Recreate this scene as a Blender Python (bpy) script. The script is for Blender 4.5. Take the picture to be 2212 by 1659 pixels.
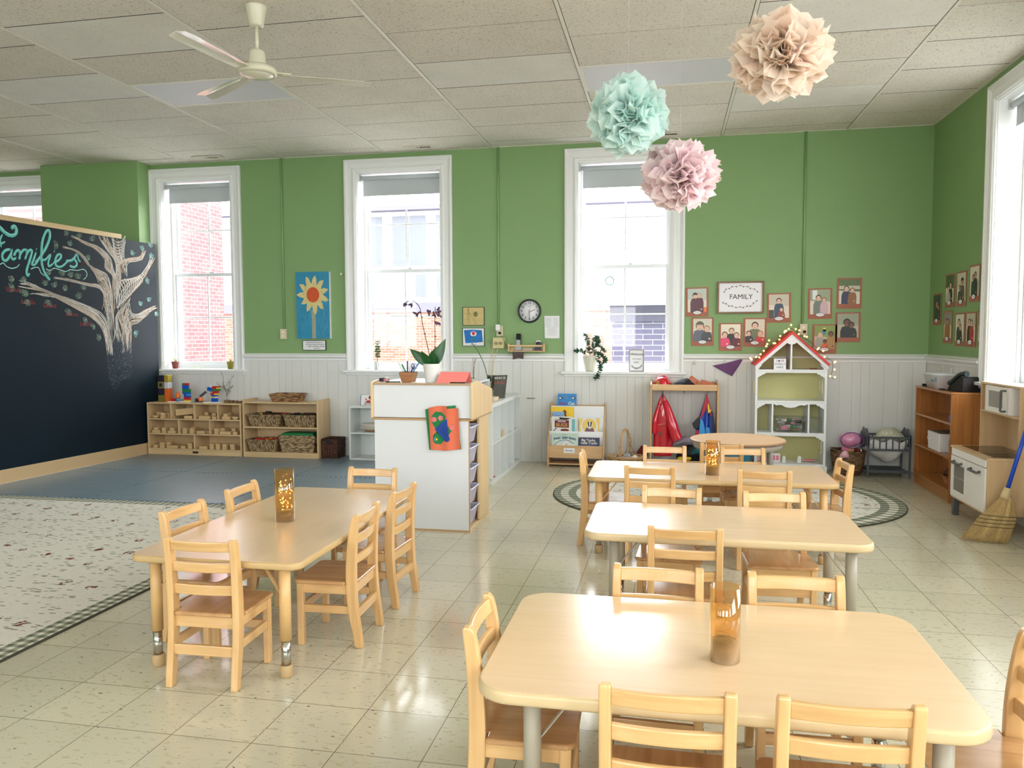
import bpy, bmesh, math, random
from mathutils import Vector, Matrix
random.seed(7)
for o in list(bpy.data.objects): bpy.data.objects.remove(o)
SC = bpy.context.scene
COL = SC.collection
PI = math.pi

# ------------------------------------------------------------------ camera
def camera():
    cd = bpy.data.cameras.new('camera'); cam = bpy.data.objects.new('camera', cd); COL.objects.link(cam)
    yaw, pitch, roll = -0.19703, -0.06221, -0.0032
    cy, sy, cp, sp, cr, sr = math.cos(yaw), math.sin(yaw), math.cos(pitch), math.sin(pitch), math.cos(roll), math.sin(roll)
    fwd = Vector((sy*cp, cy*cp, sp)); right = Vector((cy, -sy, 0)); up = right.cross(fwd)
    r2 = right*cr + up*sr; u2 = -right*sr + up*cr
    M = Matrix((r2, u2, -fwd)).transposed().to_4x4(); M.translation = (0, 0, 1.393)
    cam.matrix_world = M
    cd.sensor_width = 36; cd.lens = 1690.4/2212*36; cd.clip_start = .05; cd.clip_end = 200
    SC.camera = cam
camera()
# ------------------------------------------------------------------ world, daylight, exposure
W = bpy.data.worlds.new('overcast_sky'); SC.world = W; W.use_nodes = True
bg = W.node_tree.nodes['Background']; bg.inputs[0].default_value = (0.975, 0.985, 1.0, 1); bg.inputs[1].default_value = 5.0
SC.view_settings.view_transform = 'Standard'; SC.view_settings.look = 'None'
SC.view_settings.exposure = 1.26; SC.view_settings.gamma = 1; SC.view_settings.use_curve_mapping = False
def portal(name, loc, rot, sx, sy):
    ld = bpy.data.lights.new(name, 'AREA'); ld.shape = 'RECTANGLE'; ld.size = sx; ld.size_y = sy
    ld.cycles.is_portal = True
    o = bpy.data.objects.new(name, ld); COL.objects.link(o); o.location = loc; o.rotation_euler = rot
CH = 3.441      # ceiling height
YW = 8.477      # far wall
XW = 2.545      # right wall
XL = -10.2; YB = -3.2
FAR_WINS = [(-8.5, -7.5), (-5.98, -5.06), (-3.485, -2.50), (-0.965, 0.02)]     # openings in the far wall
RIGHT_WINS = [(5.95, 6.95), (2.6, 4.4), (-.2, 1.6), (-2.8, -1.0)]              # openings in the right wall (y ranges); the unseen ones sized for fill light
BACK_WINS = [(-8.6, -6.8), (-5.4, -3.8), (-2.4, -.8), (.2, 1.8)]            # unseen openings behind the camera, sized to fill the room with light
WZ0, WZ1 = 1.0, 3.236
for a, b in FAR_WINS: portal('daylight_portal', ((a+b)/2, YW+.36, 2.12), (-PI/2, 0, 0), b-a, 2.2)
for a, b in RIGHT_WINS: portal('daylight_portal', (XW+.36, (a+b)/2, 2.12), (0, PI/2, 0), 2.2, b-a)
for a, b in BACK_WINS: portal('daylight_portal', ((a+b)/2, YB-.36, 2.12), (PI/2, 0, 0), b-a, 2.2)

# ------------------------------------------------------------------ materials
def lin(c):
    return tuple(((v/255)/12.92 if v/255 <= .04045 else ((v/255+.055)/1.055)**2.4) for v in c)
def nt(name):
    m = bpy.data.materials.new(name); m.use_nodes = True
    n = m.node_tree.nodes; l = m.node_tree.links; b = n['Principled BSDF']; return m, n, l, b
CACHE = {}
def mat(name, rgb, rough=.6, metal=0, spec=.5, bump=0, bscale=60, coat=0, vary=0, vscale=8, trans=0, sheen=0):
    if name in CACHE: return CACHE[name]
    m, n, l, b = nt(name); c = lin(rgb)
    b.inputs['Base Color'].default_value = (*c, 1); b.inputs['Roughness'].default_value = rough
    b.inputs['Metallic'].default_value = metal; b.inputs['Specular IOR Level'].default_value = spec
    b.inputs['Coat Weight'].default_value = coat; b.inputs['Coat Roughness'].default_value = .08
    tc = n.new('ShaderNodeTexCoord')
    if vary:
        t = n.new('ShaderNodeTexNoise'); t.inputs['Scale'].default_value = vscale; t.inputs['Detail'].default_value = 4
        r = n.new('ShaderNodeMapRange'); r.inputs[3].default_value = 1-vary; r.inputs[4].default_value = 1+vary
        mx = n.new('ShaderNodeMix'); mx.data_type = 'RGBA'; mx.blend_type = 'MULTIPLY'; mx.inputs[0].default_value = 1
        cr = n.new('ShaderNodeCombineColor'); l.new(tc.outputs['Object'], t.inputs['Vector']); l.new(t.outputs['Fac'], r.inputs[0])
        for k in range(3): l.new(r.outputs[0], cr.inputs[k])
        mx.inputs[6].default_value = (*c, 1); l.new(cr.outputs[0], mx.inputs[7]); l.new(mx.outputs[2], b.inputs['Base Color'])
    if bump:
        t = n.new('ShaderNodeTexNoise'); t.inputs['Scale'].default_value = bscale; t.inputs['Detail'].default_value = 3
        bp = n.new('ShaderNodeBump'); bp.inputs['Strength'].default_value = bump; bp.inputs['Distance'].default_value = .003
        l.new(tc.outputs['Object'], t.inputs['Vector']); l.new(t.outputs['Fac'], bp.inputs['Height']); l.new(bp.outputs[0], b.inputs['Normal'])
    if trans: b.inputs['Transmission Weight'].default_value = trans
    CACHE[name] = m; return m
def wood(name, rgb, rgb2, rough=.35, axis=2, scale=1.0, coat=.25, contrast=1.0):
    """grain running along the given object axis"""
    if name in CACHE: return CACHE[name]
    m, n, l, b = nt(name)
    tc = n.new('ShaderNodeTexCoord'); mp = n.new('ShaderNodeMapping'); s = [28*scale]*3; s[axis] = 1.6*scale; mp.inputs['Scale'].default_value = s
    t = n.new('ShaderNodeTexNoise'); t.inputs['Scale'].default_value = 1.4; t.inputs['Detail'].default_value = 5; t.inputs['Distortion'].default_value = .6
    t2 = n.new('ShaderNodeTexNoise'); t2.inputs['Scale'].default_value = 3.0
    r = n.new('ShaderNodeValToRGB'); r.color_ramp.elements[0].position = .5-.22/contrast; r.color_ramp.elements[1].position = .5+.2/contrast
    r.color_ramp.elements[0].color = (*lin(rgb2), 1); r.color_ramp.elements[1].color = (*lin(rgb), 1)
    mx = n.new('ShaderNodeMix'); mx.data_type = 'RGBA'; mx.blend_type = 'MULTIPLY'; mx.inputs[0].default_value = .35
    cr = n.new('ShaderNodeCombineColor'); mr = n.new('ShaderNodeMapRange'); mr.inputs[3].default_value = .75; mr.inputs[4].default_value = 1.2
    oi = n.new('ShaderNodeObjectInfo'); ad = n.new('ShaderNodeVectorMath'); ad.operation = 'ADD'
    cv = n.new('ShaderNodeCombineXYZ'); mu = n.new('ShaderNodeMath'); mu.operation = 'MULTIPLY'; mu.inputs[1].default_value = 13
    l.new(oi.outputs['Random'], mu.inputs[0])
    for k in range(3): l.new(mu.outputs[0], cv.inputs[k])
    l.new(tc.outputs['Object'], ad.inputs[0]); l.new(cv.outputs[0], ad.inputs[1]); l.new(ad.outputs[0], mp.inputs[0]); l.new(mp.outputs[0], t.inputs['Vector'])
    l.new(ad.outputs[0], t2.inputs['Vector']); l.new(t2.outputs['Fac'], mr.inputs[0])
    for k in range(3): l.new(mr.outputs[0], cr.inputs[k])
    l.new(t.outputs['Fac'], r.inputs[0]); l.new(r.outputs[0], mx.inputs[6]); l.new(cr.outputs[0], mx.inputs[7]); l.new(mx.outputs[2], b.inputs['Base Color'])
    b.inputs['Roughness'].default_value = rough; b.inputs['Coat Weight'].default_value = coat; b.inputs['Coat Roughness'].default_value = .15
    CACHE[name] = m; return m
def glass(name, tint=(255, 255, 255), refl=.06, rough=.02):
    if name in CACHE: return CACHE[name]
    m, n, l, b = nt(name); n.remove(b); out = n['Material Output']
    tr = n.new('ShaderNodeBsdfTransparent'); tr.inputs[0].default_value = (*lin(tint), 1)
    gl = n.new('ShaderNodeBsdfGlossy'); gl.inputs['Roughness'].default_value = rough
    mx = n.new('ShaderNodeMixShader'); fr = n.new('ShaderNodeLayerWeight'); fr.inputs[0].default_value = .5
    pw = n.new('ShaderNodeMath'); pw.operation = 'POWER'; pw.inputs[1].default_value = 4; l.new(fr.outputs['Facing'], pw.inputs[0])
    mt = n.new('ShaderNodeMath'); mt.operation = 'MULTIPLY_ADD'; mt.inputs[1].default_value = .7; mt.inputs[2].default_value = refl; mt.use_clamp = True
    l.new(pw.outputs[0], mt.inputs[0]); l.new(mt.outputs[0], mx.inputs[0]); l.new(tr.outputs[0], mx.inputs[1]); l.new(gl.outputs[0], mx.inputs[2]); l.new(mx.outputs[0], out.inputs[0])
    CACHE[name] = m; return m
def emit(name, rgb, strength):
    if name in CACHE: return CACHE[name]
    m, n, l, b = nt(name); b.inputs['Base Color'].default_value = (*lin(rgb), 1)
    b.inputs['Emission Color'].default_value = (*lin(rgb), 1); b.inputs['Emission Strength'].default_value = strength
    CACHE[name] = m; return m
def woven(name, rgb, rgb2, scale=70, mode='v'):
    if name in CACHE: return CACHE[name]
    m, n, l, b = nt(name)
    tc = n.new('ShaderNodeTexCoord'); mp = n.new('ShaderNodeMapping')
    mp.inputs['Scale'].default_value = (scale, scale, scale*.28) if mode == 'v' else (scale*.3, scale*.3, scale)
    t = n.new('ShaderNodeTexVoronoi'); t.inputs['Scale'].default_value = 1.0; t.feature = 'F1'
    nz = n.new('ShaderNodeTexNoise'); nz.inputs['Scale'].default_value = 2
    r = n.new('ShaderNodeValToRGB'); r.color_ramp.elements[0].position = .15; r.color_ramp.elements[0].color = (*lin(rgb), 1)
    r.color_ramp.elements[1].position = .75; r.color_ramp.elements[1].color = (*lin(rgb2), 1)
    bp = n.new('ShaderNodeBump'); bp.inputs['Strength'].default_value = 1; bp.inputs['Distance'].default_value = .008; bp.invert = True
    l.new(tc.outputs['Object'], mp.inputs[0]); l.new(mp.outputs[0], t.inputs['Vector']); l.new(t.outputs['Distance'], r.inputs[0])
    l.new(r.outputs[0], b.inputs['Base Color']); l.new(t.outputs['Distance'], bp.inputs['Height']); l.new(bp.outputs[0], b.inputs['Normal'])
    b.inputs['Roughness'].default_value = .7
    CACHE[name] = m; return m

# ------------------------------------------------------------------ mesh builder
class MB:
    def __init__(s): s.v = []; s.f = []; s.m = []; s.sm = []
    def add(s, vs, fs, m=0, sm=False):
        k = len(s.v); s.v += [Vector(a) for a in vs]
        for f in fs: s.f.append([k+i for i in f]); s.m.append(m); s.sm.append(sm)
        return s
    def box(s, x0, y0, z0, x1, y1, z1, m=0, M=None):
        vs = [Vector((x, y, z)) for z in (z0, z1) for y in (y0, y1) for x in (x0, x1)]
        if M is not None: vs = [M @ v for v in vs]
        return s.add(vs, [(0, 2, 3, 1), (4, 5, 7, 6), (0, 1, 5, 4), (2, 6, 7, 3), (0, 4, 6, 2), (1, 3, 7, 5)], m)
    def tapered(s, cx, cy, z0, z1, ax, ay, bx, by, m=0, M=None):
        vs = [Vector(v) for v in [(cx-ax, cy-ay, z0), (cx+ax, cy-ay, z0), (cx+ax, cy+ay, z0), (cx-ax, cy+ay, z0), (cx-bx, cy-by, z1), (cx+bx, cy-by, z1), (cx+bx, cy+by, z1), (cx-bx, cy+by, z1)]]
        if M is not None: vs = [M @ v for v in vs]
        return s.add(vs, [(3, 2, 1, 0), (4, 5, 6, 7), (0, 1, 5, 4), (1, 2, 6, 5), (2, 3, 7, 6), (3, 0, 4, 7)], m)
    def bar(s, a, b, w, d, m=0, up=(0, 0, 1)):
        a = Vector(a); b = Vector(b); t = (b-a).normalized(); u = t.cross(Vector(up))
        if u.length < 1e-3: u = t.cross(Vector((1, 0, 0)))
        u.normalize(); n = u.cross(t)
        vs = [p+u*i*w/2+n*j*d/2 for p in (a, b) for i, j in ((-1, -1), (1, -1), (1, 1), (-1, 1))]
        return s.add(vs, [(3, 2, 1, 0), (4, 5, 6, 7), (0, 1, 5, 4), (1, 2, 6, 5), (2, 3, 7, 6), (3, 0, 4, 7)], m)
    def tube(s, pts, r, n=8, m=0, caps=True, closed=False):
        pts = [Vector(p) for p in pts]; N = len(pts); rs = r if isinstance(r, (list, tuple)) else [r]*N
        k = len(s.v); ref = None
        for i, p in enumerate(pts):
            a = pts[(i-1) % N] if (closed or i > 0) else p; b = pts[(i+1) % N] if (closed or i < N-1) else p
            t = (b-a).normalized()
            if ref is None:
                ref = Vector((0, 0, 1)) if abs(t.z) < .9 else Vector((1, 0, 0))
            u = ref-t*ref.dot(t); u.normalize(); w = t.cross(u); ref = u
            for j in range(n):
                an = 2*PI*j/n; s.v.append(p+(u*math.cos(an)+w*math.sin(an))*rs[i])
        for i in range(N if closed else N-1):
            i2 = (i+1) % N
            for j in range(n):
                s.f.append([k+i*n+j, k+i*n+(j+1) % n, k+i2*n+(j+1) % n, k+i2*n+j]); s.m.append(m); s.sm.append(True)
        if caps and not closed:
            s.f.append([k+j for j in reversed(range(n))]); s.m.append(m); s.sm.append(False)
            s.f.append([k+(N-1)*n+j for j in range(n)]); s.m.append(m); s.sm.append(False)
        return s
    def cyl(s, a, b, r, n=16, m=0): return s.tube([a, b], r, n, m)
    def lathe(s, prof, c=(0, 0, 0), n=24, m=0, M=None, sx=1, sy=1, flat=False):
        k = len(s.v); c = Vector(c)
        for r, z in prof:
            for j in range(n):
                an = 2*PI*j/n; v = Vector((r*math.cos(an)*sx, r*math.sin(an)*sy, z))
                if M is not None: v = M @ v
                s.v.append(c+v)
        for i in range(len(prof)-1):
            for j in range(n):
                s.f.append([k+i*n+j, k+i*n+(j+1) % n, k+(i+1)*n+(j+1) % n, k+(i+1)*n+j]); s.m.append(m); s.sm.append(not flat)
        if prof[0][0] > 1e-5: s.f.append([k+j for j in reversed(range(n))]); s.m.append(m); s.sm.append(False)
        if prof[-1][0] > 1e-5: s.f.append([k+(len(prof)-1)*n+j for j in range(n)]); s.m.append(m); s.sm.append(False)
        return s
    def sphere(s, c, r, n=12, m=0, sx=1, sy=1, sz=1, M=None):
        h = max(4, n//2); pr = [(max(r*math.sin(PI*i/h), 1e-6), -r*math.cos(PI*i/h)*sz) for i in range(h+1)]
        return s.lathe(pr, c, n, m, M, sx, sy)
    def prism(s, poly, d, O=(0, 0, 0), U=(1, 0, 0), V=(0, 0, 1), m=0, ms=None):
        """extrude 2D polygon (in O,U,V) by d along U x V reversed (i.e. towards -N where N=UxV)"""
        O = Vector(O); U = Vector(U); V = Vector(V); N = U.cross(V).normalized(); n = len(poly)
        a = [O+U*x+V*y for x, y in poly]; b = [p-N*d for p in a]
        s.add(a+b, [list(range(n)), list(range(2*n-1, n-1, -1))], m)
        k = len(s.v)-2*n
        for i in range(n):
            j = (i+1) % n; s.f.append([k+i, k+n+i, k+n+j, k+j]); s.m.append(m if ms is None else ms); s.sm.append(False)
        return s
    def poly(s, pts, m=0): return s.add(pts, [list(range(len(pts)))], m)
    def text(s, txt, size, O, U=(1, 0, 0), V=(0, 0, 1), m=0, align='CENTER', ext=.0004, shear=0, sx=1, bold=0):
        cu = bpy.data.curves.new('txt', 'FONT'); cu.body = txt; cu.size = size; cu.align_x = align; cu.align_y = 'CENTER'; cu.extrude = ext; cu.shear = shear; cu.resolution_u = 3; cu.offset = bold
        ob = bpy.data.objects.new('txt', cu); COL.objects.link(ob)
        me = bpy.data.meshes.new_from_object(ob)
        O = Vector(O); U = Vector(U); V = Vector(V); N = U.cross(V)
        s.add([O+U*v.co.x*sx+V*v.co.y+N*v.co.z for v in me.vertices], [list(p.vertices) for p in me.polygons], m)
        bpy.data.objects.remove(ob); bpy.data.curves.remove(cu); bpy.data.meshes.remove(me); return s
    def build(s, name, mats, parent=None, bevel=0, seg=2, world=True, smooth=False, recalc=False, ang=40):
        me = bpy.data.meshes.new(name)
        vs = s.v
        if parent is not None and world:
            off = Vector((0, 0, 0)); p = parent
            while p is not None: off += p.location; p = p.parent
            vs = [v-off for v in vs]
        me.from_pydata([tuple(v) for v in vs], [], s.f)
        for mm in (mats if isinstance(mats, (list, tuple)) else [mats]): me.materials.append(mm)
        me.polygons.foreach_set('material_index', s.m); me.polygons.foreach_set('use_smooth', [smooth or a for a in s.sm])
        if recalc:
            bm = bmesh.new(); bm.from_mesh(me); bmesh.ops.recalc_face_normals(bm, faces=bm.faces); bm.to_mesh(me); bm.free()
        me.update()
        o = bpy.data.objects.new(name, me); COL.objects.link(o)
        if parent is not None: o.parent = parent
        if bevel:
            md = o.modifiers.new('bevel', 'BEVEL'); md.width = bevel; md.segments = seg; md.limit_method = 'ANGLE'; md.angle_limit = math.radians(ang); md.harden_normals = False
        return o
def tag(o, label=None, cat=None, group=None, kind=None):
    if label: o['label'] = label
    if cat: o['category'] = cat
    if group: o['group'] = group
    if kind: o['kind'] = kind
    return o
def thing(name, label, cat, loc=(0, 0, 0), rz=0, group=None):
    o = bpy.data.objects.new(name, None); COL.objects.link(o); o.location = loc; o.rotation_euler = (0, 0, rz); o.empty_display_size = .1
    return tag(o, label, cat, group)
KIDS = {}
def kids(o): return [c for c in bpy.data.objects if c.parent == o]
def dup(o, parent=None):
    ks = kids(o)
    c = o.copy(); COL.objects.link(c); c.parent = parent
    for k in ks: dup(k, c)
    return c
def struct(o, label=None): o['kind'] = 'structure'; return o if not label else tag(o, label)
def crom(pts, n=6, closed=False):
    """Catmull-Rom resampling"""
    P = [Vector(p) for p in pts]; out = []; N = len(P)
    for i in range(N if closed else N-1):
        g = lambda k: P[k % N] if closed else P[min(max(k, 0), N-1)]
        a, b, c, d = g(i-1), g(i), g(i+1), g(i+2)
        for j in range(n):
            t = j/n; out.append(.5*((2*b)+(c-a)*t+(2*a-5*b+4*c-d)*t*t+(3*b-a-3*c+d)*t**3))
    if not closed: out.append(P[-1])
    return out
def rr(x0, y0, x1, y1, r, n=6):
    """rounded rectangle polygon"""
    o = []
    for cx, cy, a0 in ((x1-r, y0+r, -90), (x1-r, y1-r, 0), (x0+r, y1-r, 90), (x0+r, y0+r, 180)):
        for i in range(n+1):
            a = math.radians(a0+90*i/n); o.append((cx+r*math.cos(a), cy+r*math.sin(a)))
    return o
def ell(cx, cy, rx, ry, n=20, a0=0): return [(cx+rx*math.cos(a0+2*PI*i/n), cy+ry*math.sin(a0+2*PI*i/n)) for i in range(n)]
CH_LET = [([(6.121,2.411),(6.199,2.47),(6.274,2.451),(6.327,2.414),(6.375,2.376),(6.431,2.355),(6.484,2.37),(6.503,2.412),(6.482,2.448),(6.455,2.434),(6.469,2.42)],17),([(6.26,2.391),(6.222,2.299),(6.185,2.198),(6.148,2.107)],20),([(6.178,2.265),(6.254,2.268),(6.32,2.266),(6.371,2.285)],10),([(6.346,2.353),(6.321,2.296),(6.329,2.232)],8),([(6.425,2.223),(6.373,2.207),(6.337,2.164),(6.346,2.116),(6.385,2.119),(6.428,2.178),(6.444,2.225)],13),([(6.444,2.225),(6.432,2.163),(6.449,2.13),(6.485,2.148)],11),([(6.462,2.166),(6.487,2.209),(6.517,2.224),(6.531,2.193),(6.519,2.136)],12),([(6.527,2.183),(6.565,2.227),(6.601,2.236),(6.608,2.206),(6.584,2.142)],12),([(6.599,2.19),(6.637,2.235),(6.667,2.229),(6.638,2.142),(6.597,2.036),(6.607,1.988),(6.626,2.008)],13),([(6.713,2.222),(6.681,2.146),(6.661,2.103),(6.691,2.1),(6.736,2.141)],11),([(6.715,2.255),(6.722,2.252)],12),([(6.698,2.117),(6.763,2.185),(6.844,2.298),(6.887,2.398),(6.88,2.455),(6.841,2.44),(6.796,2.345),(6.777,2.218),(6.779,2.113),(6.812,2.021),(6.867,1.962)],14),([(6.781,2.155),(6.825,2.165),(6.885,2.218),(6.856,2.141),(6.86,2.099),(6.913,2.13)],10),([(6.928,2.256),(6.936,2.253)],12),([(6.914,2.135),(6.994,2.18),(7.016,2.225),(6.977,2.227),(6.941,2.17),(6.952,2.112),(7.017,2.11),(7.101,2.174)],12),([(7.074,2.171),(7.156,2.19),(7.217,2.256),(7.185,2.209),(7.217,2.156),(7.18,2.117),(7.119,2.126)],12),([(7.222,2.256),(7.24,2.197),(7.264,2.177)],8)]
CH_UND = [[(6.244,2.067),(6.31,2.073),(6.344,2.088),(6.377,2.059),(6.433,2.045),(6.492,2.063),(6.519,2.091)],[(6.646,2.055),(6.696,2.075),(6.739,2.073),(6.762,2.028),(6.805,1.998)],[(6.823,2.073),(6.871,2.058),(6.924,2.085),(6.989,2.075),(7.069,2.064),(7.124,2.086),(7.221,2.087),(7.299,2.105),(7.344,2.072),(7.334,2.027),(7.294,1.996)]]
CH_FLOW = [([(7.596,1.185),(7.578,1.302),(7.546,1.43),(7.483,1.522),(7.369,1.606),(7.188,1.685),(6.975,1.77),(6.797,1.841),(6.589,1.863),(6.495,1.876)],[(7.669,1.183),(7.66,1.325),(7.631,1.442),(7.605,1.559),(7.519,1.655),(7.388,1.703),(7.191,1.763),(6.977,1.818),(6.798,1.86),(6.652,1.916),(6.509,1.93)],12),([(6.696,1.82),(6.77,1.803),(6.871,1.792),(6.975,1.781)],[(6.622,1.812),(6.721,1.822),(6.821,1.819),(6.95,1.806)],3),([(7.635,1.208),(7.607,1.594),(7.568,1.743),(7.566,1.847),(7.501,1.918),(7.384,1.929),(7.228,1.955),(7.064,1.975),(6.906,1.984)],[(7.671,1.301),(7.669,1.595),(7.646,1.769),(7.606,1.907),(7.503,1.956),(7.385,1.957),(7.229,1.975),(7.065,1.995),(6.907,1.996)],7),([(7.535,1.684),(7.578,1.79),(7.59,1.883),(7.548,1.95),(7.49,1.992),(7.463,2.059),(7.393,2.132),(7.338,2.173),(7.27,2.244),(7.175,2.29),(7.026,2.302)],[(7.708,1.419),(7.703,1.654),(7.683,1.888),(7.658,2.026),(7.6,2.092),(7.525,2.109),(7.437,2.136),(7.38,2.165),(7.299,2.258),(7.189,2.302),(7.041,2.319)],13),([(7.703,1.654),(7.698,1.889),(7.706,2.053),(7.646,2.107),(7.595,2.149),(7.599,2.241),(7.476,2.332),(7.333,2.368),(7.25,2.406),(7.154,2.428)],[(7.766,1.656),(7.792,1.87),(7.769,2.057),(7.718,2.147),(7.699,2.239),(7.625,2.313),(7.522,2.366),(7.362,2.393),(7.25,2.425),(7.155,2.446)],10),([(7.724,1.773),(7.751,2.009),(7.753,2.221),(7.642,2.338),(7.562,2.421),(7.528,2.492)],[(7.793,1.894),(7.833,2.062),(7.824,2.227),(7.75,2.326),(7.684,2.424),(7.634,2.499)],9),([(7.819,2.108),(7.793,2.248),(7.751,2.361),(7.71,2.49)],[(7.93,2.069),(7.928,2.2),(7.893,2.316),(7.925,2.486)],5),([(7.721,1.702),(7.71,1.866),(7.741,1.961),(7.815,2.025),(7.996,2.061),(8.133,2.108),(8.26,2.228),(8.308,2.332)],[(7.801,1.716),(7.961,1.848),(8.075,1.957),(8.2,2.076),(8.312,2.22),(8.392,2.334)],6),([(7.825,1.203),(7.822,1.479),(7.765,1.632),(7.832,1.705),(7.961,1.83)],[(7.943,1.201),(7.969,1.467),(7.925,1.6),(7.931,1.721),(7.966,1.842)],8),([(7.672,1.325),(7.727,1.49),(7.732,1.608),(7.8,1.692),(7.917,1.78)],[(7.846,1.299),(7.789,1.466),(7.763,1.585),(7.831,1.681),(7.961,1.83)],6),([(7.863,1.323),(7.841,1.538),(7.914,1.708),(7.977,1.649),(8.078,1.652),(8.219,1.711),(8.381,1.763)],[(7.953,1.298),(7.962,1.504),(8.056,1.541),(8.197,1.618),(8.288,1.689),(8.398,1.736)],8),([(7.801,2.06),(7.793,2.165),(7.857,2.248),(8.007,2.294),(8.125,2.315),(8.198,2.395)],[(7.922,2.068),(7.919,2.176),(7.971,2.24),(8.106,2.262),(8.185,2.302),(8.236,2.399)],6)]
CH_ARC = [[(7.711,2.506),(7.751,2.457),(7.806,2.447),(7.866,2.47),(7.92,2.533)],[(7.715,2.475),(7.752,2.425),(7.804,2.415),(7.862,2.438),(7.914,2.5)],[(7.719,2.444),(7.754,2.394),(7.803,2.383),(7.857,2.405),(7.907,2.468)],[(7.723,2.413),(7.755,2.363),(7.801,2.351),(7.853,2.373),(7.9,2.435)],[(7.727,2.382),(7.756,2.331),(7.8,2.319),(7.849,2.34),(7.894,2.402)],[(7.731,2.351),(7.758,2.3),(7.798,2.287),(7.844,2.308),(7.887,2.369)],[(7.735,2.32),(7.759,2.268),(7.797,2.255),(7.84,2.276),(7.881,2.336)],[(7.739,2.288),(7.76,2.236),(7.795,2.223),(7.836,2.243),(7.874,2.304)],[(7.743,2.257),(7.761,2.205),(7.794,2.191),(7.832,2.211),(7.867,2.271)],[(7.741,1.961),(7.792,1.882),(7.786,1.751),(7.745,1.714)],[(7.776,1.985),(7.825,1.905),(7.817,1.774),(7.775,1.737)],[(7.812,2.009),(7.859,1.929),(7.847,1.797),(7.805,1.76)],[(7.848,2.033),(7.892,1.952),(7.877,1.82),(7.835,1.782)],[(7.884,2.05),(7.926,1.972),(7.908,1.843),(7.866,1.805)],[(7.92,2.055),(7.959,1.982),(7.939,1.866),(7.896,1.828)],[(7.956,2.06),(7.993,1.993),(7.97,1.89),(7.927,1.852)],[(7.992,2.064),(8.027,2.004),(8.001,1.913),(7.958,1.875)],[(8.029,2.069),(8.061,2.015),(8.033,1.937),(7.989,1.898)],[(8.066,2.074),(8.095,2.026),(8.064,1.961),(8.021,1.922)],[(8.103,2.079),(8.13,2.037),(8.096,1.985),(8.052,1.946)],[(8.14,2.084),(8.165,2.048),(8.128,2.009),(8.084,1.97)],[(7.942,1.781),(7.97,1.673),(8.061,1.645),(8.165,1.666)],[(7.943,1.766),(7.974,1.667),(8.068,1.641),(8.169,1.663)],[(7.945,1.75),(7.979,1.66),(8.075,1.637),(8.174,1.66)],[(7.947,1.735),(7.983,1.653),(8.082,1.633),(8.179,1.656)],[(7.948,1.719),(7.988,1.646),(8.089,1.629),(8.184,1.653)],[(7.95,1.704),(7.992,1.639),(8.096,1.624),(8.189,1.649)],[(7.952,1.688),(7.997,1.633),(8.103,1.62),(8.193,1.646)],[(7.953,1.673),(8.001,1.626),(8.111,1.616),(8.198,1.643)]]
CH_LEAF = [((7.114,2.452),150),((7.265,2.432),110),((7.436,2.418),100),((6.981,2.324),190),((7.149,2.336),120),((7.383,2.21),120),((6.869,2.02),120),((7.033,2.022),110),((7.141,2.013),110),((7.231,2.003),100),((6.451,1.934),160),((6.58,1.932),150),((6.813,1.906),110),((6.928,1.896),110),((7.059,1.866),110),((6.448,1.873),190),((6.558,1.844),250),((6.604,1.805),170),((6.595,1.754),250),((6.838,1.759),250),((7.235,1.798),110),((7.282,1.895),60),((7.097,1.671),240),((7.324,1.577),200),((7.423,1.516),230),((7.506,1.39),190),((8.009,1.443),330),((8.125,1.752),95),((8.258,1.806),80),((8.369,1.685),300),((8.225,2.04),20),((8.008,2.328),60),((8.18,2.393),80),((8.305,2.456),60),((8.317,2.32),70)]
CH_RED = [(6.435,1.837),(6.596,1.725),(6.848,1.701),(7.122,1.622),(7.3,1.52)]
CH_DIM = [(6.452,1.964),(6.651,1.906),(6.681,1.752),(7.157,1.926),(7.308,2.159),(7.006,1.863),(6.815,1.958),(8.126,1.96),(8.12,1.813)]
CH_SM = [[(7.586,1.302),(7.671,1.301),(7.686,1.124),(7.711,0.969),(7.747,0.907),(7.622,0.914),(7.594,0.975)],[(7.839,1.323),(7.954,1.322),(7.95,0.957),(7.812,0.904),(7.749,0.931),(7.802,1.036)],[(7.622,0.926),(7.797,0.929),(7.728,0.825),(7.678,0.781)],[(7.676,1.419),(7.85,1.395),(7.819,1.06),(7.707,1.064)]]
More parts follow.
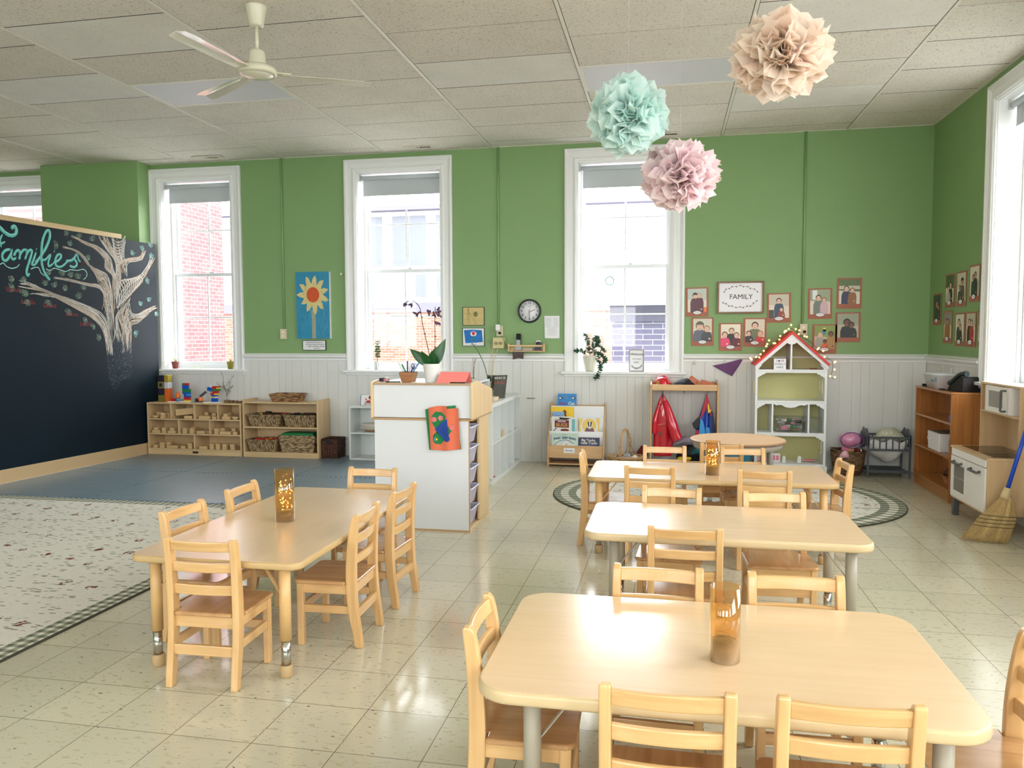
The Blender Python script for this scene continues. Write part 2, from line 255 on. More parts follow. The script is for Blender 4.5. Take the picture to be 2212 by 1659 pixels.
# ------------------------------------------------------------------ setting materials
def floor_mat():
    m, n, l, b = nt('vinyl_tile')
    tc = n.new('ShaderNodeTexCoord'); mp = n.new('ShaderNodeMapping'); mp.inputs['Location'].default_value = (1.695, -2.68, 0)
    br = n.new('ShaderNodeTexBrick'); br.offset = 0; br.squash = 1
    for k, v in (('Scale', 1), ('Mortar Size', .0016), ('Mortar Smooth', .1), ('Bias', 0), ('Brick Width', .3048), ('Row Height', .3048)): br.inputs[k].default_value = v
    br.inputs['Color1'].default_value = (*lin((212, 206, 182)), 1); br.inputs['Color2'].default_value = (*lin((202, 197, 174)), 1); br.inputs['Mortar'].default_value = (*lin((118, 104, 84)), 1)
    l.new(tc.outputs['Object'], mp.inputs[0]); l.new(mp.outputs[0], br.inputs['Vector'])
    # streaky chips
    def chips(scale, stretch, rot, lo, hi):
        mm = n.new('ShaderNodeMapping'); mm.inputs['Scale'].default_value = stretch; mm.inputs['Rotation'].default_value = (0, 0, rot)
        t = n.new('ShaderNodeTexNoise'); t.inputs['Scale'].default_value = scale; t.inputs['Detail'].default_value = 2; t.inputs['Roughness'].default_value = .4
        r = n.new('ShaderNodeMapRange'); r.inputs[1].default_value = lo; r.inputs[2].default_value = hi; r.clamp = True
        l.new(tc.outputs['Object'], mm.inputs[0]); l.new(mm.outputs[0], t.inputs['Vector']); l.new(t.outputs['Fac'], r.inputs[0]); return r.outputs[0]
    c1 = chips(34, (1, 2.6, 1), .3, .71, .735); c2 = chips(60, (1, 3, 1), 1.1, .69, .73); c3 = chips(26, (1, 2.2, 1), .8, .6, .68)
    last = br.outputs['Color']
    for fac, col in ((c3, (190, 182, 152)), (c2, (160, 150, 122)), (c1, (92, 72, 58))):
        mx = n.new('ShaderNodeMix'); mx.data_type = 'RGBA'; l.new(fac, mx.inputs[0]); l.new(last, mx.inputs[6]); mx.inputs[7].default_value = (*lin(col), 1); last = mx.outputs[2]
    l.new(last, b.inputs['Base Color'])
    w = n.new('ShaderNodeTexNoise'); w.inputs['Scale'].default_value = 1.7; w.inputs['Detail'].default_value = 5; l.new(tc.outputs['Object'], w.inputs['Vector'])
    mr = n.new('ShaderNodeMapRange'); mr.inputs[1].default_value = .3; mr.inputs[2].default_value = .7; mr.inputs[3].default_value = .09; mr.inputs[4].default_value = .2; l.new(w.outputs['Fac'], mr.inputs[0]); l.new(mr.outputs[0], b.inputs['Roughness'])
    bp = n.new('ShaderNodeBump'); bp.inputs['Strength'].default_value = .25; bp.inputs['Distance'].default_value = .0015
    w2 = n.new('ShaderNodeTexNoise'); w2.inputs['Scale'].default_value = 9; l.new(tc.outputs['Object'], w2.inputs['Vector']); l.new(w2.outputs['Fac'], bp.inputs['Height']); l.new(bp.outputs[0], b.inputs['Normal'])
    b.inputs['Specular IOR Level'].default_value = .6
    return m
def ceil_mat(name, base, hole, thr):
    m, n, l, b = nt(name)
    tc = n.new('ShaderNodeTexCoord'); mp = n.new('ShaderNodeMapping'); mp.inputs['Scale'].default_value = (1, 1.5, 1)
    t = n.new('ShaderNodeTexNoise'); t.inputs['Scale'].default_value = 75; t.inputs['Detail'].default_value = 2; t.inputs['Distortion'].default_value = 1.2
    r = n.new('ShaderNodeMapRange'); r.inputs[1].default_value = thr; r.inputs[2].default_value = thr+.05
    mx = n.new('ShaderNodeMix'); mx.data_type = 'RGBA'; mx.inputs[6].default_value = (*lin(base), 1); mx.inputs[7].default_value = (*lin(hole), 1)
    t2 = n.new('ShaderNodeTexNoise'); t2.inputs['Scale'].default_value = 3; t2.inputs['Detail'].default_value = 3
    mr = n.new('ShaderNodeMapRange'); mr.inputs[3].default_value = .9; mr.inputs[4].default_value = 1.08
    l.new(tc.outputs['Object'], mp.inputs[0]); l.new(mp.outputs[0], t.inputs['Vector']); l.new(t.outputs['Fac'], r.inputs[0]); l.new(r.outputs[0], mx.inputs[0])
    l.new(tc.outputs['Object'], t2.inputs['Vector']); l.new(t2.outputs['Fac'], mr.inputs[0])
    mm = n.new('ShaderNodeVectorMath'); mm.operation = 'SCALE'; l.new(mx.outputs[2], mm.inputs[0]); l.new(mr.outputs[0], mm.inputs['Scale']); l.new(mm.outputs[0], b.inputs['Base Color'])
    bp = n.new('ShaderNodeBump'); bp.inputs['Strength'].default_value = .5; bp.inputs['Distance'].default_value = .003; bp.invert = True
    l.new(t.outputs['Fac'], bp.inputs['Height']); l.new(bp.outputs[0], b.inputs['Normal']); b.inputs['Roughness'].default_value = .9
    return m
M_green = mat('green_wall_paint', (132, 166, 108), .5, bump=.25, bscale=55, vary=.03, vscale=2)
M_greenpipe = mat('green_pipe_paint', (136, 172, 112), .4)
M_wains = mat('wainscot_paint', (222, 222, 218), .45, vary=.03, vscale=3)
M_trim = mat('white_gloss_trim', (238, 239, 238), .28, bump=.05, bscale=20)
M_sash = mat('window_sash_paint', (236, 240, 242), .3)
M_pane = glass('window_glass', (250, 252, 252), .05)
M_floor = floor_mat()
M_dark = mat('dark_gap', (44, 40, 36), .9)
M_ceil = [ceil_mat('ceiling_tile', (228, 221, 210), (150, 138, 123), .615), ceil_mat('ceiling_tile_fresh', (230, 226, 219), (188, 180, 168), .635), ceil_mat('ceiling_tile_aged', (223, 215, 203), (146, 134, 119), .61)]
M_tbar = mat('ceiling_grid', (228, 223, 212), .5)
M_ext = mat('exterior_stone', (150, 150, 150), .8)

# ------------------------------------------------------------------ floor
b = MB(); b.add([(XL, YB, 0), (XW, YB, 0), (XW, YW+.3, 0), (XL, YW+.3, 0)], [(0, 1, 2, 3)]); struct(b.build('floor', M_floor))
# ------------------------------------------------------------------ ceiling: rows of 4 ft boards, seams staggered column by column
b = MB(); gx0 = -1.9172; gy0 = 4.8737
b.add([(XL-.3, YB-.3, CH+.0005), (XW+.3, YB-.3, CH+.0005), (XW+.3, YW+.3, CH+.0005), (XL-.3, YW+.3, CH+.0005)], [(3, 2, 1, 0)], 1)  # dark backing sheet stands in for the shade along the tile seams
lights = {(-2, 3), (1, 4)}
rs = random.Random(3)
for c in range(-7, 5):
    x0 = gx0+1.22*c; x1 = x0+1.22
    if x0 > XW: continue
    par = 1 if c % 2 == 0 else 0
    # seams of column c lie at odd m when c is even
    m_ = -29+((-29-par) % 2)
    while True:
        y0 = gy0+.305*m_; y1 = y0+.61
        if y0 > YW+.1: break
        if (c, m_) not in lights and y1 > YB:
            dz = rs.uniform(-.0012, .0018); k = rs.random(); k = 2 if k < .82 else (4 if k < .9 else 3)
            if (c, m_) in {(0, 3), (-2, -1), (-3, 2)}: k = 3
            g = .005; xa, xb = x0+.0165, x1-.0165
            b.box(max(xa, XL-.3), max(y0+g, YB-.2), CH-.002+dz, min(xb, XW+.2), min(y1-g, YW+.2), CH-.0003, k-2 if k == 2 else (0 if k < 2 else (2 if k == 3 else 3)))
        m_ += 2
    b.box(x0-.012, YB-.2, CH-.006, x0+.012, YW+.2, CH+.004, 4)
# perimeter angle
b.box(XL, YW-.02, CH-.006, XW, YW, CH+.004, 4); b.box(XW-.02, YB, CH-.006, XW, YW, CH+.004, 4)
struct(b.build('ceiling', [M_ceil[0], M_dark, M_ceil[1], M_ceil[2], M_tbar]))
ctop = MB(); ctop.box(XL-.4, YB-.4, CH+.05, XW+.4, YW+.5, CH+.3); struct(ctop.build('trim_roof_slab', M_dark)).name = 'trim_1'

# ------------------------------------------------------------------ walls with openings
def wall_open(name, wins, lo, hi, to_world, thick=.36):
    """wall panel along s in [lo,hi]; to_world(s, depth, z); depth 0 = room face, positive outwards"""
    b = MB()
    def slab(s0, s1, z0, z1):
        vs = [to_world(s, d, z) for z in (z0, z1) for d in (0, thick) for s in (s0, s1)]
        b.add(vs, [(0, 2, 3, 1), (4, 5, 7, 6), (0, 1, 5, 4), (2, 6, 7, 3), (0, 4, 6, 2), (1, 3, 7, 5)], 0)
    c = lo
    for a, e in sorted(wins):
        slab(c, a, 0, CH+.02); slab(a, e, 0, WZ0-.03); slab(a, e, WZ1+.02, CH+.02); c = e
    slab(c, hi, 0, CH+.02)
    return struct(b.build(name, M_green, recalc=True))
W_far = lambda s, d, z: (s, YW+d, z)
W_right = lambda s, d, z: (XW+d, s, z)
W_back = lambda s, d, z: (s, YB-d, z)
wall_open('wall_far', FAR_WINS, XL-.3, XW+.36, W_far)
wall_open('wall_right', RIGHT_WINS, YB-.3, YW, W_right)
wall_open('wall_back', BACK_WINS, XL-.3, XW, W_back)
b = MB(); b.box(XL-.3, YB, 0, XL, YW, CH+.02); struct(b.build('wall_left', M_green))
# pillar standing out of the far wall between the two left windows
b = MB(); b.box(-7.41, 8.24, 0, -6.10, YW-.001, CH-.003); struct(b.build('wall_pillar', M_green, bevel=.003))

# wainscot boards (vertical tongue and groove) + chair rail
def wainscot(name, lo, hi, to_world, top=1.13, seed=1):
    b = MB(); r = random.Random(seed); s = lo
    while s < hi-.001:
        w = r.choice([.105, .083, .135, .12]); e = min(s+w, hi); g = .002
        pts = [(s, .0115), (s+g, .016), (e-g, .016), (e, .0115)]
        for i in range(3):
            (a0, d0), (a1, d1) = pts[i], pts[i+1]
            b.add([to_world(a0, -d0, 0), to_world(a1, -d1, 0), to_world(a1, -d1, top), to_world(a0, -d0, top)], [(0, 1, 2, 3)])
        s = e
    b.add([to_world(lo, -.003, top), to_world(hi, -.003, top), to_world(hi, -.016, top), to_world(lo, -.016, top)], [(0, 1, 2, 3)])
    return struct(b.build(name, M_wains, recalc=False))
RAIL = [(0, 1.106), (.017, 1.106), (.022, 1.112), (.022, 1.128), (.027, 1.134), (.036, 1.142), (.044, 1.150), (.050, 1.152), (.050, 1.166), (.044, 1.170), (.030, 1.174), (.024, 1.182), (.012, 1.190), (0, 1.192)]
def moulding(b, prof, P0, P1, out, m=0):
    """profile (depth, z) swept from P0 to P1 (xy), out = unit xy towards the room"""
    n = len(prof); vs = []
    for P in (P0, P1):
        for d, z in prof: vs.append((P[0]+out[0]*d, P[1]+out[1]*d, z))
    b.add(vs, [(i, i+1, n+i+1, n+i) for i in range(n-1)]+[list(range(n)), list(range(2*n-1, n-1, -1))], m)
def skirting(b, lo, hi, w): pass
tw = 2
def spans(wins, lo, hi, mg):
    out = []; c = lo
    for a, e in sorted(wins):
        if a-mg > c: out.append((c, a-mg))
        c = e+mg
    if hi > c: out.append((c, hi))
    return out
k = 2
for i, (a, e) in enumerate(spans(FAR_WINS, XL, XW, .142)):
    if a > -7.3 or True:
        segs = [(a, e)] if not (a < -7 < e) else [(a, -7.41), (-6.10, e)]
        for (p, q_) in segs:
            if q_-p < .01: continue
            b = MB(); moulding(b, RAIL, (p, YW), (q_, YW), (0, -1)); o = struct(b.build('trim_%d' % k, M_trim, recalc=True)); k += 1
for i, (a, e) in enumerate(spans(RIGHT_WINS, YB, YW-.05, .142)):
    b = MB(); moulding(b, RAIL, (XW, a), (XW, e), (-1, 0)); struct(b.build('trim_%d' % k, M_trim, recalc=True)); k += 1
for wins, lo, hi, fn in ((FAR_WINS, XL, XW-.016, W_far), (RIGHT_WINS, YB, YW-.016, W_right)):
    for j, (a, e) in enumerate(spans(wins, lo, hi, .14)):
        o = wainscot('trim_%d' % k, a, e, fn, seed=5+k); k += 1
    for a, e in wins: o = wainscot('trim_%d' % k, a-.14, e+.14, fn, top=WZ0-.029, seed=9+k); k += 1

# ------------------------------------------------------------------ windows
M_shade = mat('roller_shade_fabric', (196, 202, 206), .8)
CAS = [(0, 0), (.012, 0), (.018, .006), (.018, .012), (.026, .016), (.030, .03), (.024, .044), (.018, .05), (.018, .095), (.024, .1), (.028, .112), (.036, .118), (.036, .132), (.030, .142), (0, .142)]
def sash(name, s0, s1, z0, z1, d, tw_, root, zm, extra=0):
    """double hung sash; d depth of its inner face"""
    b = MB(); T = .034; st = .042
    def bx(a0, a1, c0, c1, dd=T, off=0):
        vs = [tw_(s, d+off+q, z) for z in (c0, c1) for q in (0, dd) for s in (a0, a1)]
        b.add(vs, [(0, 2, 3, 1), (4, 5, 7, 6), (0, 1, 5, 4), (2, 6, 7, 3), (0, 4, 6, 2), (1, 3, 7, 5)])
    bb = .085 if extra else .038
    bx(s0, s0+st, z0, z1); bx(s1-st, s1, z0, z1); bx(s0+st, s1-st, z0, z0+bb); bx(s0+st, s1-st, z1-.04, z1)
    sm = (s0+s1)/2; bx(sm-.008, sm+.008, z0+bb, z1-.04, .02, .007)
    bx(s0+st, sm-.008, zm-.008, zm+.008, .02, .007); bx(sm+.008, s1-st, zm-.008, zm+.008, .02, .007)
    fr = b.build(name, M_sash, root, bevel=.004, recalc=True)
    p = MB(); g0, g1 = s0+st-.004, s1-st+.004
    p.add([tw_(g0, d+.018, z0+bb-.004), tw_(g1, d+.018, z0+bb-.004), tw_(g1, d+.018, z1-.036), tw_(g0, d+.018, z1-.036)], [(0, 1, 2, 3)])
    p.build('glass_pane', M_pane, fr)
    return fr
def make_window(idx, s0, s1, tw_, sgn=1, shade=None):
    root = bpy.data.objects.new('window_%d' % idx, None); COL.objects.link(root); root['kind'] = 'structure'
    root.location = tw_((s0+s1)/2, 0, WZ0-.03)
    # mitred casing
    b = MB(); n = len(CAS); ring = []
    z0 = WZ0; path = [((s0, z0), (-1, 0)), ((s0, WZ1), (-1, 1)), ((s1, WZ1), (1, 1)), ((s1, z0), (1, 0))]
    vs = []
    for (s, z), (ox, oz) in path:
        for dep, w in CAS: vs.append(tw_(s+ox*w, -dep, z+oz*w))
    fs = []
    for i in range(3):
        for j in range(n-1): fs.append((i*n+j, i*n+j+1, (i+1)*n+j+1, (i+1)*n+j))
    fs += [list(range(n)), list(range(4*n-1, 3*n-1, -1))]
    b.add(vs, fs); b.build('casing', M_trim, root, recalc=True)
    # jambs lining the deep opening
    b = MB()
    def q(a, c, e, f): b.add([a, c, e, f], [(0, 1, 2, 3)])
    def bx(a0, a1, d0, d1, c0, c1):
        vs = [tw_(s, dd, z) for z in (c0, c1) for dd in (d0, d1) for s in (a0, a1)]
        b.add(vs, [(0, 2, 3, 1), (4, 5, 7, 6), (0, 1, 5, 4), (2, 6, 7, 3), (0, 4, 6, 2), (1, 3, 7, 5)])
    bx(s0-.0, s0+.006, 0, .355, WZ0, WZ1); bx(s1-.006, s1, 0, .355, WZ0, WZ1); bx(s0, s1, 0, .355, WZ1-.006, WZ1+.02)
    for s, e in ((s0+.006, s0+.03), (s1-.03, s1-.006)):      # stop beads and pulley stiles
        bx(s, e, .19, .215, WZ0, WZ1-.006); bx(s, e if s < (s0+s1)/2 else e, .262, .268, WZ0, WZ1-.006); bx(s, e, .31, .35, WZ0, WZ1-.006)
    bx(s0+.006, s1-.006, .31, .35, WZ1-.04, WZ1-.006)
    b.build('jamb', M_trim, root, recalc=True)
    # stool and apron
    b = MB()
    bx2 = lambda a0, a1, d0, d1, c0, c1: b.add([tw_(s, dd, z) for z in (c0, c1) for dd in (d0, d1) for s in (a0, a1)], [(0, 2, 3, 1), (4, 5, 7, 6), (0, 1, 5, 4), (2, 6, 7, 3), (0, 4, 6, 2), (1, 3, 7, 5)])
    bx2(s0-.175, s1+.175, -.075, -.0, WZ0-.028, WZ0); bx2(s0+.001, s1-.001, 0, .355, WZ0-.028, WZ0); bx2(s0-.15, s1+.15, -.035, -.018, WZ0-.055, WZ0-.028)
    b.build('stool', M_trim, root, bevel=.006, recalc=True)
    zc = 2.14; a0, a1 = s0+.012, s1-.012
    sash('lower_sash', a0, a1, WZ0+.002, zc+.02, .217, tw_, root, 1.62, 1)
    sash('upper_sash', a0, a1, zc-.02, WZ1-.008, .270, tw_, root, 2.68)
    lk = MB(); c = tw_((s0+s1)/2+.06, .225, zc+.028); lk.sphere(c, .014, 10); lk.bar((c[0]-.03, c[1], c[2]), (c[0]+.03, c[1], c[2]), .012, .012); lk.build('sash_lock', mat('pale_metal', (200, 205, 205), .35, metal=.6), root)
    return root
wi = 1
for a, e in FAR_WINS: make_window(wi, a, e, W_far); wi += 1
for a, e in RIGHT_WINS: make_window(wi, a, e, W_right); wi += 1
for a, e in BACK_WINS: make_window(wi, a, e, W_back); wi += 1
# roller shades
def shade(label, s0, s1, tw_, zb, dirv):
    c = tw_((s0+s1)/2, .10, 3.19); t = thing('roller_shade', label, 'window shade', c)
    b = MB(); b.cyl(tw_(s0+.02, .10, 3.19), tw_(s1-.012, .10, 3.19), .024, 20); r_ = b.build('roller', M_shade, t)
    b = MB(); vs = [tw_(s, d, z) for z in (zb, 3.185) for d in (.122, .124) for s in (s0+.04, s1-.03)]
    b.add(vs, [(0, 2, 3, 1), (4, 5, 7, 6), (0, 1, 5, 4), (2, 6, 7, 3), (0, 4, 6, 2), (1, 3, 7, 5)]); vs = [tw_(s, d, z) for z in (zb-.004, zb+.014) for d in (.118, .128) for s in (s0+.04, s1-.03)]
    b.add(vs, [(0, 2, 3, 1), (4, 5, 7, 6), (0, 1, 5, 4), (2, 6, 7, 3), (0, 4, 6, 2), (1, 3, 7, 5)]); b.build('shade_cloth', M_shade, t, recalc=True)
    b = MB()
    for s in (s0+.008, s1-.012):
        vs = [tw_(p, d, z) for z in (3.155, 3.228) for d in (.07, .13) for p in (s, s+.008 if s < (s0+s1)/2 else s+.005)]
        b.add(vs, [(0, 2, 3, 1), (4, 5, 7, 6), (0, 1, 5, 4), (2, 6, 7, 3), (0, 4, 6, 2), (1, 3, 7, 5)])
    b.build('bracket', mat('shade_bracket', (205, 205, 200), .4), t, recalc=True)
    b = MB(); b.tube([tw_(s0+.03, .10, 3.18), tw_(s0+.031, .10, 2.2), tw_(s0+.036, .10, 1.75), tw_(s0+.041, .10, 2.2), tw_(s0+.044, .10, 3.18)], .0013, 5); b.build('pull_chain', M_trim, t)
shade('white roller shade at the top of the far window nearest the chalkboard', -5.98, -5.06, W_far, 3.0, 1)
shade('white roller shade at the top of the far window behind the orchid', -3.485, -2.50, W_far, 2.995, 1)
shade('white roller shade at the top of the far window behind the pink pompom', -0.965, 0.02, W_far, 2.985, 1)
shade('white roller shade at the top of the right wall window above the play kitchen', 5.95, 6.95, W_right, 3.02, 1)
shade('white roller shade at the top of the window left of the green pillar', -8.5, -7.5, W_far, 3.04, 1)

# ------------------------------------------------------------------ outside
def brick(name, c1, c2, mortar, sc=1.0, rot=(PI/2, 0, 0), bw=.215):
    m, n, l, bs = nt(name); tc = n.new('ShaderNodeTexCoord'); mp = n.new('ShaderNodeMapping'); mp.inputs['Rotation'].default_value = rot
    br = n.new('ShaderNodeTexBrick')
    for k_, v in (('Scale', 1/sc), ('Mortar Size', .006), ('Mortar Smooth', .3), ('Brick Width', bw), ('Row Height', .075), ('Bias', -.2)): br.inputs[k_].default_value = v
    br.inputs['Color1'].default_value = (*lin(c1), 1); br.inputs['Color2'].default_value = (*lin(c2), 1); br.inputs['Mortar'].default_value = (*lin(mortar), 1)
    l.new(tc.outputs['Object'], mp.inputs[0]); l.new(mp.outputs[0], br.inputs['Vector']); l.new(br.outputs['Color'], bs.inputs['Base Color']); bs.inputs['Roughness'].default_value = .9
    return m
M_b1 = brick('orange_brick', (128, 82, 66), (146, 104, 90), (164, 150, 142))
M_b2 = brick('red_brick', (126, 74, 76), (138, 88, 88), (166, 134, 136), rot=(PI/2, PI/2, 0))
M_b3 = brick('purple_brick', (92, 84, 112), (104, 96, 122), (158, 152, 172), sc=1.0, bw=.27)
M_white = mat('exterior_white_trim', (196, 198, 202), .8)
M_band = mat('exterior_grey_band', (98, 96, 114), .8)
M_ewin = mat('exterior_window_glass', (98, 104, 112), .3)
g = thing('brick_building', 'long brick school wing with white window bays seen beyond the far windows', 'building', (-8, 22.5, -1))
b = MB(); b.box(-20, 22, -1, 5, 26, 2.07); b.build('brick_wall', M_b1, g)
b = MB(); b.box(-20, 21.95, 2.07, 5, 26, 2.35); b.build('stone_band', M_band, g)
b = MB(); b.box(-20, 22, 2.35, 5, 26, 5.0); b.build('white_facade', M_white, g)
b = MB(); b.box(-20, 21.7, 5.0, 5, 26, 5.12, 0); b.build('cornice', M_band, g)
x = -19.9
fi = 0
while x < -4.5:
    for z0, z1 in ((2.52, 3.16), (3.43, 4.86)):
        b = MB(); b.box(x, 21.94, z0, x+.47, 21.99, z1); b.box(x+.53, 21.94, z0, x+1.0, 21.99, z1); b.build('window', M_ewin, g)
    x += 1.33
g = thing('brick_wing', 'tall red brick side wall close outside the window nearest the chalkboard', 'building', (-9.5, 13.5, -1))
b = MB(); b.box(-13, 12.0, -1, -9.0, 14.75, 7.5); b.build('brick_wall', M_b2, g); b = MB(); b.box(-13.1, 11.9, 7.5, -8.9, 14.85, 7.7); b.build('coping', M_band, g)
g = thing('brick_pier', 'purple brick pier with stone cap outside the window behind the coat rack', 'chimney', (.6, 11.4, -1))
b = MB(); b.box(-.77, 11, -1, 2.2, 11.8, 1.58); b.build('brick_wall', M_b3, g)
b = MB(); b.box(-.8, 10.96, 1.58, 2.23, 11.84, 1.80); b.build('patterned_course', mat('pier_course', (84, 76, 100), .8), g)
b = MB(); b.box(-.92, 10.86, 1.80, 2.33, 11.94, 2.02); b.build('stone_cap', M_white, g)
b = MB(); b.box(-60, YW+.4, -1.05, 60, 90, -1.0); b.box(XW+.4, -60, -1.05, 60, YW+.4, -1.0); b.box(-60, -60, -1.05, XW+.4, YB-.4, -1.0)
o = b.build('ground_outside', mat('pale_pavement', (176, 176, 172), .9)); struct(o); o.name = 'floor_outside'  # unseen ground, made pale to bounce daylight up to the ceiling
# ------------------------------------------------------------------ furniture materials
M_wchair = wood('maple_chair_wood', (228, 188, 132), (210, 164, 106), .3, 2, 1.0)
M_wchairx = wood('maple_rail_wood', (228, 188, 132), (208, 162, 104), .3, 0, 1.0)
M_seat = wood('glossy_seat_wood', (204, 158, 106), (176, 128, 82), .2, 1, .8, coat=.6)
M_top = wood('maple_laminate', (234, 203, 166), (230, 197, 158), .24, 0, .9, coat=.45, contrast=1.0)
M_top2 = wood('maple_laminate_long', (226, 196, 160), (221, 189, 152), .28, 1, .9, coat=.1)
M_edge = mat('maple_edge_band', (200, 168, 118), .25)
M_edgel = mat('light_edge_band', (214, 190, 148), .35)
M_legw = mat('maple_table_leg', (216, 176, 118), .35)
M_legg = mat('grey_beige_leg', (168, 160, 142), .4)
M_chrome = mat('chrome', (200, 200, 200), .15, metal=1)
M_foot = mat('tan_rubber_foot', (196, 166, 122), .6)

# ------------------------------------------------------------------ ceiling things
M_diff = mat('light_diffuser', (214, 214, 220), .5)
def ceiling_light(c, m_, label):
    x0 = gx0+1.22*c+.012; x1 = x0+1.196; y0 = gy0+.305*m_; y1 = y0+.61
    t = thing('ceiling_light', label, 'ceiling light', ((x0+x1)/2, (y0+y1)/2, CH), group='flat panel lights set in the ceiling')
    b = MB()
    for a in ((x0, y0, x1, y0+.02), (x0, y1-.02, x1, y1), (x0, y0+.02, x0+.02, y1-.02), (x1-.02, y0+.02, x1, y1-.02)): b.box(a[0], a[1], CH-.006, a[2], a[3], CH+.011)
    b.build('frame', M_tbar, t); b = MB(); b.box(x0+.02, y0+.02, CH-.002, x1-.02, y1-.02, CH+.010); b.build('diffuser', M_diff, t)
ceiling_light(-2, 3, 'unlit flat white panel light in the ceiling behind the fan')
ceiling_light(1, 4, 'unlit flat grey panel light in the ceiling beside the mint pompom')
M_vent = mat('vent_cream', (220, 214, 198), .5)
def vent(x0, x1, y0, y1, label, full):
    t = thing('ceiling_vent', label, 'vent', ((x0+x1)/2, (y0+y1)/2, CH-.006), group='air vents in the ceiling')
    b = MB(); z = CH-.006
    b.box(x0, y0, z-.006, x1, y0+.02, z); b.box(x0, y1-.02, z-.006, x1, y1, z); b.box(x0, y0+.02, z-.006, x0+.03, y1-.02, z); b.box(x1-.03, y0+.02, z-.006, x1, y1-.02, z); b.box((x0+x1)/2-.008, y0+.02, z-.006, (x0+x1)/2+.008, y1-.02, z)
    b.build('frame', M_vent, t); b = MB(); b.box(x0+.03, y0+.02, z-.001, x1-.03, y1-.02, z); b.build('duct_opening', M_dark, t)
    b = MB(); n = 14
    for i in range(n):
        x = x0+.035+(x1-x0-.07)*i/(n-1)
        if abs(x-(x0+x1)/2) < .012: continue
        if x < (x0+x1)/2 and not full: b.box(x-.008, y0+.02, z-.005, x+.009, y1-.02, z-.002)
        else: b.box(x-.002, y0+.02, z-.005, x+.002, y1-.02, z-.001)
    b.build('louvers', M_vent, t)
vent(-2.84, -2.51, 8.215, 8.34, 'cream ceiling vent above the left side of the orchid window', False)
vent(-5.35, -5.01, 8.165, 8.30, 'cream ceiling vent above the window nearest the chalkboard', False)
vent(-.21, .10, 8.215, 8.33, 'cream ceiling vent above the window behind the mint pompom', True)
# fan
M_fan = mat('cream_enamel', (222, 218, 196), .25, coat=.3)
M_fanb = mat('fan_blade_gloss', (226, 224, 210), .12, coat=.6)
def fan():
    fx, fy = -2.536, 4.602
    t = thing('ceiling_fan', 'cream three bladed ceiling fan hanging on a short rod', 'ceiling fan', (fx, fy, CH))
    b = MB(); b.lathe([(.068, CH), (.066, CH-.008), (.045, CH-.115), (.040, CH-.122), (.014, CH-.124)], (fx, fy, 0), 28); b.build('canopy', M_fan, t)
    b = MB(); b.cyl((fx, fy, CH-.12), (fx, fy, 3.16), .012, 14); b.build('rod', M_fan, t)
    b = MB(); b.lathe([(.014, 3.178), (.044, 3.172), (.05, 3.155), (.056, 3.085), (.058, 3.078)], (fx, fy, 0), 28); b.build('motor_cover', M_fan, t)
    b = MB(); b.lathe([(.03, 3.078), (.10, 3.072), (.118, 3.058), (.122, 3.045), (.118, 3.03), (.105, 3.022), (.098, 3.024), (.09, 3.018), (.05, 3.006), (.0001, 3.002)], (fx, fy, 0), 36); b.build('motor_housing', M_fan, t)
    for a in (29, 149, 263):
        R = Matrix.Translation((fx, fy, 3.04)) @ Matrix.Rotation(math.radians(a), 4, 'Z')
        b = MB(); P = []
        # creased blade: two facets
        for u, w in ((.15, .040), (.30, .052), (.64, .066), (.70, .056)):
            P.append([(u, -w, -.014), (u, -w*.15, .004), (u, w, -.006)])
        vs = [R @ Vector(v) for r_ in P for v in r_]; vs2 = [v+Vector((0, 0, -.002)) for v in vs]; n = len(vs)
        fs = []
        for i in range(3):
            for j in range(2):
                fs.append((i*3+j, i*3+j+1, i*3+4+j, i*3+3+j)); fs.append((n+i*3+3+j, n+i*3+4+j, n+i*3+j+1, n+i*3+j))
        rim = [0, 3, 6, 9, 10, 11, 8, 5, 2, 1]
        for i in range(len(rim)): fs.append((rim[i], rim[(i+1) % len(rim)], n+rim[(i+1) % len(rim)], n+rim[i]))
        b.add(vs+vs2, fs); bl = b.build('blade', M_fanb, t, recalc=True)
        b = MB(); b.box(.095, -.028, -.004, .2, .028, .004, M=R); b.build('blade_bracket', M_fan, bl, bevel=.002)
fan()
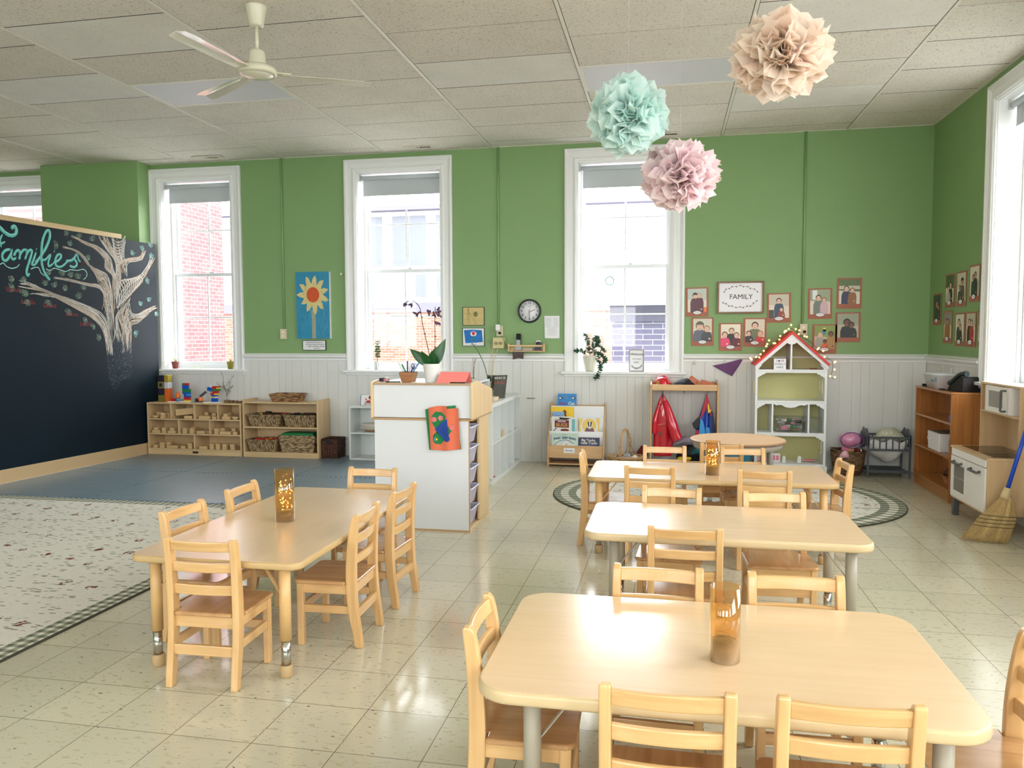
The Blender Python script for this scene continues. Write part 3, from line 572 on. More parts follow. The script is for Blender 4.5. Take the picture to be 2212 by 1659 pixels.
# tissue pompoms
def tissue(name, rgb, rgb2):
    m, n, l, bs = nt(name)
    bs.inputs['Roughness'].default_value = .8; g = n.new('ShaderNodeNewGeometry'); r = n.new('ShaderNodeValToRGB'); r.color_ramp.elements[0].color = (*lin(rgb2), 1); r.color_ramp.elements[1].color = (*lin(rgb), 1)
    l.new(g.outputs['Random Per Island'], r.inputs[0]); l.new(r.outputs[0], bs.inputs['Base Color'])
    tr = n.new('ShaderNodeBsdfTranslucent'); l.new(r.outputs[0], tr.inputs[0]); mx = n.new('ShaderNodeMixShader'); mx.inputs[0].default_value = .45
    l.new(bs.outputs[0], mx.inputs[1]); l.new(tr.outputs[0], mx.inputs[2]); l.new(mx.outputs[0], n['Material Output'].inputs[0]); return m
def pompom(c, R, m, label, seed, ex=1.0, ez=1.0, tilt=0):
    t = thing('tissue_pompom', label, 'paper pompom', c, group='tissue paper pompoms hanging from the ceiling')
    r = random.Random(seed); b = MB(); c = Vector(c); N = 460; T = Matrix.Rotation(tilt, 3, 'Y')
    for i in range(N):
        z = 1-2*(i+.5)/N; ph = i*2.39996; d = Vector((math.sqrt(1-z*z)*math.cos(ph), math.sqrt(1-z*z)*math.sin(ph), z))
        d = (d+Vector([r.gauss(0, .17) for _ in range(3)])).normalized()
        side = d.cross(Vector((r.gauss(0, 1), r.gauss(0, 1), r.gauss(0, 1)))).normalized(); nn = side.cross(d)
        L = R*r.uniform(.72, 1.14); w = R*r.uniform(.2, .32); bend = nn*R*r.uniform(-.25, .25)
        p0 = d*R*.22; p1 = d*L*.62+bend*.3; p2 = d*L*.88+bend*.8; p3 = d*L*1.04+bend*1.25+side*R*r.uniform(-.08, .08)
        k = nn*w*r.uniform(.25, .7)*r.choice((-1, 1))
        vs = [p0, p1-side*w*.75+k, p1, p1+side*w*.75+k, p2-side*w*.95+k*1.2, p2, p2+side*w*.85+k*.9, p3]
        S = lambda v: c+(T @ Vector((v.x*ex, v.y*ex, v.z*ez)))
        b.add([S(v) for v in vs], [(0, 2, 1), (0, 3, 2), (1, 2, 5, 4), (2, 3, 6, 5), (4, 5, 7), (5, 6, 7)])
    b.build('tissue_petals', m, t)
    b = MB(); b.tube([c+Vector((0, 0, R*ez*.5)), c+Vector((.001, 0, R*ez*1.02)), c+Vector((0, 0, R*ez*1.1)), (c.x, c.y, CH-.003)], .0007, 5); b.build('hanging_thread', mat('thread', (200, 200, 200), .5), t)
pompom((.459, 3.6, 2.584), .193, tissue('peach_tissue', (255, 246, 236), (255, 234, 218)), 'large peach tissue pompom, the highest and rightmost of the three', 1, 1.02, .88, .12)
pompom((-.185, 3.6, 2.371), .168, tissue('mint_tissue', (236, 250, 247), (218, 245, 240)), 'mint green tissue pompom hanging above the middle window', 2, .98, .98, -.2)
pompom((.047, 3.8, 2.135), .172, tissue('pink_tissue', (255, 244, 244), (254, 230, 235)), 'pale pink tissue pompom, the lowest one, in front of the window', 3, 1.0, .88, 0)

# ------------------------------------------------------------------ tables
def table(label, x0, x1, y0, y1, zt, rad, mt, me_, ml, lx, ly, thick=.03, brace=True, round_=None, zb0=0):
    cx, cy = (x0+x1)/2, (y0+y1)/2
    t = thing('round_activity_table' if round_ else 'activity_table', label, 'table', (cx, cy, 0), group=None)
    P = ell(cx, cy, round_, round_, 64) if round_ else rr(x0, y0, x1, y1, rad, 10)
    Pin = ell(cx, cy, round_-.004, round_-.004, 64) if round_ else rr(x0+.004, y0+.004, x1-.004, y1-.004, rad-.004, 10)
    b = MB(); b.prism(Pin, thick-.003, (0, 0, zt), (1, 0, 0), (0, 1, 0)); b.build('tabletop', mt, t, recalc=True)
    # edge band ring with rounded nose
    b = MB(); n = len(P); prof = [(-.004, 0), (.0, -.0008), (.0045, -.004), (.006, -thick*.3), (.006, -thick*.7), (.004, -thick+.004), (-.001, -thick), (-.006, -thick)]
    cen = Vector((cx, cy))
    for i, p in enumerate(P):
        a = Vector(P[i-1]); c_ = Vector(P[(i+1) % n]); tg = (c_-a).normalized(); nn = Vector((tg.y, -tg.x))
        for d, z in prof: b.v.append(Vector((p[0]+nn.x*(d-.003), p[1]+nn.y*(d-.003), zt+z)))
    k = len(prof)
    for i in range(n):
        j = (i+1) % n
        for q in range(k-1): b.f.append([i*k+q, i*k+q+1, j*k+q+1, j*k+q]); b.m.append(0); b.sm.append(True)
    b.build('edge_band', me_, t, recalc=True)
    zb = zt-thick
    for x in lx:
        for y in ly:
            b = MB(); b.lathe([(.0235, .155), (.0235, zb)], (x, y, 0), 24); L = b.build('leg', ml, t)
            b = MB(); b.lathe([(.019, .04), (.019, .157)], (x, y, 0), 24); b.build('chrome_extension', M_chrome, L)
            b = MB(); b.lathe([(.021, 0), (.0255, .006), (.0265, .044), (.0255, .05), (.019, .051)], (x, y, 0), 24); b.build('foot', M_foot if ml is M_legw else M_legg, L)
            b = MB(); b.lathe([(.045, zb-.004), (.045, zb)], (x, y, 0), 20); b.build('mounting_plate', ml, L)
            if brace:
                sx = 1 if x < cx else -1; sy = 1 if y < cy else -1
                b = MB(); b.bar((x+sx*.018, y+sy*.005, zb-.13), (x+sx*.12, y+sy*.03, zb-.002), .012, .004); b.build('brace', ml, L)
    t.location.z = zb0
    return t
table('long maple table on the left between the floral rug and the white podium', -2.167, -1.415, 2.79, 4.26, .50, .05, M_top2, M_edge, M_legw, (-2.108, -1.521), (2.884, 4.16))
table('far maple table over the oval rug with a lit amber vase on it', -.497, 1.012, 4.885, 5.565, .50, .06, M_top, M_edge, M_legw, (-.425, .93), (4.955, 5.49))
table('middle grey legged table with nothing on it', -.358, .845, 3.375, 4.035, .53, .075, M_top, M_edgel, M_legg, (-.228, .765), (3.46, 3.93), .035)
table('nearest large grey legged table with an unlit amber vase on it', -.475, .737, 1.85, 2.617, .51, .095, M_top, M_edgel, M_legg, (-.338, .645), (1.95, 2.51), .035)
# round table at the back
rt = table('small round table in front of the dollhouse', .187, .943, 6.25, 7.01, .53, .1, mat('peach_laminate', (236, 196, 156), .35, vary=.04, vscale=20), mat('round_edge', (176, 134, 100), .4), mat('grey_round_leg', (134, 130, 118), .4), (.335, .795), (6.40, 6.86), .018, False, round_=.378, zb0=.0098)
b = MB(); b.lathe([(.352, .46), (.352, .512)], (.565, 6.63, 0), 48); b.lathe([(.335, .512), (.335, .46)], (.565, 6.63, 0), 48); o = b.build('apron', mat('grey_apron', (168, 160, 144), .5), rt); o.location.z += .0098

# ------------------------------------------------------------------ chairs
TOPY = -.135
def make_chair():
    t = thing('wooden_chair', '', 'chair', (0, 0, 0))
    HW = .153; th = .028
    # side profile (y, z, half thickness) of the swept rear post
    prof = [(-.146, 0, .0175), (-.138, .06, .0195), (-.126, .13, .022), (-.117, .2, .0235), (-.113, .28, .024), (-.113, .36, .0235), (-.117, .44, .022), (-.125, .52, .0195), (-.134, .578, .017), (-.139, .596, .013), (-.141, .602, .006)]
    cr = crom([Vector((p[0], p[1], p[2])) for p in prof], 3)
    for s in (-1, 1):
        poly = [(p.x-p.z, p.y) for p in cr]+[(p.x+p.z, p.y) for p in reversed(cr)]
        x = s*(HW-th/2)
        b = MB(); b.prism(poly, th, (x+th/2, 0, 0), (0, 1, 0), (0, 0, 1))
        o = b.build('rear_post', M_wchair, t, bevel=.0045, recalc=True)
        b = MB(); b.prism([(.113, 0), (.143, 0), (.145, .286), (.113, .286)], th, (s*(HW-.0145)+th/2, 0, 0), (0, 1, 0), (0, 0, 1)); b.build('front_leg', M_wchair, t, bevel=.004, recalc=True)
        b = MB(); b.box(s*(HW-.016)-.009, -.095, .240, s*(HW-.016)+.009, .115, .284); b.build('side_apron', M_seatrail, t, bevel=.002)
        b = MB(); b.box(s*(HW-.016)-.009, -.10, .150, s*(HW-.016)+.009, .115, .186); b.build('side_stretcher', M_seatrail, t, bevel=.003)
    def yc(z):
        for a, c in zip(prof, prof[1:]):
            if a[1] <= z <= c[1]: return a[0]+(c[0]-a[0])*(z-a[1])/(c[1]-a[1])
    for z0, z1 in ((.548, .590), (.462, .502), (.370, .412)):
        b = MB(); n = 8; vs = []
        for i in range(n+1):
            x = -HW+th-.002+(2*HW-2*th+.004)*i/n; bow = -.012*(1-(2*i/n-1)**2)
            for z, dy in ((z0, .0085), (z1, .0085), (z1, -.0085), (z0, -.0085)): vs.append((x, yc(z)+bow+dy, z))
        fs = [(0, 1, 2, 3), (4*n+3, 4*n+2, 4*n+1, 4*n)]
        for i in range(n):
            for j in range(4): fs.append((i*4+j, i*4+4+j, i*4+4+(j+1) % 4, i*4+(j+1) % 4))
        b.add(vs, fs); b.build('back_slat', M_wchairx, t, bevel=.004, recalc=True)
    b = MB(); b.box(-HW+th-.002, -.122, .236, HW-th+.002, -.104, .284); b.build('rear_apron', M_wchairx, t, bevel=.002)
    b = MB(); b.box(-HW+th-.002, .119, .240, HW-th+.002, .137, .284); b.build('front_apron', M_wchairx, t, bevel=.002)
    b = MB(); b.box(-HW+th-.004, -.136, .126, HW-th+.004, -.116, .168); b.build('rear_stretcher', M_wchairx, t, bevel=.003)
    b = MB(); b.box(-HW+th-.002, .119, .150, HW-th+.002, .137, .186); b.build('front_stretcher', M_wchairx, t, bevel=.003)
    # saddled seat with rounded front corners, notched round the posts
    P = [(-.122, -.137), (.122, -.137), (.126, -.088), (.164, -.088)]
    P += [(.164-.03+.03*math.cos(a), .158-.03+.03*math.sin(a)) for a in [PI/2*i/5 for i in range(6)]]
    P += [(-x, y) for x, y in reversed(P[2:])]
    b = MB(); nx, ny = len(P), 1
    b.prism(P, .0175, (0, 0, .3015), (1, 0, 0), (0, 1, 0)); b.build('seat', M_seat, t, bevel=.007, seg=4, recalc=True, ang=50)
    return t
M_seatrail = wood('maple_side_rail_wood', (228, 188, 132), (208, 162, 104), .3, 1, 1.0)
chair0 = make_chair(); used = [False]
GC = 'small wooden ladder back chairs around the tables'
def place_chair(x, y, rz, label, dr=0):
    rz = math.radians(rz+dr); o = chair0 if not used[0] else dup(chair0); used[0] = True
    o.location = (x+TOPY*math.sin(rz), y-TOPY*math.cos(rz), 0); o.rotation_euler = (0, 0, rz); tag(o, label, 'chair', GC); return o
place_chair(-1.797, 2.734, 0, 'wooden chair at the near end of the left table, seen whole from behind', 2)
place_chair(-1.358, 3.362, 90, 'nearer wooden chair on the right side of the left table', 2)
place_chair(-1.355, 3.87, 90, 'farther wooden chair on the right side of the left table, beside the podium', -3)
place_chair(-2.232, 3.264, -90, 'nearer wooden chair on the rug side of the left table', -3)
place_chair(-2.232, 3.78, -90, 'farther wooden chair on the rug side of the left table', 2)
place_chair(-1.74, 4.42, 180, 'wooden chair at the far end of the left table, against the podium front', 0)
place_chair(-.53, 2.163, -90, 'wooden chair at the left end of the nearest table', 2)
place_chair(.004, 1.751, 0, 'left wooden chair on the near side of the nearest table', 0)
place_chair(.395, 1.765, 0, 'right wooden chair on the near side of the nearest table', 1)
place_chair(.945, 2.16, 90, 'wooden chair at the right end of the nearest table, cut by the photo edge', -4)
place_chair(-.028, 2.684, 180, 'left wooden chair on the far side of the nearest table', -2)
place_chair(.42, 2.679, 180, 'right wooden chair on the far side of the nearest table', 1)
place_chair(.024, 4.117, 180, 'left wooden chair on the far side of the middle table', -3)
place_chair(.53, 4.09, 180, 'right wooden chair on the far side of the middle table', 3)
place_chair(.076, 3.268, 0, 'wooden chair alone on the near side of the middle table', 0)
place_chair(-.565, 5.25, -90, 'wooden chair at the left end of the far table, seen edge on', 4)
place_chair(-.019, 5.665, 180, 'left wooden chair on the far side of the far table', 1)
place_chair(.518, 5.66, 180, 'right wooden chair on the far side of the far table', 3)
place_chair(-.103, 4.77, 0, 'left wooden chair on the near side of the far table', -2)
place_chair(.56, 4.741, 0, 'right wooden chair on the near side of the far table', -2)
place_chair(1.09, 5.165, 90, 'wooden chair at the right end of the far table, over the oval rug', 3)
place_chair(.385, 5.80, 0, 'wooden chair between the far table and the round table, facing the wall', 0).location.z = .0098

# ------------------------------------------------------------------ amber cylinder vases
M_amber = glass('amber_glass', (253, 236, 200), .10, .02)
M_smoke = mat('silver_vase_base', (150, 146, 136), .3, metal=.2)
M_fairy = emit('warm_fairy_light', (255, 206, 110), 9)
M_wire = mat('copper_wire', (200, 150, 70), .4, metal=.8)
def vase(x, y, z, r, h, lit, label, seed):
    t = thing('amber_vase', label, 'vase', (x, y, z), group='amber glass cylinder vases on the tables')
    b = MB(); b.lathe([(r-.003, z+.004), (r, z+.001), (r, z+h), (r-.0025, z+h), (r-.003, z+.006)], (x, y, 0), 40); b.build('glass_cylinder', M_amber, t)
    b = MB(); b.lathe([(r-.0035, z+.0015), (r-.0033, z+.055), (.0001, z+.055)], (x, y, 0), 40); b.build('silver_base', M_smoke, t)
    q = random.Random(seed)
    if lit:
        P = []
        for i in range(26):
            a = i*2.1+q.random(); rr_ = r*q.uniform(.35, .82); P.append(Vector((x+rr_*math.cos(a), y+rr_*math.sin(a), z+.06+(h-.11)*i/26+q.uniform(-.012, .012))))
        b = MB(); b.tube(crom(P, 4), .0007, 5); w = b.build('light_wire', M_wire, t)
        b = MB()
        for p in P+[P[i]*.5+P[i+1]*.5 for i in range(0, 25, 2)]: b.sphere(p, .0024, 8)
        b.build('fairy_lights', M_fairy, t)
    else:
        b = MB(); P = [Vector((x+r*.5*math.cos(i*1.3), y+r*.5*math.sin(i*1.3), z+.06+.008*i)) for i in range(12)]; b.tube(crom(P, 4), .0007, 5); b.build('light_wire', M_wire, t)
vase(-1.815, 3.46, .5, .0465, .252, True, 'tall amber glass vase with lit fairy lights on the left table', 1)
vase(.285, 5.12, .5, .0465, .215, True, 'amber glass vase with lit fairy lights on the far table', 2)
vase(.158, 2.15, .51, .0405, .205, False, 'amber glass vase with its lights off on the nearest table', 3)
# ------------------------------------------------------------------ chalkboard partition
M_board = mat('chalkboard', (7, 27, 38), .5, vary=.25, vscale=2.2, spec=.22)
M_ply = wood('light_plywood', (218, 192, 146), (204, 176, 130), .5, 1, .6, coat=0)
def chalk(name, rgb, dens=.5, sc=220):
    m, n, l, bs = nt(name); bs.inputs['Base Color'].default_value = (*lin(rgb), 1); bs.inputs['Roughness'].default_value = .95
    tr = n.new('ShaderNodeBsdfTransparent'); mx = n.new('ShaderNodeMixShader'); t = n.new('ShaderNodeTexNoise'); t.inputs['Scale'].default_value = sc; tc = n.new('ShaderNodeTexCoord')
    r = n.new('ShaderNodeMapRange'); r.inputs[1].default_value = .5-dens*.4; r.inputs[2].default_value = .62-dens*.3; l.new(tc.outputs['Object'], t.inputs['Vector']); l.new(t.outputs['Fac'], r.inputs[0]); l.new(r.outputs[0], mx.inputs[0])
    l.new(tr.outputs[0], mx.inputs[1]); l.new(bs.outputs[0], mx.inputs[2]); l.new(mx.outputs[0], n['Material Output'].inputs[0]); return m
def bp(y, z, off=.0012):
    """point on the board face"""
    return Vector((-6.01+.067*(y-8.4)+off, y, z))
def ribbon(b, pts, w0, w1=None, m=0, off=.0012, n=5, wob=0, q=random.Random(1)):
    P = crom([Vector((p[0], p[1])) for p in pts], n); N = len(P); k = len(b.v); w1 = w0 if w1 is None else w1
    for i, p in enumerate(P):
        a = P[max(i-1, 0)]; c = P[min(i+1, N-1)]; t = (c-a)
        if t.length < 1e-6: t = Vector((1, 0))
        t.normalize(); nn = Vector((-t.y, t.x)); w = (w0+(w1-w0)*i/(N-1))/2*(1+wob*q.uniform(-1, 1))*(.35 if i in (0, N-1) else 1)
        b.v.append(bp(*(p+nn*w), off)); b.v.append(bp(*(p-nn*w), off))
    for i in range(N-1): b.f.append([k+2*i, k+2*i+1, k+2*i+3, k+2*i+2]); b.m.append(m); b.sm.append(False)
cb = thing('chalkboard_partition', 'tall freestanding chalkboard partition wall with a chalk tree drawing', 'chalkboard', (-6.12, 6, 0))
def board_box(b, y0, y1, z0, z1, d0, d1):
    f = lambda y, d: (-6.01+.067*(y-8.4)-d, y)
    vs = [(*f(y, d), z) for z in (z0, z1) for d in (d0, d1) for y in (y0, y1)]
    b.add(vs, [(0, 2, 3, 1), (4, 5, 7, 6), (0, 1, 5, 4), (2, 6, 7, 3), (0, 4, 6, 2), (1, 3, 7, 5)])
b = MB(); board_box(b, 3.2, 8.40, .11, 2.488, 0, .09); b.build('board_panel', M_board, cb, recalc=True, bevel=.002)
b = MB(); board_box(b, 3.2, 7.86, 2.489, 2.54, -.004, .1); b.build('cap_rail', M_ply, cb, recalc=True, bevel=.002)
b = MB(); board_box(b, 3.2, 8.40, 0, .14, -.014, -.0005); b.build('base_board', mat('tan_base_board', (206, 176, 134), .4), cb, recalc=True, bevel=.002)
b = MB(); board_box(b, 3.2, 8.12, 0, .012, -.022, -.0145); b.build('edge_strip', M_trim, cb, recalc=True)
M_ct = chalk('teal_chalk', (96, 190, 180), .75); M_cw = chalk('white_chalk', (206, 208, 204), .7); M_co = chalk('cream_chalk', (208, 186, 164), .62); M_cg = chalk('green_chalk', (150, 178, 156), .6); M_cr = chalk('red_chalk', (150, 58, 66), .6); M_cs = chalk('chalk_smear', (84, 98, 112), -.05, 90)
M_cdk = chalk('dim_red_chalk', (96, 50, 48), .45); M_cm = chalk('mint_chalk', (168, 220, 208), .75)
q = random.Random(4)
b = MB()
for pts, w in CH_LET:
    W_ = w*.0021; ribbon(b, pts, W_, W_*.9, 0, .0011, wob=.12, q=q)
b.build('chalk_lettering', [M_ct], cb)
b = MB()
for pts, w in CH_LET: ribbon(b, [(p[0]+.006, p[1]+.008) for p in pts], w*.00045, None, 0, .0016, wob=.3, q=q)
for pts in CH_UND: ribbon(b, pts, .010, .007, 0, .0012, wob=.3, q=q)
b.build('chalk_highlight', M_cm, cb)
b = MB()
for A, B_, n_ in CH_FLOW:
    # strokes interpolated between two contours
    a = crom([Vector(p) for p in A], 4); c = crom([Vector(p) for p in B_], 4); N = 26
    samp = lambda P, t: P[min(int(t*(len(P)-1)), len(P)-2)].lerp(P[min(int(t*(len(P)-1)), len(P)-2)+1], t*(len(P)-1)-min(int(t*(len(P)-1)), len(P)-2))
    for i in range(n_*2):
        u = (i+q.uniform(-.3, .3))/(n_*2-1); u = min(max(u, 0), 1); t0 = q.uniform(0, .12) if i % 2 else q.uniform(0, .5); t1 = q.uniform(.85, 1) if q.random() < .6 else q.uniform(.5, .9); 
        if i in (0, n_*2-1): t0, t1 = 0, 1
        pts = []
        for j in range(14):
            t = t0+(t1-t0)*j/13; pts.append(tuple(samp(a, t).lerp(samp(c, t), u)+Vector((q.gauss(0, .0022), q.gauss(0, .0022)))))
        ribbon(b, pts, q.uniform(.0035, .0075), None, 0 if q.random() < .6 else 1, .0012, 3, .35, q)
for pts in CH_ARC: ribbon(b, pts, .0075, None, 1, .0014, 5, .3, q); ribbon(b, [(p[0]+.012, p[1]-.006) for p in pts], .004, None, 0, .0014, 5, .3, q)
b.build('chalk_tree', [M_co, M_cw], cb)
b = MB()
for (y, z), ang in CH_LEAF:
    for da in (-38, 0, 36):
        a = math.radians(ang+da+q.uniform(-10, 10)); L = q.uniform(.045, .066); d = Vector((math.cos(a), math.sin(a))); nn = Vector((-d.y, d.x)); c = Vector((y, z)); w = L*.25
        lp = [c, c+d*L*.3+nn*w, c+d*L*.7+nn*w*.8, c+d*L, c+d*L*.7-nn*w*.8, c+d*L*.3-nn*w, c]
        ribbon(b, [tuple(p) for p in lp], .0032, None, 0 if y < 8.0 else 1, .0013, 3, .3, q)
        ribbon(b, [tuple(c), tuple(c+d*L*.8)], .0022, None, 0 if y < 8.0 else 1, .0013, 3, .3, q)
b.build('chalk_leaves', [M_cg, M_cm], cb)
b = MB()
def scribble(b, y, z, s, m):
    for i in range(7):
        yy = y-s+i*s*.32; h = .03 if i == 0 or q.random() < .25 else .013
        ribbon(b, [(yy, z-.012), (yy+s*q.uniform(0, .1), z+h), (yy+s*q.uniform(.1, .24), z+q.uniform(-.004, .012)), (yy+s*q.uniform(.0, .14), z-.012), (yy+s*.28, z-.010+q.uniform(0, .006))], .0045, None, m, .0012, 4, .4, q)
for y, z in CH_RED: scribble(b, y, z, .072, 0)
b.build('chalk_names', M_cr, cb)
b = MB()
for y, z in CH_DIM:
    for i in range(4): ribbon(b, [(y-.04+q.uniform(-.02, .02), z+q.uniform(-.02, .02)) for _ in range(4)], .005, None, 0, .0012, 4, .3, q)
b.build('faded_leaf_marks', M_cdk, cb)
b = MB()
for k_, P in enumerate(CH_SM):
    C = Vector(P[0])*0
    for p in P: C += Vector(p)
    C /= len(P)
    ring = crom([Vector(p) for p in P], 5, True); b.add([bp(*C, .0008)]+[bp(*p, .0008) for p in ring], [(0, i+1, (i+1) % len(ring)+1) for i in range(len(ring))])
b.build('chalk_smear', M_cs, cb)

# ------------------------------------------------------------------ rugs and mats
def mat_blue():
    m, n, l, bs = nt('blue_foam_mat'); tc = n.new('ShaderNodeTexCoord'); mp = n.new('ShaderNodeMapping'); mp.inputs['Scale'].default_value = (1.2, 60, 1); mp.inputs['Rotation'].default_value = (0, 0, .5)
    t = n.new('ShaderNodeTexNoise'); t.inputs['Scale'].default_value = 2; t.inputs['Detail'].default_value = 4; r = n.new('ShaderNodeValToRGB')
    r.color_ramp.elements[0].position = .3; r.color_ramp.elements[0].color = (*lin((98, 118, 130)), 1); r.color_ramp.elements[1].position = .75; r.color_ramp.elements[1].color = (*lin((140, 158, 168)), 1)  # pale streak tones also carry the streaked highlights on the mats
    l.new(tc.outputs['Object'], mp.inputs[0]); l.new(mp.outputs[0], t.inputs['Vector']); l.new(t.outputs['Fac'], r.inputs[0]); l.new(r.outputs[0], bs.inputs['Base Color'])
    bs.inputs['Roughness'].default_value = .3; b2 = n.new('ShaderNodeBump'); b2.inputs['Strength'].default_value = .2; l.new(t.outputs['Fac'], b2.inputs['Height']); l.new(b2.outputs[0], bs.inputs['Normal']); return m
M_blue = mat_blue()
def foam_mat(x0, x1, y0, y1, label):
    """square play mat with small interlocking teeth round its edge"""
    P = []
    def edge(ax, ay, bx, by, nx, ny):
        n = 24
        for i in range(n):
            for f, o in ((0, 0), (.25, 0), (.25, .012), (.75, .012), (.75, 0)):
                t = (i+f)/n; P.append((ax+(bx-ax)*t-nx*o, ay+(by-ay)*t-ny*o))
    edge(x0, y0, x1, y0, 0, -1); edge(x1, y0, x1, y1, 1, 0); edge(x1, y1, x0, y1, 0, 1); edge(x0, y1, x0, y0, -1, 0)
    b = MB(); b.prism(P, .010, (0, 0, .0115), (1, 0, 0), (0, 1, 0)); o = b.build('foam_mat', M_blue, recalc=True); tag(o, label, 'play mat', 'blue grey foam mats covering the block corner')
lab = ['blue foam floor mat along the chalkboard foot, far corner under the block shelf', 'blue foam floor mat in front of the wooden shelves, second from the chalkboard', 'blue foam floor mat beneath the small white shelf, against the podium',
       'blue foam floor mat along the chalkboard foot, nearer one meeting the rug', 'blue foam floor mat in the near row, second from the chalkboard', 'blue foam floor mat in the near row behind the left table']
xs = [-6.09, -4.85, -3.62, -2.40]; ys = [5.795, 7.12, 8.445]; k_ = 0
for r_ in (1, 0):
    for c_ in range(3):
        x0_ = xs[c_]+(.002 if c_ or r_ == 1 else 0); foam_mat(xs[c_]+.001 if c_ else (-6.075 if r_ else -6.16), xs[c_+1]-.001, ys[r_]+.001, ys[r_+1]-.001, lab[k_]); k_ += 1

def rug_mat(name, cx, cy, ax=0, oval=False, hx=1, hy=1):
    """off white woven rug: leafy sprays, dark red accents, and a green gingham border"""
    m, n, l, bs = nt(name); tc = n.new('ShaderNodeTexCoord'); sep = n.new('ShaderNodeSeparateXYZ'); l.new(tc.outputs['Object'], sep.inputs[0])
    def math_(op, a, b_=None, c=None):
        x = n.new('ShaderNodeMath'); x.operation = op
        for i, v in enumerate((a, b_, c)):
            if v is None: continue
            if isinstance(v, (int, float)): x.inputs[i].default_value = v
            else: l.new(v, x.inputs[i])
        return x.outputs[0]
    X, Y = sep.outputs[0], sep.outputs[1]
    def mix(f, a, c):
        x = n.new('ShaderNodeMix'); x.data_type = 'RGBA'; l.new(f, x.inputs[0])
        for i, v in ((6, a), (7, c)):
            if isinstance(v, tuple): x.inputs[i].default_value = (*lin(v), 1)
            else: l.new(v, x.inputs[i])
        return x.outputs[2]
    # leaves: stretched voronoi cells in herringbone sprays
    def leaves(sc, rot, thr, seed):
        mp = n.new('ShaderNodeMapping'); mp.inputs['Rotation'].default_value = (0, 0, rot); mp.inputs['Scale'].default_value = (sc, sc*3.0, 1); mp.inputs['Location'].default_value = (seed, seed*.7, 0)
        v = n.new('ShaderNodeTexVoronoi'); v.inputs['Scale'].default_value = 1; v.inputs['Randomness'].default_value = .8; l.new(tc.outputs['Object'], mp.inputs[0]); l.new(mp.outputs[0], v.inputs['Vector'])
        return math_('LESS_THAN', v.outputs['Distance'], thr)
    band = math_('PINGPONG', math_('ADD', Y, .1), .21)          # rows of sprays
    l1 = leaves(14, .6, .30, 0); l2 = leaves(14, -.6, .30, 3); row = math_('LESS_THAN', band, .075); row2 = math_('GREATER_THAN', band, .135)
    lv = math_('MAXIMUM', math_('MULTIPLY', l1, row), math_('MULTIPLY', l2, row2)); l3 = leaves(8, .2, .2, 7); lv = math_('MAXIMUM', lv, l3)
    tn = n.new('ShaderNodeTexNoise'); tn.inputs['Scale'].default_value = 60; l.new(tc.outputs['Object'], tn.inputs['Vector'])
    base = mix(tn.outputs['Fac'], (206, 202, 190), (232, 228, 216))
    col = mix(lv, base, (150, 152, 130) if not oval else (120, 118, 100))
    vr = n.new('ShaderNodeTexVoronoi'); vr.inputs['Scale'].default_value = 1; vr.inputs['Randomness'].default_value = .25; mp = n.new('ShaderNodeMapping'); mp.inputs['Scale'].default_value = (4.6, 4.0, 1); mp.inputs['Rotation'].default_value = (0, 0, .3); l.new(tc.outputs['Object'], mp.inputs[0]); l.new(mp.outputs[0], vr.inputs['Vector'])
    n2 = n.new('ShaderNodeTexNoise'); n2.inputs['Scale'].default_value = 45; l.new(tc.outputs['Object'], n2.inputs['Vector'])
    rd = math_('MULTIPLY', math_('LESS_THAN', vr.outputs['Distance'], .15), math_('GREATER_THAN', n2.outputs['Fac'], .5)); col = mix(rd, col, (112, 44, 46))
    # gingham border
    if oval:
        rx = math_('DIVIDE', X, hx); ry = math_('DIVIDE', Y, hy); rad = math_('SQRT', math_('ADD', math_('MULTIPLY', rx, rx), math_('MULTIPLY', ry, ry)))
        inb = math_('GREATER_THAN', rad, .86); ang = math_('ARCTAN2', ry, rx); u = math_('FRACT', math_('MULTIPLY', ang, 80/(2*PI))); w = math_('FRACT', math_('MULTIPLY', math_('SUBTRACT', rad, .86), 10.7))
    else:
        ex = math_('SUBTRACT', hx, math_('ABSOLUTE', X)); ey = math_('SUBTRACT', hy, math_('ABSOLUTE', Y)); e_ = math_('MINIMUM', ex, ey); inb = math_('LESS_THAN', e_, .115)
        u = math_('FRACT', math_('MULTIPLY', X, 17.4)); w = math_('FRACT', math_('MULTIPLY', Y, 17.4))
    g1 = math_('LESS_THAN', u, .5); g2 = math_('LESS_THAN', w, .5); s_ = math_('MULTIPLY', math_('ADD', g1, g2), .5)
    gr = n.new('ShaderNodeValToRGB'); gr.color_ramp.interpolation = 'CONSTANT'; e = gr.color_ramp.elements; e[0].position = 0; e[0].color = (*lin((218, 214, 200)), 1); e[1].position = .75; e[1].color = (*lin((98, 104, 84)), 1); z = e.new(.3); z.color = (*lin((152, 154, 134)), 1)
    l.new(s_, gr.inputs[0]); col = mix(inb, col, gr.outputs[0]); l.new(col, bs.inputs['Base Color']); bs.inputs['Roughness'].default_value = .95
    t3 = n.new('ShaderNodeTexNoise'); t3.inputs['Scale'].default_value = 220; l.new(tc.outputs['Object'], t3.inputs['Vector']); bb = n.new('ShaderNodeBump'); bb.inputs['Strength'].default_value = .6; bb.inputs['Distance'].default_value = .003; l.new(t3.outputs['Fac'], bb.inputs['Height']); l.new(bb.outputs[0], bs.inputs['Normal'])
    return m
M_bind = mat('rug_binding', (70, 66, 54), .9)
rx0, rx1, ry0, ry1 = -6.12, -2.79, 2.0, 5.785
t = thing('floral_rug', 'large off white floral rug with green gingham border on the left floor', 'rug', ((rx0+rx1)/2, (ry0+ry1)/2, 0))
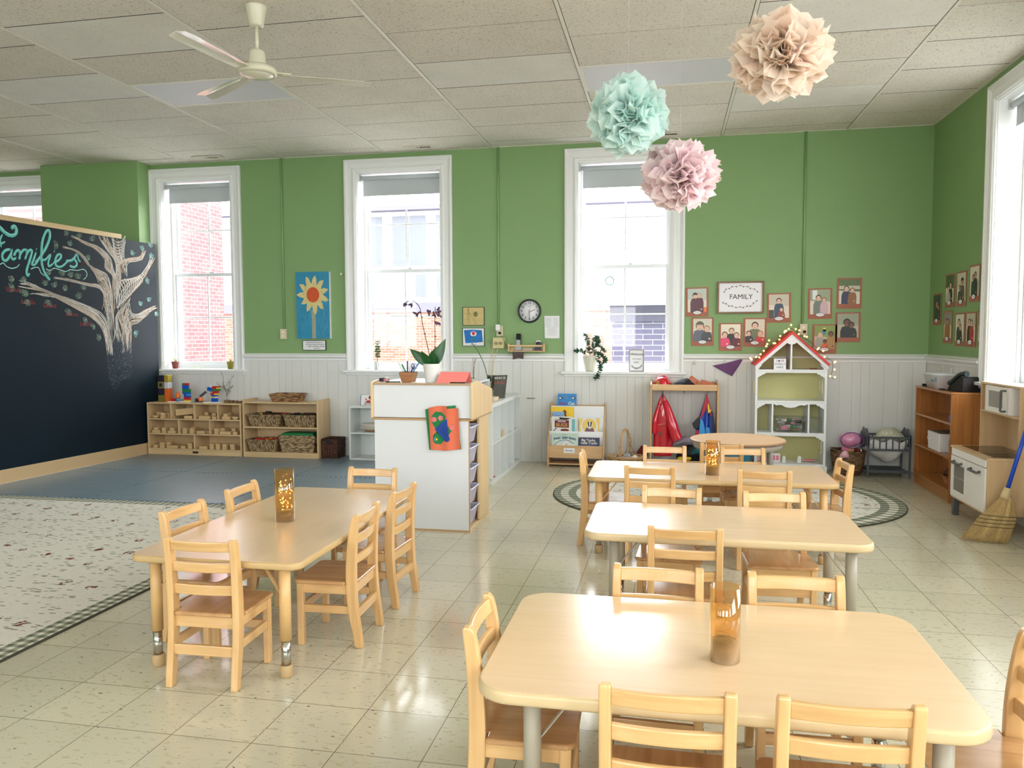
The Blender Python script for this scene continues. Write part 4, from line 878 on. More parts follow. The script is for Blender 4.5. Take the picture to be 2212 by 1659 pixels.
b = MB(); b.prism(rr(rx0+.008, ry0+.008, rx1-.008, ry1-.008, .02, 3), .008, (0, 0, .0095), (1, 0, 0), (0, 1, 0)); b.build('pile', rug_mat('floral_rug_weave', 0, 0, hx=(rx1-rx0)/2, hy=(ry1-ry0)/2), t, recalc=True)
b = MB()
P1 = rr(rx0, ry0, rx1, ry1, .025, 3); P2 = rr(rx0+.009, ry0+.009, rx1-.009, ry1-.009, .018, 3); n_ = len(P1)
b.add([(p[0], p[1], .001) for p in P1]+[(p[0], p[1], .009) for p in P1]+[(p[0], p[1], .0102) for p in P2], [(i, (i+1) % n_, n_+(i+1) % n_, n_+i) for i in range(n_)]+[(n_+i, n_+(i+1) % n_, 2*n_+(i+1) % n_, 2*n_+i) for i in range(n_)]); b.build('binding', M_bind, t)
t = thing('oval_rug', 'oval off white rug with gingham border under the far table', 'rug', (.46, 6.87, 0))
ohx, ohy = 1.45, 1.165
b = MB(); b.prism(ell(.46, 6.87, ohx-.008, ohy-.008, 96), .008, (0, 0, .0095), (1, 0, 0), (0, 1, 0)); b.build('pile', rug_mat('oval_rug_weave', 0, 0, oval=True, hx=ohx, hy=ohy), t, recalc=True)
b = MB(); P1 = ell(.46, 6.87, ohx, ohy, 96); P2 = ell(.46, 6.87, ohx-.009, ohy-.009, 96); n_ = 96
b.add([(p[0], p[1], .001) for p in P1]+[(p[0], p[1], .009) for p in P1]+[(p[0], p[1], .0102) for p in P2], [(i, (i+1) % n_, n_+(i+1) % n_, n_+i) for i in range(n_)]+[(n_+i, n_+(i+1) % n_, 2*n_+(i+1) % n_, 2*n_+i) for i in range(n_)]); b.build('binding', M_bind, t)

# ------------------------------------------------------------------ shelves of the block corner
M_birch = wood('birch_shelf', (222, 192, 148), (204, 172, 126), .4, 0, .7, coat=.1)
M_birchv = wood('birch_panel', (222, 192, 148), (206, 174, 128), .4, 2, .7, coat=.1)
Z0 = .012   # mats
def shelf_unit(name, label, x0, x1, y0, y1, h, shelves, divs, sideh=None, th=.017, back=True, kick=.06, m1=None, m2=None, z0=Z0, cat='shelf', grp=None):
    m1 = m1 or M_birch; m2 = m2 or M_birchv; sideh = sideh or h
    t = thing(name, label, cat, ((x0+x1)/2, (y0+y1)/2, z0), group=grp)
    for s in (x0, x1-th): b = MB(); b.box(s, y0, z0, s+th, y1, sideh); b.build('side_panel', m2, t, bevel=.004)
    b = MB(); b.box(x0+th, y0+.004, h-th, x1-th, y1, h); b.build('top_panel', m1, t, bevel=.002)
    if back: b = MB(); b.box(x0+th, y1-.01, z0+.01, x1-th, y1-.001, h-th); b.build('back_panel', m1, t)
    for z in shelves: b = MB(); b.box(x0+th, y0+.004, z-th, x1-th, y1-.01, z); b.build('shelf_board', m1, t, bevel=.002)
    for x, a, c in divs: b = MB(); b.box(x-th/2, y0+.006, a, x+th/2, y1-.01, c); b.build('divider', m2, t, bevel=.002)
    if kick: b = MB(); b.box(x0+th, y0+.002, z0, x1-th, y0+.016, shelves[-1]-th); b.build('kick_board', m1, t, bevel=.002)
    return t
bs_ = shelf_unit('block_shelf', 'low birch cubby shelf full of wooden blocks beside the chalkboard', -5.995, -4.788, 8.13, 8.44, .622, [.436, .262, .085], [(-5.687, .436, .605), (-5.385, .436, .605), (-5.083, .436, .605), (-5.59, .262, .419), (-5.188, .262, .419), (-5.392, .085, .245)])
b = MB(); b.box(-5.41, 8.1285, .035, -5.34, 8.1315, .058); b.build('maker_plate', mat('black_plate', (40, 38, 34), .4), bs_)
bk = shelf_unit('basket_shelf', 'low birch shelf holding four woven baskets, right of the block shelf', -4.766, -3.842, 8.13, 8.44, .645, [.362, .072], [], sideh=.672)
# blocks
M_blk = wood('unit_block', (222, 190, 142), (206, 170, 120), .45, 0, 1.5, coat=0)
def blk_mesh(kind):
    b = MB()
    if kind == 'long': b.box(-.07, -.02, 0, .07, .02, .0325)
    elif kind == 'unit': b.box(-.05, -.02, 0, .05, .02, .0325)
    elif kind == 'half': b.box(-.026, -.02, 0, .026, .02, .0325)
    elif kind == 'tri': b.prism([(-.045, 0), (.045, 0), (0, .05)], .04, (0, -.02, 0))
    elif kind == 'cyl': b.lathe([(.022, 0), (.022, .07)], n=20)
    elif kind == 'arch': b.prism([(-.05, .03)]+[(-.05+.1*i/10, .03-.03*math.sin(PI*i/10)) for i in range(1, 10)]+[(.05, .03)], .04, (0, -.02, 0))
    elif kind == 'plank': b.box(-.125, -.022, 0, .125, .022, .075)
    return b
BL = {}
def block(kind, x, y, z, rz, lab, grp, ry=0):
    if kind in BL: o = BL[kind].copy(); COL.objects.link(o)
    else: o = blk_mesh(kind).build('wooden_block', M_blk, bevel=.0025, recalc=True); BL[kind] = o
    o.location = (x, y, z+.0006); o.rotation_euler = (0, ry, rz); tag(o, lab, 'toy block', grp)
qb = random.Random(12)
cub = [(-5.97, -5.70, .436, 'the top left cubby', 9), (-5.67, -5.40, .436, 'the second top cubby', 0), (-5.37, -5.10, .436, 'the third top cubby', 7), (-5.07, -4.81, .436, 'the top right cubby', 8),
       (-5.97, -5.60, .262, 'the middle row left cubby', 6), (-5.57, -5.20, .262, 'the middle row centre cubby', 8), (-5.17, -4.81, .262, 'the middle row right cubby', 10), (-5.97, -5.41, .085, 'the bottom left cubby', 11), (-5.37, -4.81, .085, 'the bottom right cubby', 12)]
HX = {'long': .07, 'unit': .05, 'half': .026, 'tri': .045, 'cyl': .022, 'arch': .05}
HZ = {'long': .0325, 'unit': .0325, 'half': .0325, 'tri': .05, 'cyl': .07, 'arch': .03}
for x0_, x1_, z_, nm, n_ in cub:
    lab_ = 'wooden block piled in %s of the block shelf' % nm; grp = 'wooden blocks in %s' % nm
    if n_ == 0:
        block('plank', -5.530, 8.22, z_+.040, .12, 'big wooden block lying across the second top cubby', None, -.10)
        block('unit', -5.47, 8.165, z_, .1, 'pale short block in front of the big block in the second top cubby', None); continue
    # three depth rows, each stacked in layers
    cnt = 0
    for row, y in enumerate((8.165, 8.225, 8.29)):
        x = x0_+.01+qb.uniform(0, .03); lev = []
        while x < x1_-.06 and cnt < n_:
            kd = qb.choice(['long', 'unit', 'unit', 'half', 'half', 'arch' if row == 0 else 'unit']); h = HX[kd]
            if x+2*h > x1_-.005: kd = 'half'; h = .026
            if x+2*h > x1_-.003: break
            block(kd, x+h, y+qb.uniform(-.004, .004), z_, 0, lab_, grp); cnt += 1
            if kd in ('long', 'unit') and qb.random() < .75:
                k2 = qb.choice(['unit', 'half', 'tri', 'half']) if kd == 'long' else 'half'
                if HX[k2] <= h: block(k2, x+h+qb.uniform(-.01, .01), y, z_+.0327, 0, lab_, grp); cnt += 1
            elif kd == 'half' and qb.random() < .4: block('half', x+h, y, z_+.0327, 0, lab_, grp); cnt += 1
            x += 2*h+qb.uniform(.004, .05)
        
# baskets
M_sg = woven('seagrass_weave', (196, 168, 124), (96, 74, 48), 75, 'v')
M_sgh = woven('seagrass_weave_flat', (200, 172, 128), (92, 70, 46), 60, 'h')
M_rope = woven('hyacinth_rope', (190, 148, 100), (98, 64, 36), 50, 'h')
def basket(name, label, cx, cy, z0, wb, db, wt, dt, h, m, th=.012, grp=None, cat='basket'):
    t = thing(name, label, cat, (cx, cy, z0), group=grp)
    b = MB(); hx, hy, tx, ty = wb/2, db/2, wt/2, dt/2; N = 8
    def ring(f, ins, z):
        ax = hx+(tx-hx)*f-ins; ay = hy+(ty-hy)*f-ins; r = .02; return [(cx+p[0], cy+p[1], z) for p in rr(-ax, -ay, ax, ay, r, 3)]
    n_ = 16; rings = [ring(i/N, .0015*math.sin(i*2.4), z0+h*i/N) for i in range(N+1)]+[ring(1, th, z0+h), ring(.1, th, z0+.012)]
    for r_ in rings: b.v += [Vector(p) for p in r_]
    for i in range(len(rings)-1):
        for j in range(n_): b.f.append([i*n_+j, i*n_+(j+1) % n_, (i+1)*n_+(j+1) % n_, (i+1)*n_+j]); b.m.append(0); b.sm.append(False)
    b.f.append(list(range(n_))[::-1]); b.m.append(0); b.sm.append(False); b.f.append([(len(rings)-1)*n_+j for j in range(n_)]); b.m.append(0); b.sm.append(False)
    b.build('basket_body', m, t, recalc=True)
    b = MB(); P = [Vector((cx+p[0], cy+p[1], z0+h)) for p in rr(-tx+.004, -ty+.004, tx-.004, ty-.004, .02, 4)]; b.tube(P, .007, 6, closed=True); b.build('rim', m, t)
    return t
basket('woven_basket', 'rectangular rope basket standing on top of the basket shelf', -4.27, 8.27, .645, .30, .2, .36, .25, .085, M_rope, grp=None)
basket('woven_basket', 'seagrass basket on the upper left of the basket shelf', -4.515, 8.27, .3625, .34, .22, .42, .27, .132, M_sg)
basket('woven_basket', 'seagrass basket on the upper right of the basket shelf', -4.078, 8.27, .3625, .34, .22, .40, .27, .132, M_sg)
basket('woven_basket', 'seagrass basket on the lower left of the basket shelf', -4.545, 8.27, .0725, .32, .22, .385, .27, .135, M_sg)
basket('woven_basket', 'tall seagrass basket with green lid edge on the lower right of the basket shelf', -4.115, 8.27, .0725, .39, .23, .45, .27, .19, M_sgh)
def heap(name, label, cat, cx, cy, z, w, d, h, cols, seed, n=26, shape='box'):
    """contents nobody could count"""
    q = random.Random(seed); b = MB(); 
    for i in range(n):
        x = cx+q.uniform(-w/2, w/2); y = cy+q.uniform(-d/2, d/2); s = q.uniform(.018, .038); M = Matrix.Translation((x, y, z+q.uniform(0, h))) @ Matrix.Rotation(q.uniform(0, 6), 4, 'Z') @ Matrix.Rotation(q.uniform(-.7, .7), 4, 'X')
        if shape == 'box' or q.random() < .5: b.box(-s, -s*.6, -s*.4, s, s*.6, s*.4, q.randrange(len(cols)), M)
        else: b.sphere((x, y, z+q.uniform(0, h)), s*.7, 8, q.randrange(len(cols)))
    o = b.build(name, cols, bevel=.003); return tag(o, label, cat, kind='stuff')
Mc = lambda nm, c, r=.5: mat(nm, c, r)
c_red = Mc('toy_red', (196, 34, 40), .35); c_grn = Mc('toy_green', (30, 128, 70), .4); c_dgrn = Mc('dark_green_felt', (24, 60, 34), .9); c_blk = Mc('black_fabric', (26, 24, 26), .8); c_brn = Mc('dark_brown_stuff', (70, 44, 30), .8); c_blu = Mc('toy_blue', (16, 84, 190), .35); c_yel = Mc('toy_yellow', (236, 200, 50), .4); c_org = Mc('toy_orange', (240, 120, 40), .45); c_wht = Mc('toy_white', (238, 238, 236), .45); c_sky = Mc('toy_sky', (70, 160, 214), .4); c_pink = Mc('toy_pink', (238, 140, 170), .5); c_pur = Mc('toy_purple', (116, 60, 140), .5)
heap('toy_animals', 'dark toy pieces heaped in the upper left seagrass basket', 'toys', -4.515, 8.27, .46, .32, .16, .04, [c_brn, c_dgrn, c_red, c_yel, c_blk], 1)
heap('toy_pieces', 'black and brown toys heaped in the upper right seagrass basket', 'toys', -4.078, 8.27, .46, .3, .16, .045, [c_blk, c_brn, c_dgrn, c_blk], 2)
heap('toy_vehicles', 'red toy pieces in the lower left seagrass basket', 'toys', -4.545, 8.27, .17, .28, .16, .035, [c_red, c_org, c_brn, c_red], 3)
b = MB(); b.box(-4.31, 8.17, .262, -3.92, 8.37, .285); b.box(-4.30, 8.18, .285, -3.93, 8.36, .292); tag(b.build('green_tray', c_grn, bevel=.004), 'green plastic tray lying on top of the tall seagrass basket', 'tray')
# brown wicker crate
M_dkw = woven('dark_wicker', (92, 48, 28), (34, 18, 12), 55, 'h')
t = basket('wicker_crate', 'dark brown wicker crate on the mat beside the basket shelf', -3.735, 8.30, Z0, .19, .24, .195, .25, .215, M_dkw, .012, cat='crate')
b = MB()
for i in range(5): b.cyl((-3.80+i*.032, 8.172, .03), (-3.80+i*.032, 8.170, .17), .003, 6)
b.build('cane_ribs', mat('cane_brown', (120, 70, 44), .5), t); b = MB(); b.prism([(-.04, .02), (.04, .02), (.035, -.005), (.015, -.018), (-.015, -.018), (-.035, -.005)], .003, (-3.735, 8.1745, .195)); b.build('handle_hole', c_blk, t)
# small white shelf
M_wm = mat('white_melamine', (226, 230, 228), .35)
ws = shelf_unit('white_shelf', 'small white two tier shelf half hidden behind the podium', -3.478, -2.95, 8.14, 8.44, .61, [.32, .03], [], m1=M_wm, m2=M_wm, kick=0, th=.018)
c = thing('crab_card', 'white card with a red crab, in a wire stand on the white shelf', 'picture card', (-3.29, 8.25, .61))
b = MB(); P = rr(-.09, .004, .09, .122, .015, 4); b.prism(P, .002, (-3.29, 8.25, .61), (1, 0, 0), (0, .2, 1)); b.build('card', mat('card_white', (240, 242, 244), .5), c, recalc=True)
b = MB(); P = rr(-.098, .004, .06, .124, .015, 4); b.prism(P, .002, (-3.29, 8.256, .61), (1, 0, 0), (0, .2, 1)); b.build('blue_backing', mat('navy_card', (34, 48, 120), .5), c, recalc=True)
b = MB(); O = (-3.29, 8.2475, .61)
b.prism(ell(0, .045, .026, .016, 14), .001, O, (1, 0, 0), (0, .2, 1)); b.prism(ell(.012, .092, .013, .018, 12), .001, O, (1, 0, 0), (0, .2, 1)); b.prism(ell(-.03, .07, .008, .012, 10), .001, O, (1, 0, 0), (0, .2, 1))
for s in (-1, 1):
    for k_ in range(3): b.prism([(s*.02, .04-k_*.008), (s*.045, .046-k_*.012), (s*.043, .040-k_*.012), (s*.02, .035-k_*.008)], .001, O, (1, 0, 0), (0, .2, 1))
b.prism([(.018, .055), (.03, .08), (.024, .082), (.012, .058)], .001, O, (1, 0, 0), (0, .2, 1)); b.build('crab_drawing', mat('crab_red', (178, 60, 38), .6), c, recalc=True)
b = MB(); b.tube([(-3.33, 8.23, .612), (-3.33, 8.235, .63), (-3.25, 8.235, .63), (-3.25, 8.23, .612)], .002, 6); b.tube([(-3.33, 8.235, .613), (-3.33, 8.30, .613)], .002, 6); b.tube([(-3.25, 8.235, .613), (-3.25, 8.30, .613)], .002, 6); b.build('wire_stand', mat('black_wire', (40, 40, 42), .4), c)
c = thing('fabric_basket', 'small cream and tan rope basket in the white shelf', 'basket', (-3.26, 8.27, .32))
b = MB(); b.lathe([(.07, .321), (.078, .345)], (-3.26, 8.27, 0), 28, sx=1.1); b.build('tan_base', mat('tan_rope', (150, 116, 86), .9, bump=.6), c); b = MB(); b.lathe([(.078, .345), (.09, .40), (.093, .412), (.086, .412), (.074, .345), (.0001, .335)], (-3.26, 8.27, 0), 28, sx=1.1); b.build('cream_band', mat('cream_rope', (222, 214, 196), .9, bump=.6), c)

# toys on top of the block shelf
zt = .622
def baseplate(x0, x1, y0, y1, col, label):
    b = MB(); b.box(x0, y0, zt, x1, y1, zt+.005)
    nx, ny = int((x1-x0)/.016), int((y1-y0)/.016)
    for i in range(nx):
        for j in range(ny): b.lathe([(.0048, zt+.005), (.0048, zt+.0075)], (x0+.008+i*.016, y0+.008+j*.016, 0), 6, flat=True)
    tag(b.build('baseplate', col), label, 'toy baseplate')
baseplate(-5.765, -5.63, 8.19, 8.32, c_wht, 'white studded baseplate under the red brick on the block shelf')
baseplate(-5.62, -5.475, 8.19, 8.32, c_wht, 'white studded baseplate under the blue green brick tower')
baseplate(-5.465, -5.31, 8.19, 8.32, Mc('grey_plate', (110, 118, 130), .4), 'grey studded baseplate under the toy ramp on the block shelf')
baseplate(-5.30, -5.08, 8.19, 8.32, c_wht, 'white studded baseplate under the wide topped brick tower')
def brick_tower(label, x, y, z, rows):
    t = thing('brick_tower', label, 'toy brick tower', (x, y, z)); zz = z
    for row in rows:
        h = row[0]
        for (a, e, col) in row[1:]:
            b = MB(); b.box(x+a, y-.016, zz, x+e, y+.016, zz+h-.0006)
            n_ = max(1, int(round((e-a)/.016)))
            for i in range(n_):
                for s in (-.008, .008): b.lathe([(.005, zz+h-.0006), (.005, zz+h+.003)], (x+a+(e-a)*(i+.5)/n_, y+s, 0), 8, flat=True)
            b.build('toy_brick', col, t)
        zz += h
    return t
H = .0192
brick_tower('tall blue green and red toy brick tower, the nearer one to the chalkboard', -5.545, 8.25, zt+.0052, [(H*1.1, (-.03, .045, c_yel)), (H*1.6, (-.03, .042, c_red)), (H, (-.03, .046, c_blu)), (H, (-.034, .0, c_blu), (.002, .046, c_sky)), (H, (-.05, .046, c_blu)), (H, (-.05, .0, c_grn), (.002, .046, c_grn)), (H, (-.05, .02, c_grn), (.022, .046, c_grn)), (H, (-.05, .02, c_blu)), (H*1.3, (-.05, .024, c_blu)), (H*1.2, (-.05, -.022, c_grn), (-.02, .024, c_red))])
brick_tower('top heavy brick tower with blue foot and striped wide head', -5.185, 8.25, zt+.0052, [(H*2.4, (-.035, .035, c_blu)), (H*.9, (-.035, .012, c_yel), (.014, .035, c_wht)), (H, (-.035, .035, c_blu)), (H, (-.048, .0, c_red), (.002, .046, c_yel)), (H*.8, (-.02, .046, c_red)), (H*.7, (-.06, -.022, c_sky), (-.02, .05, c_red)), (H*1.2, (-.085, -.024, c_blu), (-.02, .03, c_grn), (.032, .07, c_grn)), (H*.9, (-.085, -.03, c_blu), (-.028, .03, c_red), (.032, .07, c_yel)), (H*.6, (-.05, -.025, c_wht), (-.022, .07, c_red))])
brick_tower('single flat red toy brick on the left white baseplate', -5.70, 8.25, zt+.0052, [(H*1.6, (-.045, .045, c_red))])
t = thing('toy_figure', 'small orange toy figure in a blue cup beside the brick tower', 'toy', (-5.63, 8.205, zt)); b = MB(); b.lathe([(.018, zt+.0076), (.021, zt+.045)], (-5.632, 8.207, 0), 16); b.build('blue_cup', c_sky, t); b = MB(); b.lathe([(.017, zt+.045), (.03, zt+.07), (.012, zt+.12), (.001, zt+.135)], (-5.632, 8.207, 0), 12, sx=1); b.build('orange_cone', c_org, t)
t = thing('toy_ramp', 'grey toy ramp leaning up with an orange ball piece beneath', 'toy', (-5.39, 8.25, zt)); b = MB(); b.bar((-5.445, 8.27, zt+.008), (-5.30, 8.27, zt+.118), .03, .006); b.build('ramp', Mc('grey_plastic', (90, 96, 110), .4), t)
for i in range(4): b = MB(); b.bar((-5.385+i*.02, 8.27, zt+.06+i*.015), (-5.38+i*.02, 8.27, zt+.085+i*.015), .03, .004); b.build('ramp_fin', Mc('grey_plastic', (90, 96, 110), .4), t)
b = MB(); b.sphere((-5.355, 8.225, zt+.035), .028, 14, sz=1); b.build('orange_dome', c_org, t); b = MB(); b.sphere((-5.40, 8.225, zt+.03), .022, 12); b.build('navy_dome', Mc('navy_toy', (30, 34, 70), .4), t)
# stacked cube boxes at the left
cols4 = [('olive', (122, 112, 40)), ('navy', (26, 24, 54)), ('khaki', (130, 122, 72)), ('indigo', (36, 26, 50))]
z = zt
for i, (nm, c4) in enumerate(cols4):
    cc = mat('cube_'+nm, c4, .6); t = thing('toy_cube', '%s toy cube, %s of the stack beside the chalkboard' % (nm, ['bottom', 'second', 'third', 'top'][i]), 'toy cube', (-5.885, 8.29, z), group='toy cubes stacked beside the chalkboard')
    b = MB(); b.box(-5.925, 8.25, z+.0004, -5.845, 8.33, z+.0776); b.build('cube_body', cc, t, bevel=.003)
    if nm == 'khaki': b = MB(); b.box(-5.905, 8.2485, z+.02, -5.868, 8.251, z+.062); b.build('dark_opening', c_blk, t)
    z += .078
z = zt
for nm, h, c4, pos in (('orange', .155, (222, 104, 30), 'bottom'), ('white', .075, (214, 214, 224), 'middle'), ('mustard', .083, (176, 152, 48), 'top')):
    b = MB(); b.box(-5.840, 8.25, z+.0004, -5.788, 8.33, z+h-.0006); tag(b.build('toy_panel_block', mat('panel_'+nm, c4, .55), bevel=.003), '%s upright block, %s of the narrow stack right of the cubes' % (nm, pos), 'toy cube'); z += h
# twig plant in a wooden block
t = thing('twig_sculpture', 'bare green twig standing in a row of dark wooden blocks on the block shelf', 'twig', (-4.98, 8.24, zt))
b = MB(); b.box(-5.045, 8.21, zt, -4.985, 8.25, zt+.032); b.build('wood_base', mat('dark_oak', (120, 92, 60), .6), t, bevel=.002)
M_twig = mat('twig_green', (78, 86, 50), .8); b = MB(); q = random.Random(9)
root_ = Vector((-5.01, 8.23, zt+.03)); st = [root_, root_+Vector((-.01, 0, .05)), root_+Vector((-.015, .0, .10)), root_+Vector((-.035, 0, .15)), root_+Vector((-.05, 0, .26)), root_+Vector((-.07, 0, .33))]
b.tube(crom(st, 4), [.0022]*21, 5)
for k_, (dx, dz) in enumerate([(.06, .10), (.09, .06), (-.09, .04), (.04, .15), (-.05, .09), (.1, .13)]):
    s = st[1+k_ % 3]; e = s+Vector((dx, q.uniform(-.02, .02), dz)); P = crom([s, s.lerp(e, .5)+Vector((0, 0, -.015)), e], 4); b.tube(P, .0015, 5)
    for p in P[2:]:
        for _ in range(2): d = Vector((q.gauss(0, 1), q.gauss(0, .6), abs(q.gauss(0, 1)))).normalized()*.028; b.tube([p, p+d], .0011, 4)
b.build('twig', M_twig, t)
for i, lx in enumerate((-4.955, -4.90, -4.845)): b = MB(); b.box(lx-.022, 8.21, zt, lx+.022, 8.25, zt+.03-.004*i); tag(b.build('dark_block', mat('dark_oak', (120, 92, 60), .6), bevel=.003), ['short dark block just right of the twig base', 'middle dark block in the row right of the twig', 'dark block at the right end of the block shelf top'][i], 'toy block')
# ------------------------------------------------------------------ podium cabinet
M_lam = mat('white_laminate', (221, 223, 226), .45, bump=.03, bscale=200)
M_mapl = wood('podium_maple', (232, 204, 158), (220, 188, 138), .4, 2, .6, coat=.1)
M_trimw = wood('podium_trim', (196, 158, 112), (176, 136, 92), .4, 0, .8)
pd = thing('podium_cabinet', 'tall white and maple teacher podium with sloped side and clear bins', 'podium', (-1.71, 5.6, 0))
b = MB(); b.box(-2.068, 5.302, .012, -1.372, 5.318, .792); b.build('front_panel', M_lam, pd)
b = MB(); b.box(-2.068, 5.302, 0, -1.366, 5.318, .0115); b.box(-1.3715, 5.302, .0115, -1.366, 5.318, .792); b.build('front_edge_trim', M_trimw, pd)
b = MB(); b.box(-2.068, 5.318, 0, -2.05, 5.90, .792); b.build('left_side_panel', M_mapl, pd)
b = MB(); b.box(-2.05, 5.884, 0, -1.366, 5.90, .792); b.build('rear_panel', M_mapl, pd)
b = MB(); b.box(-1.72, 5.318, .02, -1.706, 5.884, .79); b.build('inner_divider', M_mapl, pd)
b = MB(); b.box(-1.384, 5.60, .025, -1.366, 5.884, .792); b.build('right_side_panel', M_mapl, pd, bevel=.002)
b = MB(); b.box(-2.05, 5.318, 0, -1.366, 5.884, .022); b.build('base_board', M_mapl, pd, bevel=.002)
b = MB(); b.box(-2.088, 5.292, .792, -1.34, 5.905, .806); b.build('mid_trim', M_trimw, pd, bevel=.003)
side = [(5.288, .800), (5.905, .812), (5.905, .985), (5.405, 1.068), (5.288, 1.062)]
side = [(5.285, .796), (5.885, .830), (5.905, .845), (5.905, .985), (5.41, 1.074), (5.285, 1.064)]
side = [(5.285, .806), (5.905, .806), (5.905, .982), (5.41, 1.074), (5.285, 1.064)]
for x, nm in ((-2.072, 'left_top_side'), (-1.334, 'right_top_side')):
    b = MB(); b.prism(side, .018, (x, 0, 0), (0, 1, 0), (0, 0, 1)); b.build(nm, M_mapl, pd, bevel=.004, recalc=True)
b = MB(); b.box(-2.071, 5.302, .81, -1.354, 5.314, 1.046); b.build('upper_front_panel', M_lam, pd)
b = MB(); b.box(-2.071, 5.287, 1.046, -1.354, 5.9, 1.056); b.box(-2.071, 5.89, .806, -1.354, 5.902, 1.046); b.build('writing_top', M_lam, pd)
b = MB(); b.box(-2.071, 5.2865, 1.044, -1.354, 5.3015, 1.0575); b.build('top_edge_trim', M_trimw, pd, bevel=.003)
M_bin = mat('clear_bin_plastic', (222, 220, 242), .25); M_bin.node_tree.nodes['Principled BSDF'].inputs['Alpha'].default_value = .6
M_binrim = mat('bin_rim', (214, 212, 236), .3)
for i in range(5):
    z = .035+i*.147
    t = thing('storage_bin', ['bottom', 'second from bottom', 'middle', 'second from top', 'top'][i]+' clear plastic bin in the podium side', 'storage bin', (-1.53, 5.46, z), group='clear bins in the podium side')
    b = MB(); x0_, x1_, y0_, y1_ = -1.70, -1.362, 5.335, 5.575
    lo = rr(x0_+.02, y0_+.015, x1_-.03, y1_-.015, .02, 4); hi = rr(x0_, y0_, x1_-.008, y1_, .02, 4); n_ = len(lo)
    b.add([(p[0], p[1], z) for p in lo]+[(p[0], p[1], z+.118) for p in hi], [list(range(n_))[::-1]]+[(j, (j+1) % n_, n_+(j+1) % n_, n_+j) for j in range(n_)]); b.build('bin_body', M_bin, t)
    b = MB(); b.tube([Vector((p[0], p[1], z+.118)) for p in rr(x0_, y0_, x1_, y1_, .02, 4)], .0055, 6, closed=True); b.build('rim', M_binrim, t)
    heap('bin_contents', 'pale papers and supplies loosely filling the %s podium bin' % ['bottom', 'fourth', 'third', 'second', 'first'][i], 'supplies', -1.53, 5.455, z+.02, .2, .13, .04, [mat('pale_lilac_paper', (214, 212, 232), .7), c_wht, mat('pale_blue_plastic', (150, 170, 210), .4)], 40+i, 14)
# felt art hanging over podium
M_felt = mat('orange_felt', (226, 116, 84), .95, bump=.4, bscale=300); M_fg = mat('green_felt', (40, 122, 72), .95, bump=.4, bscale=300); M_fb = mat('blue_felt', (36, 70, 150), .95, bump=.4, bscale=300); M_fp = mat('pink_dots', (226, 120, 120), .9)
fa = thing('felt_artwork', 'wavy orange felt sheet with green and blue felt shapes hung on the podium', 'artwork', (-1.54, 5.28, .62))
S_ = .00315     # metres per photo pixel at the podium front
def fpt(x, y, off): # local sheet coordinates: wavy in depth
    return (x, 5.279-off-.006*math.sin((x+1.54)*60), y)
def sheet(b, poly, off, m=0, th=.002, sub=10):
    xs_ = [p[0] for p in poly]; cx_ = sum(xs_)/len(xs_); cy_ = sum(p[1] for p in poly)/len(poly); n = len(poly); R_ = []
    vs = [fpt(cx_, cy_, off)]
    for k_ in range(1, sub+1):
        for p in poly: vs.append(fpt(cx_+(p[0]-cx_)*k_/sub, cy_+(p[1]-cy_)*k_/sub, off))
    fs = [(0, 1+i, 1+(i+1) % n) for i in range(n)]
    for k_ in range(sub-1):
        for i in range(n): fs.append((1+k_*n+i, 1+(k_+1)*n+i, 1+(k_+1)*n+(i+1) % n, 1+k_*n+(i+1) % n))
    b.add(vs, fs, m, True)
def dens(poly, k_=6):
    o = []
    for i in range(len(poly)):
        a = Vector(poly[i]); c_ = Vector(poly[(i+1) % len(poly)])
        for j in range(k_): o.append(tuple(a.lerp(c_, j/k_)))
    return o
px2 = lambda x, y: (-2.09+(x-170)*.000825, 1.062-(y-188)*.000805)   # read off the close-up crop
sh = lambda P: [px2(*p) for p in P]
b = MB(); sheet(b, dens(sh([(665, 425), (700, 415), (880, 390), (935, 385), (985, 765), (975, 770), (700, 780)])), .000); b.build('green_backing', M_fg, fa)
b = MB(); sheet(b, dens(sh([(695, 410), (770, 392), (858, 390), (862, 415), (958, 408), (980, 768), (830, 785), (715, 775)])), .003); b.build('orange_sheet', M_felt, fa)
b = MB(); sheet(b, sh([(730, 540), (728, 480), (760, 440), (810, 445), (850, 480), (925, 575), (880, 640), (830, 700), (800, 730), (760, 725), (738, 700), (740, 650), (790, 610), (760, 590)]), .005); b.build('green_shape', M_fg, fa)
b = MB(); sheet(b, sh([(755, 595), (862, 500), (878, 650), (880, 680), (860, 705), (840, 690)]), .0065); sheet(b, [px2(860+28*math.cos(a), 678+28*math.sin(a)) for a in [i*PI/6 for i in range(12)]], .0068); b.build('blue_shape', M_fb, fa)
b = MB()
for cx_, cy_ in ((748, 510), (805, 498), (905, 580)): sheet(b, [px2(cx_+(20+6*(i % 2))*math.cos(i*PI/5), cy_+(20+6*(i % 2))*math.sin(i*PI/5)) for i in range(10)], .0075, sub=2)
b.build('pink_flowers', M_fp, fa)
b = MB(); sheet(b, sh([(742, 700), (765, 655), (758, 690)]), .0075, sub=2); b.build('light_blue_fin', c_sky, fa); b = MB(); sheet(b, sh([(765, 670), (780, 685), (765, 698)]), .0075, sub=2); b.build('yellow_dot', c_yel, fa)

